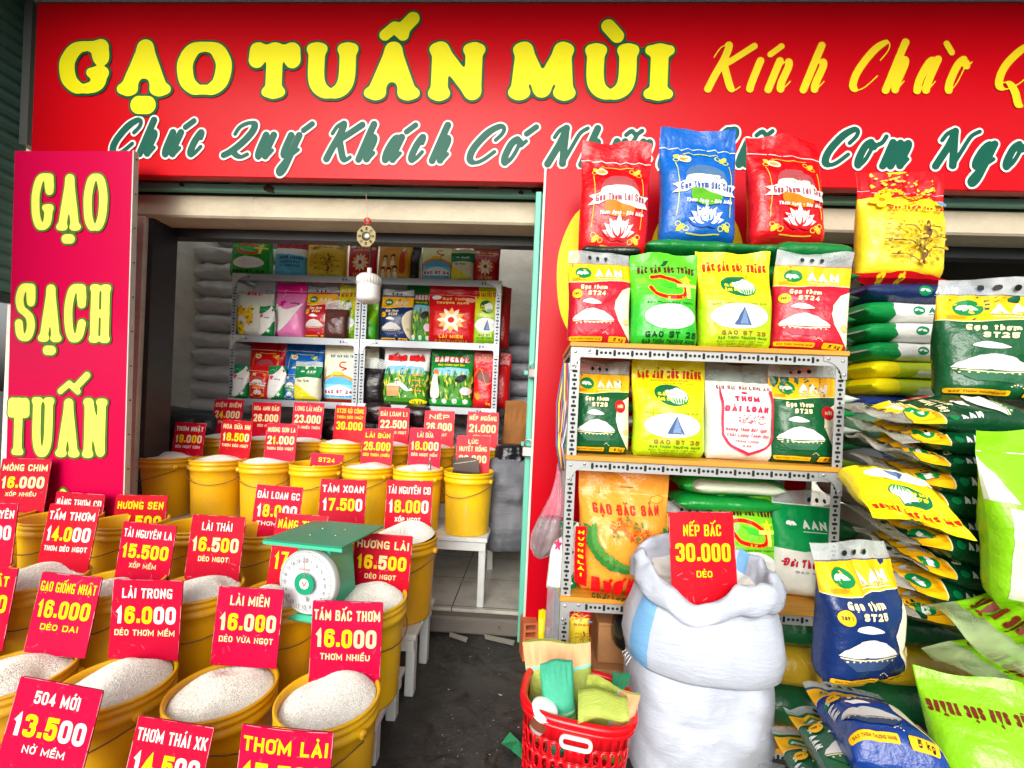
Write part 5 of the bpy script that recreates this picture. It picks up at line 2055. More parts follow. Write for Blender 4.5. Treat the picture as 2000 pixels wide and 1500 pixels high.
def price_tag(lines, quad, Y, label, red=(214, 8, 26), lean=10, worn=False):
    """lines: (text, colours, centre height, capital height, width); heights and widths as shares of the board"""
    (tl, tr, bl) = quad
    m, w, h = plane_from(tl, tr, bl, Y)
    m = m @ Matrix.Rotation(R(-lean), 4, 'X')
    t = thing('price_tag', label, 'price tag', m, 'red price boards stuck in the rice')
    mb = MB()
    pts = fillet([(0, 0), (w, 0), (w, h), (0, h)], .006, True, 3)
    bow_a = random.uniform(-.009, .003)         # slightly bowed board
    nu = 6

    def bow(x):
        return bow_a * math.sin(math.pi * x / w)
    cutv, cutf = cut(pts, tessellate_polygon([[Vector((p[0], p[1], 0)) for p in pts]]), w / nu * 1.001)
    rm = M(red, 'tag')
    for dy, fl in ((-.0018, 1), (.0018, -1)):
        mb.add([(p[0], bow(p[0]) + dy, p[1]) for p in cutv], [f[::fl] for f in cutf], rm, False)
    L = len(pts)
    mb.add([(p[0], bow(p[0]) - .0018, p[1]) for p in pts] + [(p[0], bow(p[0]) + .0018, p[1]) for p in pts], [(k, (k + 1) % L, (k + 1) % L + L, k + L) for k in range(L)], M((150, 40, 50), 'tag'), False)
    e = Art(1, .02)
    rn = random.Random(int(w * 1e6))
    for (xa, za, xb, zb2) in ((0, 0, 0, h), (w, 0, w, h), (0, h, w, h)):
        for q in range(5):
            f0 = rn.random() * .9
            f1 = min(1, f0 + rn.uniform(.03, .22))
            e.line([(xa + (xb - xa) * f0, za + (zb2 - za) * f0), (xa + (xb - xa) * f1, za + (zb2 - za) * f1)], rn.uniform(.0015, .004), (240, 150, 160), False)
    for q in range(9):
        xx, zz = rn.uniform(.05, .95) * w, rn.random() ** 2 * h * .9
        e.line([(xx, zz), (xx + rn.uniform(-.02, .02), zz + rn.uniform(-.02, .02))], rn.uniform(.0006, .0014), (236, 120, 135), False)
    for vs, fs, col, layer in e.items:
        mb.add([(min(max(p[0], .0003), w - .0003), bow(p[0]) - .0021, min(p[1], h - .0003)) for p in vs], fs, M(col, 'matte'), False)
    mb.build('board', t)
    mb = MB()
    for text, cols, cz, ch, wd in lines:
        if not text:
            continue
        cl = [TC[c] for c in cols] if len(cols) > 1 else TC[cols]
        if isinstance(cl, list):
            cl = (cl + [cl[-1]] * 40)[:len(text)]
        a = Art(1, .02)
        digits = text[0].isdigit() and '.' in text
        a.text(text, w * .5, h * cz, w * wd, h * ch, cl, t=min(h * ch * (.26 if digits else .2), w * wd / max(len(text), 3) * (.36 if digits else .3)), gap=.16 if digits else .2)
        for vs, fs, col, layer in a.items:
            mb.add([(p[0], bow(p[0]) - .0024 - layer * .00012, p[1]) for p in vs], fs, M(col, 'ink'), False)
    if mb.v:
        mb.build('lettering', t)
    return t


def std(name, price, desc, nc='w', pc='w', dc='w', nw=None, dw=None, name_h=.125):
    nw = nw or min(.88, .12 + .085 * len(name))
    dw = dw or min(.86, .06 + .062 * len(desc))
    return [(name, nc, .83, name_h, nw), (price, pc, .555, .22, .86), (desc, dc, .335, .075, dw)]


WYW = 'wyyywww'   # 1 white, then yellow, then white
rows = {}
# each row: depth of its bucket centres, rim height, photo x of the bucket centres
ROWS = {
 'A': (2.86, .977, [431, 512, 592, 668, 759, 847, 937], 870),
 'B': (2.5, .877, [328, 427, 522, 618, 720, 818, 917], 905),
 'C': (1.93, .647, [-12, 121, 255, 390, 527, 661, 793], 1010),
 'D': (1.54, .532, [-84, 73, 230, 388, 555, 716], 1140),
 'E': (1.25, .362, [-175, 22, 228, 436, 643], 1350),
 'F': (.90, .272, [85, 318, 556], 1540),
}
CTR = {}
for r_, (Y, zr, xs_, py) in ROWS.items():
    for k, x in enumerate(xs_):
        CTR[r_, k] = (P(x, py, Y).x, Y, zr)

TAGS = [
 # row, column, name lines, quad, label text
 ('A', 0, std('ĐIỆN BIÊN', '24.000', 'THƠM DẺO', 'c', 'cyyccc', 'c'), ((413, 778), (470, 780), (411, 846))),
 ('A', 1, std('HOA ANH ĐÀO', '26.000', 'DẺO NGỌT', 'c', 'c', 'c'), ((491, 785), (547, 787), (490, 853))),
 ('A', 2, std('LONG LÀI MIÊN', '23.000', 'DẺO NHIỀU THƠM', 'c', 'c', 'c'), ((570, 784), (630, 787), (569, 858))),
 ('A', 3, [('ST25 GÒ CÔNG', 'y', .86, .12, .86), ('THƠM DẺO NHẤT', 'y', .69, .075, .84), ('30.000', 'y', .46, .22, .84)], ((653, 791), (714, 794), (652, 864))),
 ('A', 4, std('ĐÀI LOAN L1', '22.500', 'THƠM DẺO NGỌT', 'c', 'c', 'c'), ((739, 795), (799, 797), (738, 868))),
 ('A', 5, std('NẾP', '26.000', 'DẺO NGỌT', 'c', 'c', 'c', nw=.66), ((828, 801), (887, 803), (827, 872))),
 ('A', 6, std('NẾP NGỒNG', '21.000', 'DẺO NGỌT', 'c', 'c', 'c'), ((913, 803), (974, 806), (912, 876))),
 ('B', 0, std('THƠM NHẬT', '19.000', 'DẺO NGỌT CƠM', 'w', 'cyycyc', 'w'), ((337, 824), (397, 827), (335, 895))),
 ('B', 1, std('HOA SỮA HN', '18.500', 'THƠM DẺO NGỌT', 'c', 'cyyyyc', 'c'), ((431, 819), (491, 823), (428, 893))),
 ('B', 2, std('NƯƠNG SƠN LA', '21.000', 'THƠM DẺO NGỌT', 'c', 'cyyccc', 'c'), ((517, 826), (578, 828), (516, 900))),
 ('B', 3, std('ST24', '27.000', '', 'y', 'y', 'y', nw=.5), ((604, 884), (668, 889), (603, 957))),
 ('B', 4, std('LÀI BÚN', '26.000', 'DẺO THƠM NHIỀU', 'y', 'y', 'y', nw=.8), ((706, 836), (767, 839), (703, 913))),
 ('B', 5, std('LÀI SỮA', '18.000', 'DẺO NGỌT MỀM', 'c', 'cyyycc', 'c', nw=.5), ((799, 835), (862, 838), (796, 913))),
 ('B', 6, [('LỨC', 'c', .85, .11, .3), ('HUYẾT RỒNG', 'c', .67, .12, .82), ('30.000', 'c', .42, .19, .82)], ((891, 850), (957, 852), (889, 929))),
 ('C', 0, std('MÓNG CHIM', '16.000', 'XỐP NHIỀU', 'c', 'cyyccc', 'c', nw=.9), ((-12, 896), (86, 897), (-14, 1000))),
 ('C', 1, std('NÀNG THƠM CĐ', '15.000', '', 'w', 'w', 'w', nw=.9), ((98, 961), (195, 968), (97, 1078))),
 ('C', 2, std('HƯƠNG SEN', '17.500', '', 'y', 'y', 'y', nw=.88), ((213, 968), (316, 970), (211, 1085))),
 ('C', 4, std('ĐÀI LOAN GC', '18.000', 'THƠM DẺO', 'w', 'wyyyww', 'w', nw=.9, dw=.8), ((494, 947), (586, 954), (489, 1058))),
 ('C', 5, std('TÁM XOAN', '17.500', '', 'w', 'wyyyyw', 'w', nw=.9), ((622, 936), (713, 939), (623, 1046))),
 ('C', 6, std('TÀI NGUYÊN CĐ', '18.000', 'XỐP NGỌT', 'w', 'wyyyyw', 'w', nw=.92), ((752, 938), (843, 941), (757, 1052))),
 ('D', 0, std('TÀI NGUYÊN', '16.000', '', 'w', WYW, 'w', nw=.9), ((-74, 982), (24, 985), (-80, 1110))),
 ('D', 1, std('TẤM THƠM', '14.000', 'THƠM DẺO NGỌT', 'w', 'wyyyww', 'w', nw=.9, dw=.84), ((77, 986), (177, 992), (68, 1112))),
 ('D', 2, std('TÀI NGUYÊN LA', '15.500', 'XỐP MỀM', 'w', 'yyyyyy', 'c', nw=.9, dw=.5), ((231, 1020), (336, 1030), (222, 1142))),
 ('D', 3, std('LÀI THÁI', '16.500', 'DẺO NGỌT', 'w', 'cyycyc', 'c', nw=.56, dw=.56), ((365, 1007), (471, 1013), (371, 1132))),
 ('D', 4, [('NÀNG THƠM', 'y', .85, .12, .88), ('DẺO XỐP', 'y', .62, .085, .7), ('17.500', 'y', .35, .24, .82)], ((529, 1004), (632, 1012), (524, 1143))),
 ('D', 5, std('HƯƠNG LÀI', '16.500', 'DẺO NGỌT', 'c', 'yyycyy', 'c', nw=.9, dw=.54), ((691, 1041), (804, 1050), (689, 1164))),
 ('E', 0, std('GẠO NHẬT', '15.500', 'DẺO', 'y', 'y', 'y'), ((-118, 1108), (12, 1116), (-128, 1262))),
 ('E', 1, std('GẠO GIỐNG NHẬT', '16.000', 'DẺO DAI', 'y', 'y', 'y', nw=.92, dw=.62), ((58, 1123), (178, 1135), (50, 1273))),
 ('E', 2, std('LÀI TRONG', '16.000', 'DẺO THƠM MỀM', 'w', 'wyyyww', 'c', nw=.72, dw=.86), ((212, 1135), (349, 1138), (218, 1286))),
 ('E', 3, std('LÀI MIÊN', '16.000', 'DẺO VỪA NGỌT', 'c', 'cyycyc', 'c', nw=.6, dw=.82), ((417, 1150), (546, 1158), (419, 1298))),
 ('E', 4, std('TÁM BẮC THƠM', '16.000', 'THƠM NHIỀU', 'c', 'cyyycc', 'c', nw=.94, dw=.7), ((605, 1177), (744, 1182), (603, 1334))),
 ('F', 0, std('504 MỚI', '13.500', 'NỞ MỀM', 'w', 'wyyyww', 'w', nw=.54, dw=.5), ((10, 1335), (176, 1365), (0, 1525))),
 ('F', 1, std('THƠM THÁI XK', '14.500', 'THƠM DẺO', 'w', 'wyyyww', 'w', nw=.92), ((246, 1415), (398, 1440), (238, 1600))),
 ('F', 2, std('THƠM LÀI', '15.500', 'DẺO NGỌT', 'y', 'y', 'y', nw=.92, name_h=.14), ((463, 1424), (645, 1442), (462, 1620))),
]
TAGY = {'A': .075, 'B': .07, 'C': .075, 'D': .075, 'E': .085, 'F': .07}
NICE = {'A': 'hindmost row inside the doorway', 'B': 'second row inside the doorway', 'C': 'upper row on the pavement bench', 'D': 'row around the green scale', 'E': 'lowest full row in front', 'F': 'front edge'}
rice_kind = {'A': 'far', 'B': 'far', 'C': 'mid', 'D': 'mid', 'E': 'near0', 'F': 'near1'}
EMPTY = {('C', 0), ('C', 1), ('C', 2), ('C', 3), ('C', 4), ('C', 5), ('B', 3), ('B', 6)}
LOW = {('D', 0): .05, ('D', 2): .06, ('D', 4): .035, ('B', 0): .008, ('C', 6): .0}
wordof = {}
for row, col, lines, quad in TAGS:
    nm = lines[0][0]
    pr = next(l[0] for l in lines if l[0][:1].isdigit() and '.' in l[0])
    if (row, col) == ('B', 6):
        nm = 'HUYẾT RỒNG'
    wordof[row, col] = nm + ' ' + pr
    hue = random.choice(((190, 0, 34), (182, 0, 24), (194, 2, 50), (178, 2, 38)))
    if row in 'EF':
        hue = random.choice(((192, 0, 58), (186, 0, 48)))
    if (row, col) in (('A', 5), ('A', 6), ('B', 6)):
        hue = (206, 30, 46)
    x_, y_, z_ = CTR[row, col]
    price_tag(lines, quad, y_ + TAGY[row], 'red price board lettered %s over a yellow bucket' % wordof[row, col], hue, lean=random.uniform(4, 9))
for (row, col), (x_, y_, zr) in CTR.items():
    w_ = wordof.get((row, col))
    lab = 'yellow plastic bucket under the %s board' % w_ if w_ else 'empty yellow bucket without a board, between HƯƠNG SEN and ĐÀI LOAN GC'
    place_bucket(x_, y_, zr - BH, lab, RG, random.uniform(-40, 40) + (60 if row in 'DE' and col % 2 else 0))
    if (row, col) in EMPTY:
        continue
    drop = LOW.get((row, col), .012 if row in 'AB' else .022)
    kd = rice_kind[row]
    if kd == 'near0' and col % 2:
        kd = 'near1'
    if kd == 'near0' and col % 4 == 0:
        kd = 'near2'
    place_rice(x_, y_, zr, kd, 'heap of white rice in the bucket marked %s' % w_, random.uniform(0, 360), drop)
# dark card in the last inner bucket
x_, y_, zr = CTR['B', 6]
mb = MB()
a = Art(1, .02)
a.blob([(-.075, -.08), (-.08, .045), (-.02, .075), (.05, .07), (.07, .03), (.075, -.08)], (60, 36, 24))
q = [pp for vs, fs, c, l in a.items for pp in vs]
for vs, fs, c, l in a.items:
    mb.add([(p[0], -.003, p[1]) for p in vs], fs, M((52, 32, 22), 'gloss'), False)
    mb.add([(p[0], .003, p[1]) for p in vs], [f[::-1] for f in fs], M((52, 32, 22), 'gloss'), False)
mb.tube([(-.08, -.004, .03), (.05, -.004, .06)], .002, M((220, 200, 170), 'matte'), 5)
o = mb.build('scoop_card', None, pose((x_ - .012, y_ + .005, zr), -8, 6, 2))
tag(o, 'dark brown bent card scoop standing in the HUYẾT RỒNG bucket', 'scoop')
# metal scoop handle
x_, y_, zr = CTR['B', 5]
mb = MB()
mb.tube([(x_ + .075, y_ - .05, zr - .03), (x_ + .078, y_ - .05, zr + .04)], .009, M((176, 176, 172), 'steel'), 10)
mb.tube([(x_ + .078, y_ - .05, zr + .04), (x_ + .079, y_ - .05, zr + .075)], .004, M((176, 176, 172), 'steel'), 8)
tag(mb.build('scoop'), 'metal scoop handle upright in the rice of the LÀI SỮA bucket', 'scoop')

# ------------------------------------------------------------------ the scale
SG = (70, 190, 150)
sc_ = thing('weighing_scale', 'green spring scale with round white dial standing on the rice buckets', 'scale', pose(P(606, 1216, 1.43), -10, 0, -1) @ Matrix.Scale(.9, 4))
gm2 = M(SG, 'gloss')
k_ = 1.43 / F_PX
mb = MB()
mb.box((-.115, -.02, 0), (.115, .2, .03), gm2, .012)
mb.box((-.1, -.005, .0305), (.1, .18, .048), gm2, .01)
mb.build('base', sc_)
mb = MB()
v = [(-.088, .0, .0485), (.088, .0, .0485), (.088, .165, .0485), (-.088, .165, .0485), (-.07, .012, .285), (.07, .012, .285), (.07, .155, .285), (-.07, .155, .285)]
mb.add(v, [(0, 1, 5, 4), (1, 2, 6, 5), (2, 3, 7, 6), (3, 0, 4, 7), (4, 5, 6, 7)], gm2, False)
mb.build('housing', sc_)
mb = MB()
cz = .165
dr = .122
mb.lathe([(.001, .010), (dr - .008, .010), (dr - .004, .015), (dr, .012), (dr + .002, .0), (dr + .002, -.012)], M((206, 214, 210), 'metal'), 56, (0, -.012, cz), 'y')
dial = mb.build('dial_case', sc_)
mb = MB()
a = Art(1, .03)
a.ell(0, 0, dr - .009, dr - .009, (206, 210, 212), 48)
for k in range(100):
    an = k * math.pi / 50
    r0 = dr - .013
    r1 = r0 - (.012 if k % 5 == 0 else .006)
    a.line([(r0 * math.sin(an), r0 * math.cos(an)), (r1 * math.sin(an), r1 * math.cos(an))], .0014, (60, 70, 80), False, False)
for k in range(20):
    an = k * math.pi / 10
    rr = dr - .034
    s_ = str(k if k else 20)
    a.text(s_, rr * math.sin(an), rr * math.cos(an), .0085 * len(s_), .0125 if k % 5 else .015, (50, 60, 70), t=.002)
a.ell(0, 0, .042, .042, (24, 150, 110), 32)
a.ell(0, 0, .02, .02, (236, 230, 214), 24)
a.line([(-.008, .006), (.0, -.008), (.01, .008)], .004, (206, 60, 30), False)
a.text('SPRING SCALE', 0, .055, .05, .006, (150, 60, 70), t=.0011)
a.rect(-.012, -.066, .012, -.05, (196, 200, 200))
a.line([(0, 0), (0, dr - .02)], .0022, (214, 40, 40), False)
print_flat(mb, a, 0, 0, 1, -.0228)
for i_, v_ in enumerate(mb.v):
    mb.v[i_] = (v_[0], v_[1], v_[2] + cz)
mb.build('dial_face', dial)
mb = MB()
for x in (-.045, .045):
    mb.box((x - .011, .05, .286), (x + .011, .12, .31), M((20, 120, 84), 'gloss'), .003)
mb.box((-.06, .045, .3105), (.06, .125, .318), M((20, 120, 84), 'gloss'))
mb.build('support', sc_)
mb = MB()
mb.box((-.17, -.06, .319), (.17, .24, .325), M((46, 140, 108), 'board'), .002)
mb.box((-.17, -.06, .306), (.17, -.056, .3188), gm2)
for x, y in ((-.04, .04), (.06, .06), (-.05, .13), (.05, .14)):
    mb.lathe([(.007, .3252), (.006, .328), (.001, .3285)], M((150, 190, 170), 'steel'), 10, (x, y, 0))
mb.build('weighing_plate', sc_)


# ------------------------------------------------------------------ bags on the pavement rack
def bag_at(name, x0, x1, yt, yb, Y, d, art, base, seed, label, yaw=0, lean=0, roll=0, group=None, cat='bag', foot=None, **kw):
    """standing bag that fills the photo box: its front at depth Y, its foot at photo height yb"""
    Yc = Y + d / 2
    c = P((x0 + x1) / 2, yb, Yc)
    c.z = P((x0 + x1) / 2, yb, Y + d * .12).z if foot is None else foot
    w = (x1 - x0) * Yc / F_PX
    h = (P((x0 + x1) / 2, yt, Yc).z - c.z) / max(math.cos(R(lean)), .5)
    o = bag_obj(name, w, h, d, art, base, seed, pose(c, yaw, lean, roll), **kw)
    return tag(o, label, cat, group)


AR, AG, AN = (190, 18, 44), (12, 84, 44), (16, 44, 100)
aanR = design('aanR', d_aan, AR, 'ST24')
aanG = design('aanG', d_aan, AG, 'ST25', (206, 24, 30))
aanN = design('aanN', d_aan, AN, 'ST25')
lotR = design('lotR', d_lotus, (214, 10, 22), (240, 120, 20), 'Gạo Thơm Lài Sen', (150, 30, 60))
lotB = design('lotB', d_lotus, (14, 96, 186), (90, 170, 30), 'Gạo Thơm Đặc Sản', (40, 80, 150))
swo = design('swo', d_swoosh, (60, 200, 40))
sail = design('sail', d_sail)
G1 = 'bags shown on the pavement rack'
bag_at('rice_bag', 1106, 1230, 485, 668, 1.64, .10, aanR, AR, 11, 'yellow-topped red rice bag with bowl picture at the left end of the rack top', yaw=4, lean=6, group=G1, foot=fz[0] + .001, header=.86, bend=.06)
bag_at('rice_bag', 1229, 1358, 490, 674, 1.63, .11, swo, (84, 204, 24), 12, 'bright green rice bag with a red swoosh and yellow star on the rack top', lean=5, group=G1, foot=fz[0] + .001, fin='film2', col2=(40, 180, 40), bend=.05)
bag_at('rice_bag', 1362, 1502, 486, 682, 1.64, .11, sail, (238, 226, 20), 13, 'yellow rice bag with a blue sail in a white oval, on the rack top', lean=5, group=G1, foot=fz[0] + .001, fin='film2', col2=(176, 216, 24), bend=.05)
bag_at('rice_bag', 1506, 1640, 490, 684, 1.63, .10, aanR, AR, 14, 'red rice bag with a bowl picture tilting at the right end of the rack top', yaw=-8, lean=5, roll=4, group=G1, foot=fz[0] + .001, header=.86, bend=-.05)
bag_at('rice_bag', 1126, 1262, 268, 496, 1.80, .11, lotR, (214, 10, 22), 15, 'red rice bag with a white lotus standing behind at the far left of the top', lean=3, roll=1, group=G1, bend=.05, vh=.9)
bag_at('rice_bag', 1284, 1432, 246, 474, 1.82, .12, lotB, (14, 96, 186), 16, 'blue rice bag with a white lotus and green patch standing on top', lean=2, roll=0, yaw=3, group=G1, bend=.07, vh=.9)
bag_at('rice_bag', 1458, 1608, 262, 474, 1.80, .12, lotR, (214, 10, 22), 17, 'red rice bag with a white lotus standing on top beside the yellow blossom bag', yaw=8, lean=3, roll=-1, group=G1, bend=.05, vh=.9)
bag_at('rice_bag', 1674, 1826, 330, 543, 1.86, .12, design('blo', d_blossom), (244, 216, 40), 18, 'yellow rice bag with red top and a blossoming tree, standing on the stacked bags', yaw=-4, lean=3, roll=2.5, group=G1, bend=.05, vh=.88)
bag_at('rice_bag', 1116, 1226, 704, 893, 1.655, .10, aanG, AG, 21, 'yellow-topped dark green rice bag at the left end of the middle shelf', yaw=3, lean=5, group=G1, foot=fz[1] + .001, header=.86, bend=.05)
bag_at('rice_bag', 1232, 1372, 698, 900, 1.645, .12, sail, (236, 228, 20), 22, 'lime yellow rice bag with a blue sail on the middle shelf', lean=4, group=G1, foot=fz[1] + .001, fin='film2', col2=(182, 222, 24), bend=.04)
bag_at('rice_bag', 1374, 1502, 708, 908, 1.645, .12, design('dai', d_dailoan), (232, 232, 222), 23, 'milky clear rice bag with pink lettering on the middle shelf', lean=5, roll=1, group=G1, foot=fz[1] + .001, header=.8, hcol=(190, 214, 206), bend=.06)
bag_at('rice_bag', 1504, 1628, 710, 907, 1.645, .10, aanG, AG, 24, 'dark green rice bag with red round sticker at the right of the middle shelf', lean=4, yaw=-3, group=G1, foot=fz[1] + .001, header=.86, bend=.09, wr=1.4)
bag_at('rice_bag', 1124, 1302, 922, 1170, 1.59, .17, design('wre', d_wreath), (242, 158, 54), 25, 'big orange rice bag with a green wreath and flowers on the lowest shelf', lean=6, roll=.5, yaw=3, group=G1, foot=fz[2] + .001, bend=.05, vh=.84, wr=1.3)
bag_at('rice_bag', 1290, 1400, 985, 1180, 1.76, .10, aanG, AG, 26, 'green and yellow rice bag half hidden between the orange bag and the white sack', lean=4, group=G1, foot=fz[2] + .001, header=.86, bend=.05)
bag_at('rice_bag', 1392, 1512, 968, 1170, 1.70, .11, design('swo2', d_swoosh, (60, 200, 40)), (120, 208, 34), 27, 'light green rice bag standing behind the NẾP BẮC price board', lean=5, group=G1, foot=fz[2] + .001, bend=.05)
hb_art = Art(1.4)
hb_art.poly([(0, .62), (.4, .6), (1, .72), (1, 1.2), (0, 1.2)], (0, 140, 70))
logo(hb_art, .25, .95, .11)
hb_art.text('Đài Thơm', .36, .45, .56, .11, (190, 20, 50), font='script', t=.026, cap=True, slant=.2)
hb_art.text('GẠO NGON', .5, .34, .5, .03, (120, 120, 110), t=.008)
for k in range(3):
    hb_art.ell(.55 + .12 * k, 1.28, .028, .032, INK, 12)  # holes drawn dark for the dim background behind the film
bag_at('rice_bag', 1506, 1630, 962, 1150, 1.68, .10, hb_art, (226, 226, 214), 28, 'white rice bag with a green top and dark red script on the lowest shelf', lean=6, roll=3, group=G1, foot=fz[2] + .001, header=.86, bend=.08)

# bags lying flat: long side towards the pavement
def lying(px0, px1, py0, py1, Y, D, base, art, seed, label, flip=False, roll=0, yaw=0, group=None, pitch=0, **kw):
    s = Y / F_PX
    L, t = (px1 - px0) * (Y + D / 2) / F_PX, (py1 - py0) * s
    c = P(px0 if not flip else px1, (py0 + py1) / 2, Y + D / 2)
    c.z = P(px0 if not flip else px1, (py0 + py1) / 2, Y).z
    m = Matrix.Translation(c) @ Matrix.Rotation(R(yaw), 4, 'Z') @ Matrix.Rotation(R(roll), 4, 'Y') @ Matrix.Rotation(R(pitch), 4, 'X') @ Matrix.Rotation(R(-90 if flip else 90), 4, 'Y')
    o = bag_obj('lying_bag', t, L, D, art, base, seed, m, kind=kw.pop('kind', 'lying'), axis='layl' if flip else 'lay', NU=14, NV=26, wr=kw.pop('wr', .55), n=kw.pop('n', 2.3), **kw)
    return tag(o, label, 'bag', group)


G2 = 'rice bags lying flat in stacks'
lying(1132, 1240, 470, 500, 1.76, .22, (24, 40, 30), None, 31, 'black-green filler bag standing in for the dark gap under the left lotus bag', group=G2)  # near-black filler added in place of the shaded gap
lying(1250, 1400, 456, 494, 1.78, .24, (14, 120, 50), None, 32, 'green bag lying under the blue lotus bag', group=G2)
lying(1370, 1505, 466, 494, 1.79, .22, (16, 110, 48), None, 33, 'thin green bag lying behind the yellow sail bag', group=G2)
lying(1490, 1622, 460, 506, 1.77, .24, (12, 116, 52), None, 34, 'green bag lying under the right lotus bag', group=G2)
for k in range(4):
    lying(1240, 1630, 505 + 42 * k, 548 + 42 * k, 1.80, .17, ((14, 100, 46), (20, 70, 40))[k % 2], None, 35 + k, 'dark green bag lying behind the standing bags of the rack top, layer %s from above' % ('one', 'two', 'three', 'four')[k], group=G2)
lying(1128, 1240, 502, 670, 1.80, .17, (30, 40, 36), None, 39, 'dark bag filling the corner behind the red bowl bag', group=G2)
for k in range(5):
    c_ = ((206, 222, 206), (16, 120, 60), (214, 222, 208), (20, 104, 50), (150, 200, 40))[k]
    lying(1215, 1630, 745 + 31 * k, 777 + 31 * k, 1.80, .17, c_, None, 41 + k, '%s bag lying behind the middle shelf bags' % ('pale', 'mid green', 'milky white', 'deep green', 'lime')[k], group=G2)
lying(1320, 1505, 928, 968, 1.74, .2, (40, 170, 60), d_side(None, None, None, .25) if False else None, 46, 'green and white bag lying uppermost on the lowest shelf', group=G2)
lying(1340, 1500, 938, 966, 1.70, .2, (214, 226, 200), None, 47, 'white bag lying under the uppermost green bag of the lowest shelf', group=G2)
lying(1310, 1490, 966, 1000, 1.73, .2, (20, 140, 54), None, 48, 'shiny green bag lying above the price board', group=G2)
lying(1320, 1640, 1000, 1045, 1.80, .17, (24, 110, 50), None, 49, 'dark green bag lying behind the light green bag', group=G2)
lying(1250, 1640, 1045, 1172, 1.82, .15, (30, 80, 44), None, 50, 'dark bag at the back of the lowest shelf', group=G2)

for k, (c_, lb) in enumerate((((22, 92, 48), 'dark green bag lying on the bottom rail of the rack, upper of three'), ((196, 160, 40), 'mustard bag lying on the bottom rail of the rack, middle of three'), ((24, 80, 46), 'deep green bag lying on the bottom rail of the rack, lowest of three'))):
    lying(1440, 1660, 1190 + 78 * k, 1270 + 78 * k, 1.68, .22, c_, None, 51 + k, lb, group=G2)

# ------------------------------------------------------------------ the stack beside the rack
sidW = design('sidW', d_side, 'AAN', (10, 130, 60), None, .22)
sidN = design('sidN', d_side, 'AAN', None, None, .22, WHITE)
sidD = design('sidD', d_side, 'AAN', None, None, .2, WHITE)
lying(1645, 1860, 541, 586, 1.84, .3, (22, 40, 84), sidN, 61, 'navy bag with a white word lying uppermost of the stack', group=G2, n=2.6)
for k, (a_, b_) in enumerate(((581, 622), (621, 662), (660, 701))):
    lying(1640 + 4 * k, 1846, a_, b_, 1.83, .3, (228, 228, 222), sidW, 62 + k, 'white bag with green end, %s of the three in the stack' % ('topmost', 'middle', 'lowest')[k], group=G2, n=3.2)
ls = Art(.2, .05)
ls.rect(.4, .02, .98, .08, (226, 232, 220))
ls.poly([(0, 0), (.25, 0), (.22, .2), (0, .2)], (244, 226, 10))
for k, (a_, b_) in enumerate(((698, 734), (732, 768))):
    lying(1655, 1838, a_, b_, 1.83, .3, (196, 214, 24), ls, 65 + k, 'lime bag with yellow end, %s of the pair in the stack' % ('upper', 'lower')[k], group=G2, n=3.0)
nv = Art(.2, .05)
nv.poly([(.35, 0), (1, 0), (1, .2), (.42, .2)], (222, 222, 210))
lying(1640, 1850, 766, 802, 1.83, .3, (20, 48, 120), nv, 67, 'navy and white bag under the lime pair', group=G2, n=2.6)
bandA = Art(.3, .06)
bandA.poly([(.1, .05), (.4, .05), (.45, .15), (.4, .26), (.1, .26)], (150, 140, 30))
bandA.line([(.1, .05), (.4, .05), (.45, .15), (.4, .26), (.1, .26)], .012, (30, 50, 20), False)
bandB = Art(.3, .06)
bandB.poly([(.14, .0), (.5, .0), (.5, .3), (.14, .3)], (70, 96, 140))
for k in range(7):
    bandB.line([(.14, .03 + .04 * k), (.5, .03 + .04 * k)], .01, (120, 140, 170), False)
bandB.rrect(.3, .14, .48, .22, .02, (240, 170, 90))
for k, (a_, b_, base, ar, lb) in enumerate(((800, 872, (104, 150, 120), bandA, 'greenish bag with an olive panel lying above the blue patterned one'), (868, 936, (176, 182, 184), bandB, 'grey bag with a blue patterned panel in the stack'), (934, 1000, (196, 190, 172), bandA, 'cream bag with an olive panel below the blue patterned one'), (998, 1060, (190, 184, 166), bandA, 'cream bag with olive panel, next lower in the stack'), (1058, 1125, (150, 160, 120), bandA, 'dull green bag low in the stack, behind the navy bowl bag'), (1123, 1200, (150, 150, 130), None, 'grey bag lowest of the hidden side of the stack'))):
    lying(1640 - k, 1830, a_, b_, 1.78, .32, base, ar, 71 + k, lb, group=G2, roll=4 + k, n=2.4, wr=1.0)
for k in range(4):
    lying(1650, 1990, 1195 + 75 * k, 1275 + 75 * k, 1.84, .3, ((28, 100, 56), (210, 176, 30), (24, 90, 50), (40, 80, 50))[k], None, 81 + k, 'bag at the hidden foot of the stack, %s from the pavement' % ('fourth', 'third', 'second', 'first')[k], group=G2)

# nearer column of green bags with yellow tops, ends towards the street
def bag_frame(bl, br, tl, thick, art, base, seed, label, group, scale_len=1.0, lift=0.0, **kw):
    """bag laid face up: world points of its foot's left and right corners and of its top left corner"""
    x = br - bl
    w = x.length
    x.normalize()
    z = (tl - bl) - x * (tl - bl).dot(x)
    L = z.length * scale_len
    z.normalize()
    y = z.cross(x)
    m = Matrix((x, y, z)).transposed().to_4x4()
    m.translation = (bl + br) / 2 + y * thick * .4 + Vector((0, 0, lift))
    o = bag_obj('rice_bag', w, L, thick, art, base, seed, m, **kw)
    return tag(o, label, 'bag', group)


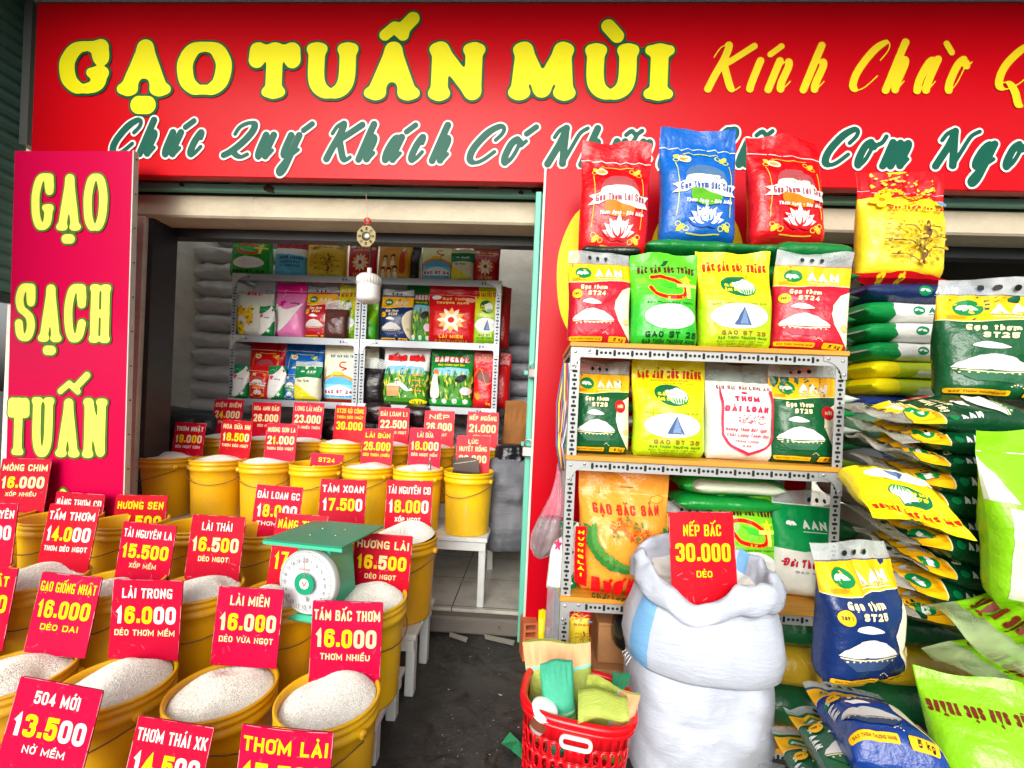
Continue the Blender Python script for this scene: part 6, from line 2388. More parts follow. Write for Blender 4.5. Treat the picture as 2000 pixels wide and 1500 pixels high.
gart = Art(.16, .03)
gart.ell(.42, .085, .03, .045, (0, 120, 64), 12)
gart.text('AAN', .53, .085, .13, .07, WHITE, t=.015)
rowsG = [(800, 3), (842, 4), (884, 6), (926, 8), (968, 9), (1012, 10), (1056, 13), (1104, 15), (1150, 16), (1196, 17)]
for k, (yy, rl) in enumerate(rowsG):
    x0_ = 1748 + (k * 29 % 23)
    sl = math.tan(R(rl)) * 300
    nr, nl = P(2060, yy + sl * .55 + 8, 1.33), P(x0_ + 8, yy - sl * .4 + 8, 1.33 + .02 * (k % 2))
    back = Vector((.01, .25, .06))
    bag_frame(nr, nr + back, nl, .092, aanG, (8, 66, 36), 91 + k, 'dark green bag with yellow top lying in the near pile, number %s from its top' % ('one', 'two', 'three', 'four', 'five', 'six', 'seven', 'eight', 'nine', 'ten')[k], 'green bags with yellow tops piled by the big lime bag', header=.86, hcol=(226, 222, 206), side=gart, wr=1.6, bend=-.06 * (k % 3))
H1, H2 = P(1722, 985, 1.17), P(1930, 1032, 1.14)
Ld = Vector((.04, .22, .09))
bag_frame(H2 + Ld, H1 + Ld, H2, .08, sail, (244, 226, 14), 101, 'bright yellow bag draped upside down across the pile of green bags', G2, wr=1.3, bend=.1)
bag_at('rice_bag', 1840, 2040, 544, 780, 1.45, .12, aanG, AG, 102, 'large dark green rice bag with yellow top standing on the stack', lean=2, yaw=-10, roll=2, group=G1, header=.86, bend=.03, wr=1.2)
# big lime bag at the picture's edge
lime = Art(1.9, .06)
lime.poly([(.03, .08), (.17, .06), (.18, 1.0), (.06, 1.04)], (206, 206, 190))
lime.poly([(.0, 1.12), (.12, 1.08), (.07, 1.4), (.0, 1.6)], (206, 214, 200))
lime.line([(0, 1.66), (.5, 1.6), (1, 1.55)], .012, WHITE)
lime.ell(.55, 1.25, .12, .1, (150, 200, 40))
lime.text('ĐẶC SẢN', .62, 1.44, .5, .1, (100, 30, 20), t=.028)
lime.rect(.2, 0, 1, .22, (40, 200, 50))
lime.ell(.62, .6, .3, .22, (240, 240, 236))
bag_at('rice_bag', 1946, 2230, 840, 1196, 1.16, .14, lime, (132, 200, 20), 103, 'large lime green rice bag with a white window standing in front of the green pile', lean=5, roll=-2, group=G1, bend=.04)

# fan of lime bags lying in front, printing upside down
G3 = 'lime bags fanned out at the street edge of the stacks'
fw = Art(1.5, .06)
fw.text('ĐẶC SẢN SÓC TRĂNG', .5, 1.13, .86, .13, (110, 40, 20), t=.036)
fw.text('GẠO NGON', .5, .98, .4, .04, (120, 150, 20), t=.01)
for k, (h1, y1, h2, y2, lb) in enumerate((((1808, 1168), 1.30, (2040, 1330), .98, 'uppermost'), ((1800, 1246), 1.22, (2040, 1412), .93, 'middle'))):
    H1, H2 = P(*h1, y1), P(*h2, y2)
    W = (H2 - H1).normalized()
    Ld = Vector((-W.y, W.x, 0)).normalized() * .46 + Vector((0, 0, .16))
    bag_frame(H2 + Ld, H1 + Ld, H2, .10, fw, (130, 196, 18), 111 + k, 'lime green bag lying with its pale top edge to the street, %s of the fan' % lb, G3, header=.84, hcol=(206, 232, 170), bend=-.1, wr=1.2)
fd = Art(1.5, .06)
q_ = Art(1.5, .05)
q_.text('ĐẶC SẢN SÓC TRĂNG', .5, .36, .92, .11, (110, 40, 20), t=.032)
fd.items = [([(1 - p[0], 1.5 - p[1]) for p in vs], fs, c, l) for vs, fs, c, l in q_.items]
bag_frame(P(1868, 1640, .90), P(2140, 1720, .82), P(1812, 1306, 1.02), .12, fd, (132, 200, 18), 114, 'lime green bag with upside down dark red letters, lowest of the fan', G3, wr=.9, vh=.97)

for k in range(7):
    lying(1965 - 6 * (k % 2), 2290, 1206 + 84 * k, 1290 + 84 * k, 1.20, .34, ((128, 190, 22), (120, 184, 24), (20, 100, 50), (200, 170, 40))[k % 4], None, 141 + k, '%s bag in the stack that carries the big lime bag, layer %s from above' % (('lime green', 'lime green', 'dark green', 'mustard')[k % 4], ('one', 'two', 'three', 'four', 'five', 'six', 'seven')[k]), group='stack of bags under the big lime bag', kind='lying', n=2.8)

# navy bag standing and the bags under it
bag_at('rice_bag', 1590, 1768, 1064, 1345, 1.14, .12, aanN, AN, 121, 'yellow-topped navy rice bag with a bowl picture standing on another navy bag', yaw=14, lean=5, roll=0, group=G1, header=.86, bend=.06, wr=1.2)
nvl = design('nvl', d_aan, AN, 'ST25', None, .86, 1.48, False)
gnl = design('gnl', d_aan, AG, 'ST25', None, .86, 1.48, False)
sart = Art(.16, .03)
sart.ell(.5, .085, .035, .05, (0, 120, 64), 14)
sart.leaf(.47, .08, .035, .014, .6, WHITE)
sart.leaf(.5, .1, .035, .014, -.5, WHITE)
sart.text('AAN', .62, .085, .14, .075, WHITE, t=.016)
bl0, br0, tl0 = P(1660, 1440, .97), P(1868, 1478, .92), P(1572, 1300, 1.28)
bag_frame(bl0, br0, tl0, .13, nvl, (18, 60, 140), 122, 'navy rice bag lying on its back under the standing navy bag', G1, header=.9, side=sart, wr=1.3)
for k in range(5):
    sh = Vector((-.035 * (k + 1) + .012 * (k % 2), .02 * (k % 2), -.085 * (k + 1)))
    bag_frame(bl0 + sh, br0 + sh + Vector((.03, 0, 0)), tl0 + sh, .095, gnl, (10, 86, 46), 123 + k, 'dark green bag lying on its back under the navy one, %s of the pile' % ('first', 'second', 'third', 'fourth', 'lowest')[k], 'green bags under the navy bag', header=.9, side=sart, wr=1.5)

# ------------------------------------------------------------------ bags on the inner shelves
G4 = 'bags on the shelves inside the shop'
arch = design('arch', d_arch)
corner = design('corner', d_corner)
small = design('small', d_small)
blo = design('blo', d_blossom)
emb = design('emb', d_emblem)
sm = dict(NU=14, NV=18, group=G4)


def inner(n_, x0, x1, yt, yb, *a, **k):
    return bag_at(n_, x0, x1, yt, yb, *a, foot=min(bz, key=lambda q: abs(q - P((x0 + x1) / 2, yb, BRY0).z)) + .001, **k)

SB = 3.17
z_ = lambda *a: None
inner('rice_bag', 450, 533, 455, 535, SB, .16, swo, (30, 160, 30), 201, 'green rice bag with white oval at the left end of the inner top shelf', **sm)
inner('rice_bag', 538, 606, 460, 536, SB, .14, design('jas', d_jasmine), (110, 186, 220), 202, 'light blue and red rice bag with small dark lettering on the inner top shelf', **sm)
inner('rice_bag', 598, 680, 455, 538, SB, .14, blo, (240, 206, 50), 203, 'yellow blossom tree rice bag on the inner top shelf', **sm)
inner('rice_bag', 680, 738, 462, 539, SB, .12, emb, (200, 14, 26), 204, 'red emblem bag directly behind the mirror charm', **sm)
inner('rice_bag', 738, 805, 462, 541, SB, .14, design('peo', d_people), (240, 180, 40), 205, 'golden bag with a group of people pictured, on the inner top shelf', **sm)
inner('rice_bag', 803, 822, 470, 542, SB + .03, .14, None, (30, 24, 20), 206, 'narrow black bag edge beside the golden people bag', **sm)
inner('rice_bag', 822, 890, 462, 543, SB, .14, arch, (240, 236, 170), 207, 'pale yellow bag with a blue arch picture on the inner top shelf', **sm)
inner('rice_bag', 880, 926, 488, 544, SB - .03, .10, small, (226, 220, 180), 208, 'small cream bag with green band beside the blue arch bag', **sm)
inner('rice_bag', 922, 976, 474, 545, SB, .12, emb, (190, 14, 26), 209, 'dark red emblem bag at the right end of the inner top shelf', **sm)
inner('rice_bag', 460, 537, 550, 653, SB, .14, design('st21', d_plainflower), (236, 234, 222), 211, 'clear rice bag printed with yellow flowers on the inner middle shelf', header=.78, **sm)
inner('rice_bag', 505, 537, 598, 655, SB - .07, .06, corner, (236, 236, 230), 212, 'small green and white bag in front of the yellow flower bag', **sm)
inner('rice_bag', 537, 598, 553, 656, SB, .12, design('pink', d_pink), (236, 130, 190), 213, 'bright pink rice bag on the inner middle shelf', **sm)
inner('rice_bag', 596, 658, 560, 658, SB, .12, aanR, AR, 214, 'red bag with yellow top next to the pink one', header=.88, **sm)
inner('rice_bag', 632, 680, 588, 660, SB - .07, .08, None, (84, 44, 40), 215, 'clear bag of dark brown rice standing before the red and yellow bag', header=.8, **sm)
inner('rice_bag', 660, 702, 558, 661, SB, .12, sail, (226, 220, 30), 216, 'lime yellow sail bag left of the rack uprights behind the bulb', fin='film2', col2=(140, 206, 30), **sm)
inner('rice_bag', 702, 738, 590, 663, SB, .12, None, (130, 200, 30), 217, 'lime green bag behind the bulb, right of the rack uprights', fin='film2', col2=(60, 170, 30), **sm)
inner('rice_bag', 743, 806, 566, 664, SB, .12, aanN, AN, 218, 'navy bag with yellow top on the inner middle shelf', header=.88, **sm)
inner('rice_bag', 790, 846, 555, 665, SB + .06, .12, design('bkk', d_field, 'BANGKOK'), (16, 120, 44), 219, 'green field picture bag mostly behind the red emblem bag', **sm)
inner('rice_bag', 834, 932, 553, 668, SB - .04, .14, emb, (206, 12, 22), 220, 'big red bag with a round emblem on the inner middle shelf', **sm)
inner('rice_bag', 920, 978, 556, 671, SB - .02, .12, sail, (226, 220, 30), 221, 'lime yellow sail bag at the right end of the inner middle shelf', fin='film2', col2=(150, 206, 30), **sm)
inner('rice_bag', 484, 558, 662, 779, SB + .05, .14, lotR, (200, 10, 22), 231, 'red lotus bag at the back of the inner lower shelf', **sm)
inner('rice_bag', 553, 632, 664, 781, SB + .05, .14, lotB, (14, 96, 176), 232, 'blue lotus bag at the back of the inner lower shelf', **sm)
inner('rice_bag', 453, 487, 714, 778, SB - .07, .07, corner, (236, 236, 230), 233, 'small green and white flower bag at the left end of the inner lower shelf', **sm)
inner('rice_bag', 486, 526, 712, 779, SB - .07, .07, lotR, (206, 20, 22), 234, 'small red lotus bag before the large red lotus bag', **sm)
inner('rice_bag', 522, 558, 715, 780, SB - .08, .07, corner, (236, 236, 230), 235, 'small green and white flower bag beside the small red lotus bag', **sm)
inner('rice_bag', 556, 582, 720, 781, SB - .05, .07, lotB, (20, 100, 180), 236, 'small blue and green bag edge before the blue lotus bag', **sm)
inner('rice_bag', 574, 628, 706, 783, SB - .09, .09, small, (226, 222, 190), 237, 'small cream bag with green band on the inner lower shelf', header=.88, **sm)
inner('rice_bag', 630, 704, 668, 785, SB, .14, arch, (238, 236, 200), 238, 'cream bag with a blue arch picture on the inner lower shelf', **sm)
inner('rice_bag', 708, 750, 700, 786, SB - .02, .1, None, (26, 24, 26), 239, 'clear bag of black rice on the inner lower shelf', header=.8, **sm)
inner('rice_bag', 706, 738, 668, 760, SB + .08, .1, None, (230, 226, 190), 240, 'cream bag top above the black rice', **sm)
inner('rice_bag', 746, 838, 672, 788, SB, .16, design('hoa', d_field, 'HẰNG HOA'), (232, 232, 228), 241, 'white bag with red title over a green field picture on the inner lower shelf', **sm)
inner('rice_bag', 838, 924, 676, 792, SB, .16, design('bkk', d_field, 'BANGKOK'), (16, 130, 44), 242, 'green bag with a girl and field picture on the inner lower shelf', **sm)
inner('rice_bag', 922, 968, 682, 797, SB, .12, design('rfl', d_redflower), (206, 12, 22), 243, 'red flower bag at the right end of the inner lower shelf', **sm)
for k, (a_, b_, c_) in enumerate(((985, 560, (190, 30, 30)), (980, 690, (190, 20, 26)))):
    inner('rice_bag', 960, 960 + 35, b_, b_ + 110, SB + .12, .12, None, c_, 251 + k, 'dark red bag peeping out at the right end of the rack, %s of two' % ('upper', 'lower')[k], **sm)


# ------------------------------------------------------------------ woven sacks inside
def woven_sack(px0, px1, py0, py1, Y, D, col, seed, label, group, roll=0, flip=False):
    s = Y / F_PX
    L, t = (px1 - px0) * s, (py1 - py0) * s
    c = P(px0, (py0 + py1) / 2, Y)
    c.y += D / 2
    m = Matrix.Translation(c) @ Matrix.Rotation(R(roll), 4, 'Y') @ Matrix.Rotation(R(90), 4, 'Y')
    o = bag_obj('woven_sack', t, L, D, None, col, seed, m, kind='lying', fin='woven', NU=16, NV=40, wr=3.2, n=2.2)
    mb = MB()
    mb.tube([(-.0 + .02 * math.sin(k * 1.3), 0 - D * .45 + D * .9 * k / 10, .004 + .004 * (k % 2)) for k in range(11)], .003, M((230, 230, 226), 'matte'), 5)
    mb.build('seam', o)
    return tag(o, label, 'sack', group)


G5 = 'grey woven sacks stacked against the inner wall'
ORD = ('topmost', 'second', 'third', 'fourth', 'fifth', 'sixth', 'seventh', 'eighth', 'ninth', 'tenth', 'eleventh')
yy0 = 470
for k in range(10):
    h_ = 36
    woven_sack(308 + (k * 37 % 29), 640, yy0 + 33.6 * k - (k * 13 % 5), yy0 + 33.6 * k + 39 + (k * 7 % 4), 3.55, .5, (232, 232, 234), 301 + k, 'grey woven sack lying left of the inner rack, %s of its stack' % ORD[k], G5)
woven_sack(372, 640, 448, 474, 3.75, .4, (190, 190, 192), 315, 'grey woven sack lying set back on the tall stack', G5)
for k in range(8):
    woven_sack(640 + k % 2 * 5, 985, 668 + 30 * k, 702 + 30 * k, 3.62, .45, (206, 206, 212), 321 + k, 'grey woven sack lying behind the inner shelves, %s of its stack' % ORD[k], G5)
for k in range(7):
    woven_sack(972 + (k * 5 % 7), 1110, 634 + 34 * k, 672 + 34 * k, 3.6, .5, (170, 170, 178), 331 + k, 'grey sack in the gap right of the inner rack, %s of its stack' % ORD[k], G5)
# dark bags of black rice just under the inner shelves
for k, (x, y) in enumerate(((655, 838), (738, 806), (815, 812))):
    c = P(x, y + 22, 3.12)
    o = bag_obj('rice_bag', .2, .16, .14, None, (36, 20, 22), 341 + k, pose(c, 0, 0, 0), kind='sack', fin='film', NU=12, NV=12)
    tag(o, 'shiny bag of dark rice under the inner shelves, behind the %s board' % ('ST25 GÒ CÔNG', 'ĐÀI LOAN', 'NẾP')[k], 'bag')
# tan bag and grey sack by the gate
c = P(1000, 905, 2.95)
o = bag_obj('woven_sack', .30, .6, .26, None, (112, 114, 120), 351, pose(P(990, 1075, 2.7), 0, 0, 0), kind='sack', fin='woven', wr=2.5)
tag(o, 'plump dark grey woven sack standing on the tiles beside the bench', 'sack')
o = bag_obj('paper_bag', .2, .46, .1, None, (150, 96, 40), 352, pose(P(1000, 900, 3.2), 0, 4, 4), kind='stand', fin='card', wr=1.6)
tag(o, 'tan paper bag in the dark gap behind the gate padlocks', 'bag')
o = bag_obj('dark_bag', .22, .16, .16, None, (24, 26, 32), 353, pose(P(998, 915, 2.75), 0, 0, 0), kind='sack', wr=2.5)
tag(o, 'crumpled black plastic bag on the dark grey sack', 'bag')
# dark motorbike cover like heap left behind the buckets
o = bag_obj('dark_tarpaulin', .8, .5, .4, None, (34, 40, 42), 354, pose(P(330, 925, 3.0), 8, 0, 3), kind='sack', wr=4)
tag(o, 'crumpled dark tarpaulin heap behind the first inner bucket', 'tarpaulin')

# ------------------------------------------------------------------ white sacks on the pavement
stripe = Art(1.0, .05)
stripe.poly([(.08, 0), (.2, 0), (.21, .5), (.2, 1), (.08, 1), (.075, .5)], (120, 178, 226))
WS = (192, 199, 213)
SY_ = 1.24
k_ = SY_ / F_PX
cS = P(1402, 1610, SY_)
o = bag_obj('woven_sack', 296 * k_, 290 * k_, .36, None, WS, 361, pose((cS.x - .006, cS.y + .19, cS.z), 4, 0, 0), kind='sack', fin='woven', wr=1.5, NU=40, NV=40)
tag(o, 'bulging white woven sack standing on the pavement under the open one', 'sack')


def open_sack():
    t = thing('woven_sack', 'open white woven sack with blue stripe and rolled rim holding a price board', 'sack')
    c = P(1408, 1352, SY_)
    c.y += .17
    w, d = 150 * k_, .17
    prof = [(.6, .0), (.93, .002), (1.04, .025), (1.07, .08), (1.04, .15), (.99, .20), (.93, .245), (.90, .272), (.95, .27), (1.0, .285), (1.0, .32), (.97, .35), (.92, .37), (.87, .38), (.83, .37), (.80, .34), (.77, .30), (.6, .285), (.3, .29), (.02, .292)]
    na = 120
    rng = np.random.RandomState(5)
    ph = rng.rand(20) * 6.28
    vs, fs = [], []
    for i, (r, z) in enumerate(prof):
        for k in range(na):
            a = 2 * math.pi * k / na
            ca, sa = math.cos(a), math.sin(a)
            e = 2.6
            q = (abs(ca) ** e + abs(sa) ** e) ** (-1 / e)
            rim = max(0, min(1, (z - .2) / .12)) if i < 17 else .35
            wr_ = .009 * rim * (math.sin(9 * a + ph[0] + z * 40) * .5 + math.sin(17 * a + ph[1] - z * 60) * .45 + math.sin(31 * a + ph[2] + z * 90) * .25)
            wr_ += .0035 * math.sin(4 * a + 26 * z + ph[3]) * math.sin(22 * z + 3 * a + ph[4]) + .0012 * math.sin(11 * a - 50 * z + ph[5])
            front = math.exp(-((a - 1.5 * math.pi + .35) / .55) ** 2)
            back = math.exp(-((a - .5 * math.pi) / .9) ** 2)
            leftp = math.exp(-((a - 1.08 * math.pi) / .35) ** 2)
            dz = rim * (-.075 * front + .05 * back + .02 * leftp + .008 * math.sin(7 * a + ph[6]) + .005 * math.sin(15 * a + ph[7]))
            rr = r * q + wr_ / .2 * .9 + .05 * rim * front
            vs.append((w * rr * ca, d * rr * sa, z * .84 + dz))
    for i in range(len(prof) - 1):
        for k in range(na):
            j = (k + 1) % na
            fs.append((i * na + k, i * na + j, (i + 1) * na + j, (i + 1) * na + k))
    mb = MB()
    white = M(WS, 'woven')
    blue = M((120, 178, 226), 'woven')
    rice = M((236, 234, 226), 'rice')
    groups = {'w': [], 'b': [], 'r': []}
    for f in fs:
        i, k = divmod(f[0], na)
        a = k / na * 360
        if i >= 16:
            g = 'r'
        elif 200 < a < 222 and i < 9 or (28 < a < 42 and 8 < i < 16):
            g = 'b'
        else:
            g = 'w'
        groups[g].append(f)
    mb.v = vs
    for g, mt in (('w', white), ('b', blue), ('r', rice)):
        ii = mb.idx(mt)
        for f in groups[g]:
            mb.f.append(f)
            mb.mi.append(ii)
            mb.sm.append(True)
    mb.build('cloth', t, None)
    t.matrix_world = pose(c, -3, 0, 1.5)
    mb = MB()
    for k in range(5):
        mb.tube([(-w * .98, -d * .35 + .01 * k, .02), (-w * 1.03 - .004 * k, -d * .4 + .008 * k, .002 + .006 * (k % 3)), (-w * 1.07, -d * .42 + .012 * k, -.012 + .008 * (k % 2))], .0013, M((236, 238, 240), 'matte'), 5)
    mb.build('loose_thread', t)
    bpy.context.view_layer.update()
    return t


open_sack()
price_tag([('NẾP BẮC', 'y', .80, .125, .58), ('30.000', 'y', .56, .2, .84), ('DẺO', 'y', .33, .07, .24)], ((1311, 1003), (1440, 1003), (1326, 1180)), 1.30, 'red price board lettered NẾP BẮC 30.000 stuck in the open white sack', (212, 8, 30), lean=6)

# ------------------------------------------------------------------ red laundry basket with folded sacks
def basket():
    t = thing('plastic_basket', 'red plastic basket with rows of holes standing before the white sacks', 'basket')
    RB = M((220, 10, 24), 'gloss')
    Yb = 1.2
    c = P(1110, 1352, Yb)
    a0, b0 = .152, .115
    H = .46
    top = c.z

    def ring(th, z):
        k = .80 + .20 * (z / H)
        e = 3.2
        ca, sa = math.cos(th), math.sin(th)
        q = (abs(ca) ** e + abs(sa) ** e) ** (-1 / e)
        return (a0 * k * q * ca, b0 * k * q * sa, z)
    nth = 44
    zr = [0.0, .012, .03]
    z = .03
    rows_ = []
    while z < H - .085:
        rows_.append((z, z + .042))
        z += .046
    mb = MB()

    def cell(t0, t1, z0, z1, hole):
        if not hole:
            mb.add([ring(t0, z0), ring(t1, z0), ring(t1, z1), ring(t0, z1)], [(0, 1, 2, 3)], RB, True)
            return
        tm, zm = (t0 + t1) / 2, (z0 + z1) / 2
        outer = [(t0, z0), (tm, z0), (t1, z0), (t1, zm), (t1, z1), (tm, z1), (t0, z1), (t0, zm)]
        inner = []
        for tt, zz in outer:
            dx, dz = (tt - tm) / (t1 - t0) * 2, (zz - zm) / (z1 - z0) * 2
            n_ = math.hypot(dx, dz)
            inner.append((tm + dx / n_ * (t1 - t0) * .31, zm + dz / n_ * (z1 - z0) * .40))
        vs = [ring(*p) for p in outer] + [ring(*p) for p in inner]
        mb.add(vs, [(k, (k + 1) % 8, (k + 1) % 8 + 8, k + 8) for k in range(8)], RB, True)
    for k in range(nth):
        t0, t1 = 2 * math.pi * k / nth, 2 * math.pi * (k + 1) / nth
        cell(t0, t1, 0, .03, False)
        for i, (z0, z1) in enumerate(rows_):
            hole = k % 11 not in (0, 10)
            small = i % 2
            cell(t0, t1, z0, z1 - .0, hole)
            cell(t0, t1, z1, z0 + .046, False)
        zz = rows_[-1][0] + .046
        cell(t0, t1, zz, H, False)
    mb.add([ring(2 * math.pi * k / nth, .002) for k in range(nth)], [tuple(range(nth))], RB, False)
    body = mb.build('body', t)
    sd = body.modifiers.new('wall', 'SOLIDIFY')
    sd.thickness = .003
    mb = MB()
    mb.tube([tuple(Vector(ring(2 * math.pi * k / 64, H)) + Vector((0, 0, -.004))) for k in range(64)], .011, RB, 10, True)
    mb.tube([tuple(Vector(ring(2 * math.pi * k / 64, H)) * 1.0 + Vector((0, 0, -.022))) for k in range(64)], .007, RB, 8, True)
    mb.build('rim', t)
    mb = MB()
    th0 = -math.pi / 2
    loop = fillet([(-.04, -.014), (.04, -.014), (.04, .014), (-.04, .014)], .014, True, 5)
    pts = []
    for x, zz in loop:
        r = ring(th0 + x / a0 * .95, H - .052 + zz)
        pts.append((r[0], r[1] - .003, r[2]))
    mb.tube(pts, .0055, M((238, 236, 230), 'gloss'), 8, True)
    mb.build('handle_frame', t)
    t.matrix_world = pose((c.x, c.y, top - H), -7, 0, 3.5)
    bpy.context.view_layer.update()
    return t, c


bk, bc = basket()
zt_b = bc.z


def cloth_sack(px, py, Y, w, h, d, art, base, seed, label, yaw, lean, roll):
    o = bag_obj('folded_sack', w, h, d, art, base, seed, pose(P(px, py, Y), yaw, lean, roll), kind='stand', fin='woven', wr=2.4, vh=.97)
    return tag(o, label, 'folded sack', 'folded sacks in the red basket')


pa = Art(1.0, .06)
pa.poly([(0, .74), (.3, .78), (.7, .76), (1, .8), (1, 1), (0, 1)], (240, 180, 130))
pa.line([(0, .73), (.3, .77), (.7, .75), (1, .79)], .035, (150, 214, 190))
cloth_sack(1100, 1452, 1.26, .205, .29, .03, pa, (178, 194, 84), 401, 'peach and lime woven sack standing tallest at the back of the basket', -8, 4, -7)
tl = Art(1.5, .06)
tl.rect(0, .62, 1, .7, (150, 216, 110))
tl.rect(0, .74, 1, .78, (150, 216, 150))
cloth_sack(1098, 1470, 1.165, .092, .25, .06, tl, (64, 176, 140), 402, 'turquoise woven sack rolled upright in the middle of the basket', 6, 2, -6)
lm = Art(1.2, .06)
lm.poly([(.55, .6), (1, .5), (1, 1.2), (.6, 1.2)], (240, 178, 130))
lm.line([(.55, .6), (.62, .9), (.6, 1.2)], .04, (150, 210, 190))
cloth_sack(1166, 1475, 1.17, .14, .22, .05, lm, (176, 192, 80), 403, 'lime folded woven sack with a peach corner at the right of the basket', -16, -4, 10)
cloth_sack(1196, 1440, 1.25, .05, .19, .045, None, (40, 140, 96), 404, 'dark green rolled sack end at the right rim of the basket', 0, 0, 6)
# lime flap folded towards the viewer
mb = MB()
fl = []
nn = 9
for i in range(nn):
    for j in range(nn):
        u, v_ = i / (nn - 1), j / (nn - 1)
        x = -.05 + .125 * u
        z = .005 + .06 * v_ * (1 - .25 * u) + .05 * u * (1 - v_) * .3 - .02 * (1 - u)
        y = -.05 + .05 * v_ + .015 * math.sin(5 * u) - .02 * math.sin(math.pi * v_)
        fl.append((x, y, z))
fs = [(i * nn + j, (i + 1) * nn + j, (i + 1) * nn + j + 1, i * nn + j + 1) for i in range(nn - 1) for j in range(nn - 1)]
mb.add(fl, fs, M((178, 194, 84), 'woven'))
o = mb.build('folded_sack', None, pose(P(1168, 1384, 1.12), -8, 0, -4))
o.modifiers.new('cloth', 'SOLIDIFY').thickness = .004
tag(o, 'lime sack flap folded forward over the front of the basket', 'folded sack', 'folded sacks in the red basket')
# white tub
tb = thing('plastic_tub', 'white plastic tub with a brown label at the left rim of the basket', 'tub', pose(P(1052, 1420, 1.13), 0, -8, 14))
mb = MB()
mb.lathe([(.0, 0), (.026, 0), (.032, .055), (.030, .055), (.02, .053)], M((236, 236, 236), 'gloss'), 24)
mb.build('body', tb)
mb = MB()
mb.lathe([(.034, .05), (.036, .052), (.036, .062), (.03, .065), (.001, .064)], M((246, 246, 246), 'gloss'), 24)
mb.build('lid', tb)
mb = MB()
mb.lathe([(.0292, .012), (.0324, .042)], M((120, 70, 50), 'ink'), 24)
mb.build('paper_label', tb)

# ------------------------------------------------------------------ things under and beside the rack
def carton(px, py, Y, w, h, d, label, words, yaw=0):
    t = thing('carton', label, 'carton', pose(P(px, py, Y), yaw, 0, 0))
    mb = MB()
    mb.box((-w / 2, 0, 0), (w / 2, d, h), M((184, 132, 84), 'card'), .004)
    mb.build('box', t)
    mb = MB()
    a = Art(1, .05)
    for s, x, z, ww, hh, c, f in words:
        a.text(s, x, z, ww, hh, c, t=hh * .17, font=f)
    a.line([(-w / 2 + .004, h * .93), (w / 2 - .004, h * .93)], .002, (150, 100, 60), False)
    print_flat(mb, a, 0, 0, 1, -.0006)
    mb.build('lettering', t)
    return t


rd = (150, 40, 40)
carton(1240, 1408, 1.66, .34, .19, .24, 'brown carton with dark red lettering on the lowest rail of the rack', [('CLEANER', -.01, .095, .075, .018, rd, 'sans'), ('COMPANY', .0, .07, .07, .013, rd, 'sans'), ('CTY TNHH MTV', 0, .03, .12, .011, rd, 'sans'), ('DỊCH VỤ', .02, .135, .07, .026, rd, 'sans')])
carton(1245, 1475 - 140 - 35, 1.70, .32, .16, .2, 'brown carton stacked on the lettered one, under the black plastic bag', [('NO CFE', -.08, .1, .05, .014, rd, 'sans')])
o = bag_obj('plastic_bag', .16, .10, .14, None, (20, 28, 30), 411, pose(P(1236, 1258, 1.64), 0, 0, 0), kind='sack', fin='film', wr=5, NU=30, NV=30)
tag(o, 'knotted black plastic bag resting on the cartons under the rack', 'bag')
bq = design('blo', d_blossom)
o = bag_at('rice_bag', 1106, 1150, 1185, 1262, 1.64, .06, bq, (240, 216, 60), 412, 'small yellow bag with a red corner and yellow flower hanging under the lowest shelf', NU=14, NV=18)
# flower bag hanging at the rack's left side
bag_at('rice_bag', 1064, 1124, 1018, 1156, 1.66, .05, corner, (240, 240, 234), 413, 'green and white flower bag hanging at the left upright of the rack', roll=5)
# plastic bag of brown stuff hanging on the gate
hp = thing('hanging_bag', 'clear and pink plastic bag with dark contents hanging from the rack side', 'bag')
p0 = P(1092, 905, 1.7)
p1 = P(1055, 1085, 1.7)
mb = MB()
prof = [(0, .008, 0), (.06, .012, .0), (.14, .03, -.002), (.24, .055, -.02), (.31, .068, -.035), (.37, .06, -.05), (.41, .03, -.058), (.425, .004, -.06)]
na = 36
vs, fs = [], []
hh = (p0.z - p1.z) / .41
for i, (z, r, dx) in enumerate(prof):
    for k in range(na):
        an = 2 * math.pi * k / na
        rr = r * (1 + .16 * math.sin(7 * an + i * .7) + .08 * math.sin(13 * an))
        vs.append((p0.x + dx * hh * 1.1 + rr * math.cos(an) * .85, p0.y + rr * math.sin(an) * .7, p0.z - z * hh))
for i in range(len(prof) - 1):
    for k in range(na):
        fs.append((i * na + k, (i + 1) * na + k, (i + 1) * na + (k + 1) % na, i * na + (k + 1) % na))
up_, lo_ = [f for f in fs if f[0] < 3 * na], [f for f in fs if f[0] >= 3 * na]
mb.add(vs, up_, M((236, 150, 170), 'clear'))
mb.add(vs, lo_, M((214, 196, 200), 'clear'))
mb.build('film', hp)
mb = MB()
vs2 = [(p0.x + prof[i][2] * hh * 1.1 + (v[0] - p0.x - prof[i][2] * hh * 1.1) * .88, p0.y + (v[1] - p0.y) * .88, v[2] + .002) for i in range(len(prof)) for v in vs[i * na:(i + 1) * na]]
mb.add(vs2, [f for f in fs if f[0] >= 3 * na], M((74, 44, 46), 'film'))
mb.build('contents', hp)
mb = MB()
for k in range(3):
    mb.tube([(p0.x + .004 * k, p0.y, p0.z - .01), (p0.x + .012 - .01 * k, p0.y - .01, p0.z + .04), (p0.x + .025, p0.y + .01, p0.z + .09 + .01 * k)], .0035, M((100, 190, 150), 'matte'), 5)
mb.build('string', hp)
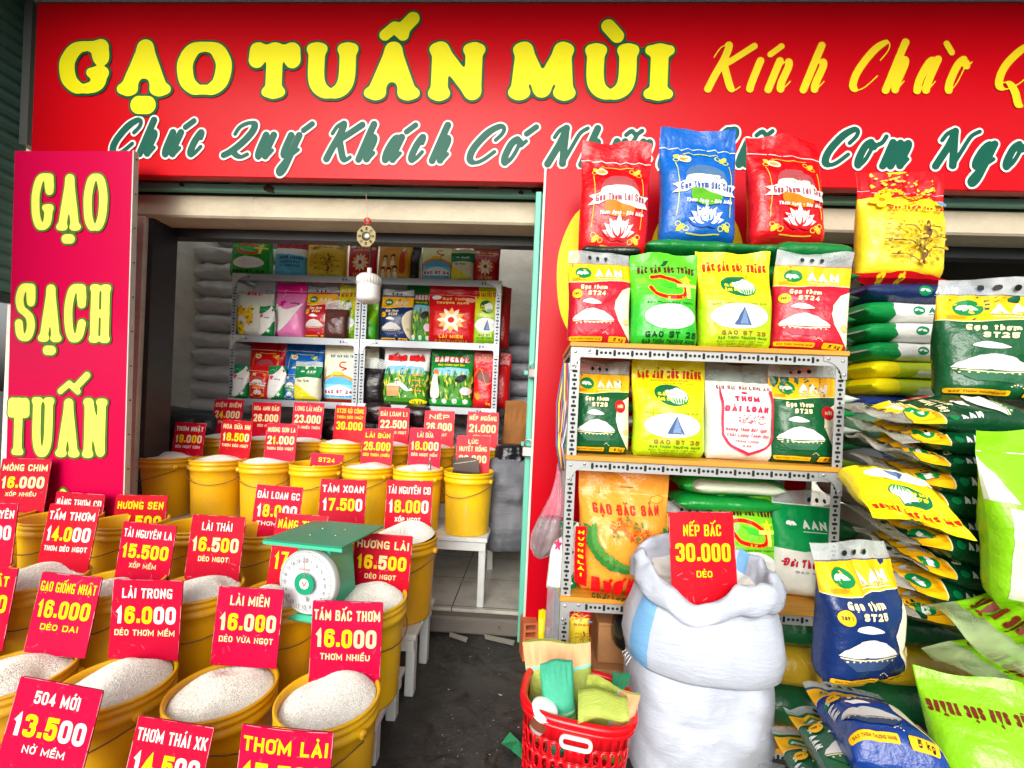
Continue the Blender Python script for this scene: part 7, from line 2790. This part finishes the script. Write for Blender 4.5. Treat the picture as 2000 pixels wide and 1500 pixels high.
# bundle of coloured strings and an oval board at the rack's left side
mb = MB()
q0 = P(1104, 760, 1.66)
cols_ = ((90, 110, 150), (230, 210, 80), (190, 50, 80), (70, 90, 130), (210, 210, 214))
for k in range(10):
    x = q0.x - .012 + .005 * (k % 5)
    mb.tube([(x, q0.y - .01 - .003 * k, q0.z + .1), (x - .02 + .004 * k, q0.y - .015, q0.z - .06), (x - .014 + .003 * (k % 4), q0.y - .012, q0.z - .22), (x + .004, q0.y - .01, q0.z - .30 - .01 * (k % 3))], .003, M(cols_[k % 5], 'matte'), 5)
tag(mb.build('string_bundle'), 'bundle of blue, yellow and red strings hanging beside the rack upright', 'string')
# clear sheet, brick, yellow bag beside the gate foot
o = bag_obj('plastic_sheet', .07, .24, .03, None, (170, 176, 182), 421, pose(P(1078, 1265, 1.66), 0, 3, 2), kind='stand', fin='clear', wr=4)
tag(o, 'crumpled clear plastic sheet hanging below the flower bag', 'plastic sheet')
ya = Art(3, .2)
ya.text('B', .6, .5, .3, .3, (30, 40, 30), t=.08)
o = bag_obj('yellow_bag', .035, .2, .03, ya, (236, 220, 20), 422, pose(P(1056, 1275, 1.95), 0, 0, 0), kind='stand', wr=1)
tag(o, 'thin yellow bag standing at the foot of the gate', 'bag')
bp = P(1036, 1250, 2.1)
t = thing('hollow_brick', 'orange hollow brick standing on end beside the gate foot', 'brick', pose((bp.x, bp.y, 0.0), 12, 0, 0))
mb = MB()
hz = bp.z + .085
w_ = .075
mb.box((-w_ / 2, 0, 0), (-w_ / 2 + .012, .09, hz), M((206, 112, 66), 'card'))
mb.box((w_ / 2 - .012, 0, 0), (w_ / 2, .09, hz), M((206, 112, 66), 'card'))
nb = 5
for k in range(nb + 1):
    zz = (hz - .012) * k / nb
    mb.box((-w_ / 2 + .0125, .001, zz), (w_ / 2 - .0125, .089, zz + .012), M((206, 112, 66), 'card'))
mb.box((-w_ / 2 + .0125, .04, .001), (w_ / 2 - .0125, .05, hz - .001), M((120, 60, 36), 'card'))
mb.build('clay_body', t)
# green scrap of film on the pavement and litter by the step
mb = MB()
g0 = P(1005, 1450, 1.56)
vs = [(g0.x - .02, g0.y + .03, .03), (g0.x + .05, g0.y - .03, .012), (g0.x + .03, g0.y - .08, .02), (g0.x - .01, g0.y - .06, .035), (g0.x - .05, g0.y + .0, .008), (g0.x + .015, g0.y - .02, .04)]
mb.add(vs, [(0, 5, 4), (0, 1, 5), (1, 2, 5), (2, 3, 5), (3, 4, 5)], M((50, 150, 100), 'film'), False)
tag(mb.build('plastic_scrap'), 'green scrap of plastic film on the dark pavement by the basket', 'scrap')
for k, (px, py, w_) in enumerate(((975, 1222, .08), (895, 1222, .05))):
    p = P(px, py, 2.24)
    mb = MB()
    mb.add([(p.x - w_ * .9, p.y, .02), (p.x + w_, p.y - .03, .012), (p.x + w_ * 1.1, p.y + .0, .02), (p.x - w_, p.y + .03, .028)], [(0, 1, 2, 3)], M((140, 136, 126), 'card'), False)
    o = mb.build('paper_scrap')
    o.modifiers.new('thick', 'SOLIDIFY').thickness = .003
    tag(o, ('long' if k == 0 else 'short') + ' pale strip of card lying at the foot of the tiled step', 'scrap')
mb = MB()
rn = random.Random(21)
for k in range(70):
    px, py = rn.uniform(850, 1060), rn.uniform(1225, 1490)
    Yg = CAM_Z * F_PX / (py - 800 - .042 * (px - 1000)) if py > 900 else 2
    p = P(px, py, min(Yg, 2.25))
    q = rn.uniform(.002, .006) * (2.2 if rn.random() < .12 else 1)
    an = rn.random() * 6.3
    dx, dy = q * math.cos(an), q * math.sin(an)
    mb.add([(p.x - dx, p.y - dy, .0025), (p.x + dy * .5, p.y - dx * .5, .004), (p.x + dx, p.y + dy, .0025), (p.x - dy * .5, p.y + dx * .5, .005)], [(0, 1, 2, 3)], M(rn.choice(((150, 146, 136), (120, 114, 100), (100, 92, 80), (176, 172, 164))), 'card'), False)
tag(mb.build('litter'), 'spilled rice grains and small crumbs scattered on the dark pavement', kind='stuff')
# dark door mat strip and a leaflet under the rack
mb = MB()
mb.box((FX0 + .1, 1.55, .001), (FX0 + .3, 1.62, .006), M((190, 192, 190), 'card'))
tag(mb.build('flat_paper'), 'flattened pale paper lying under the lowest rail of the rack', 'paper')
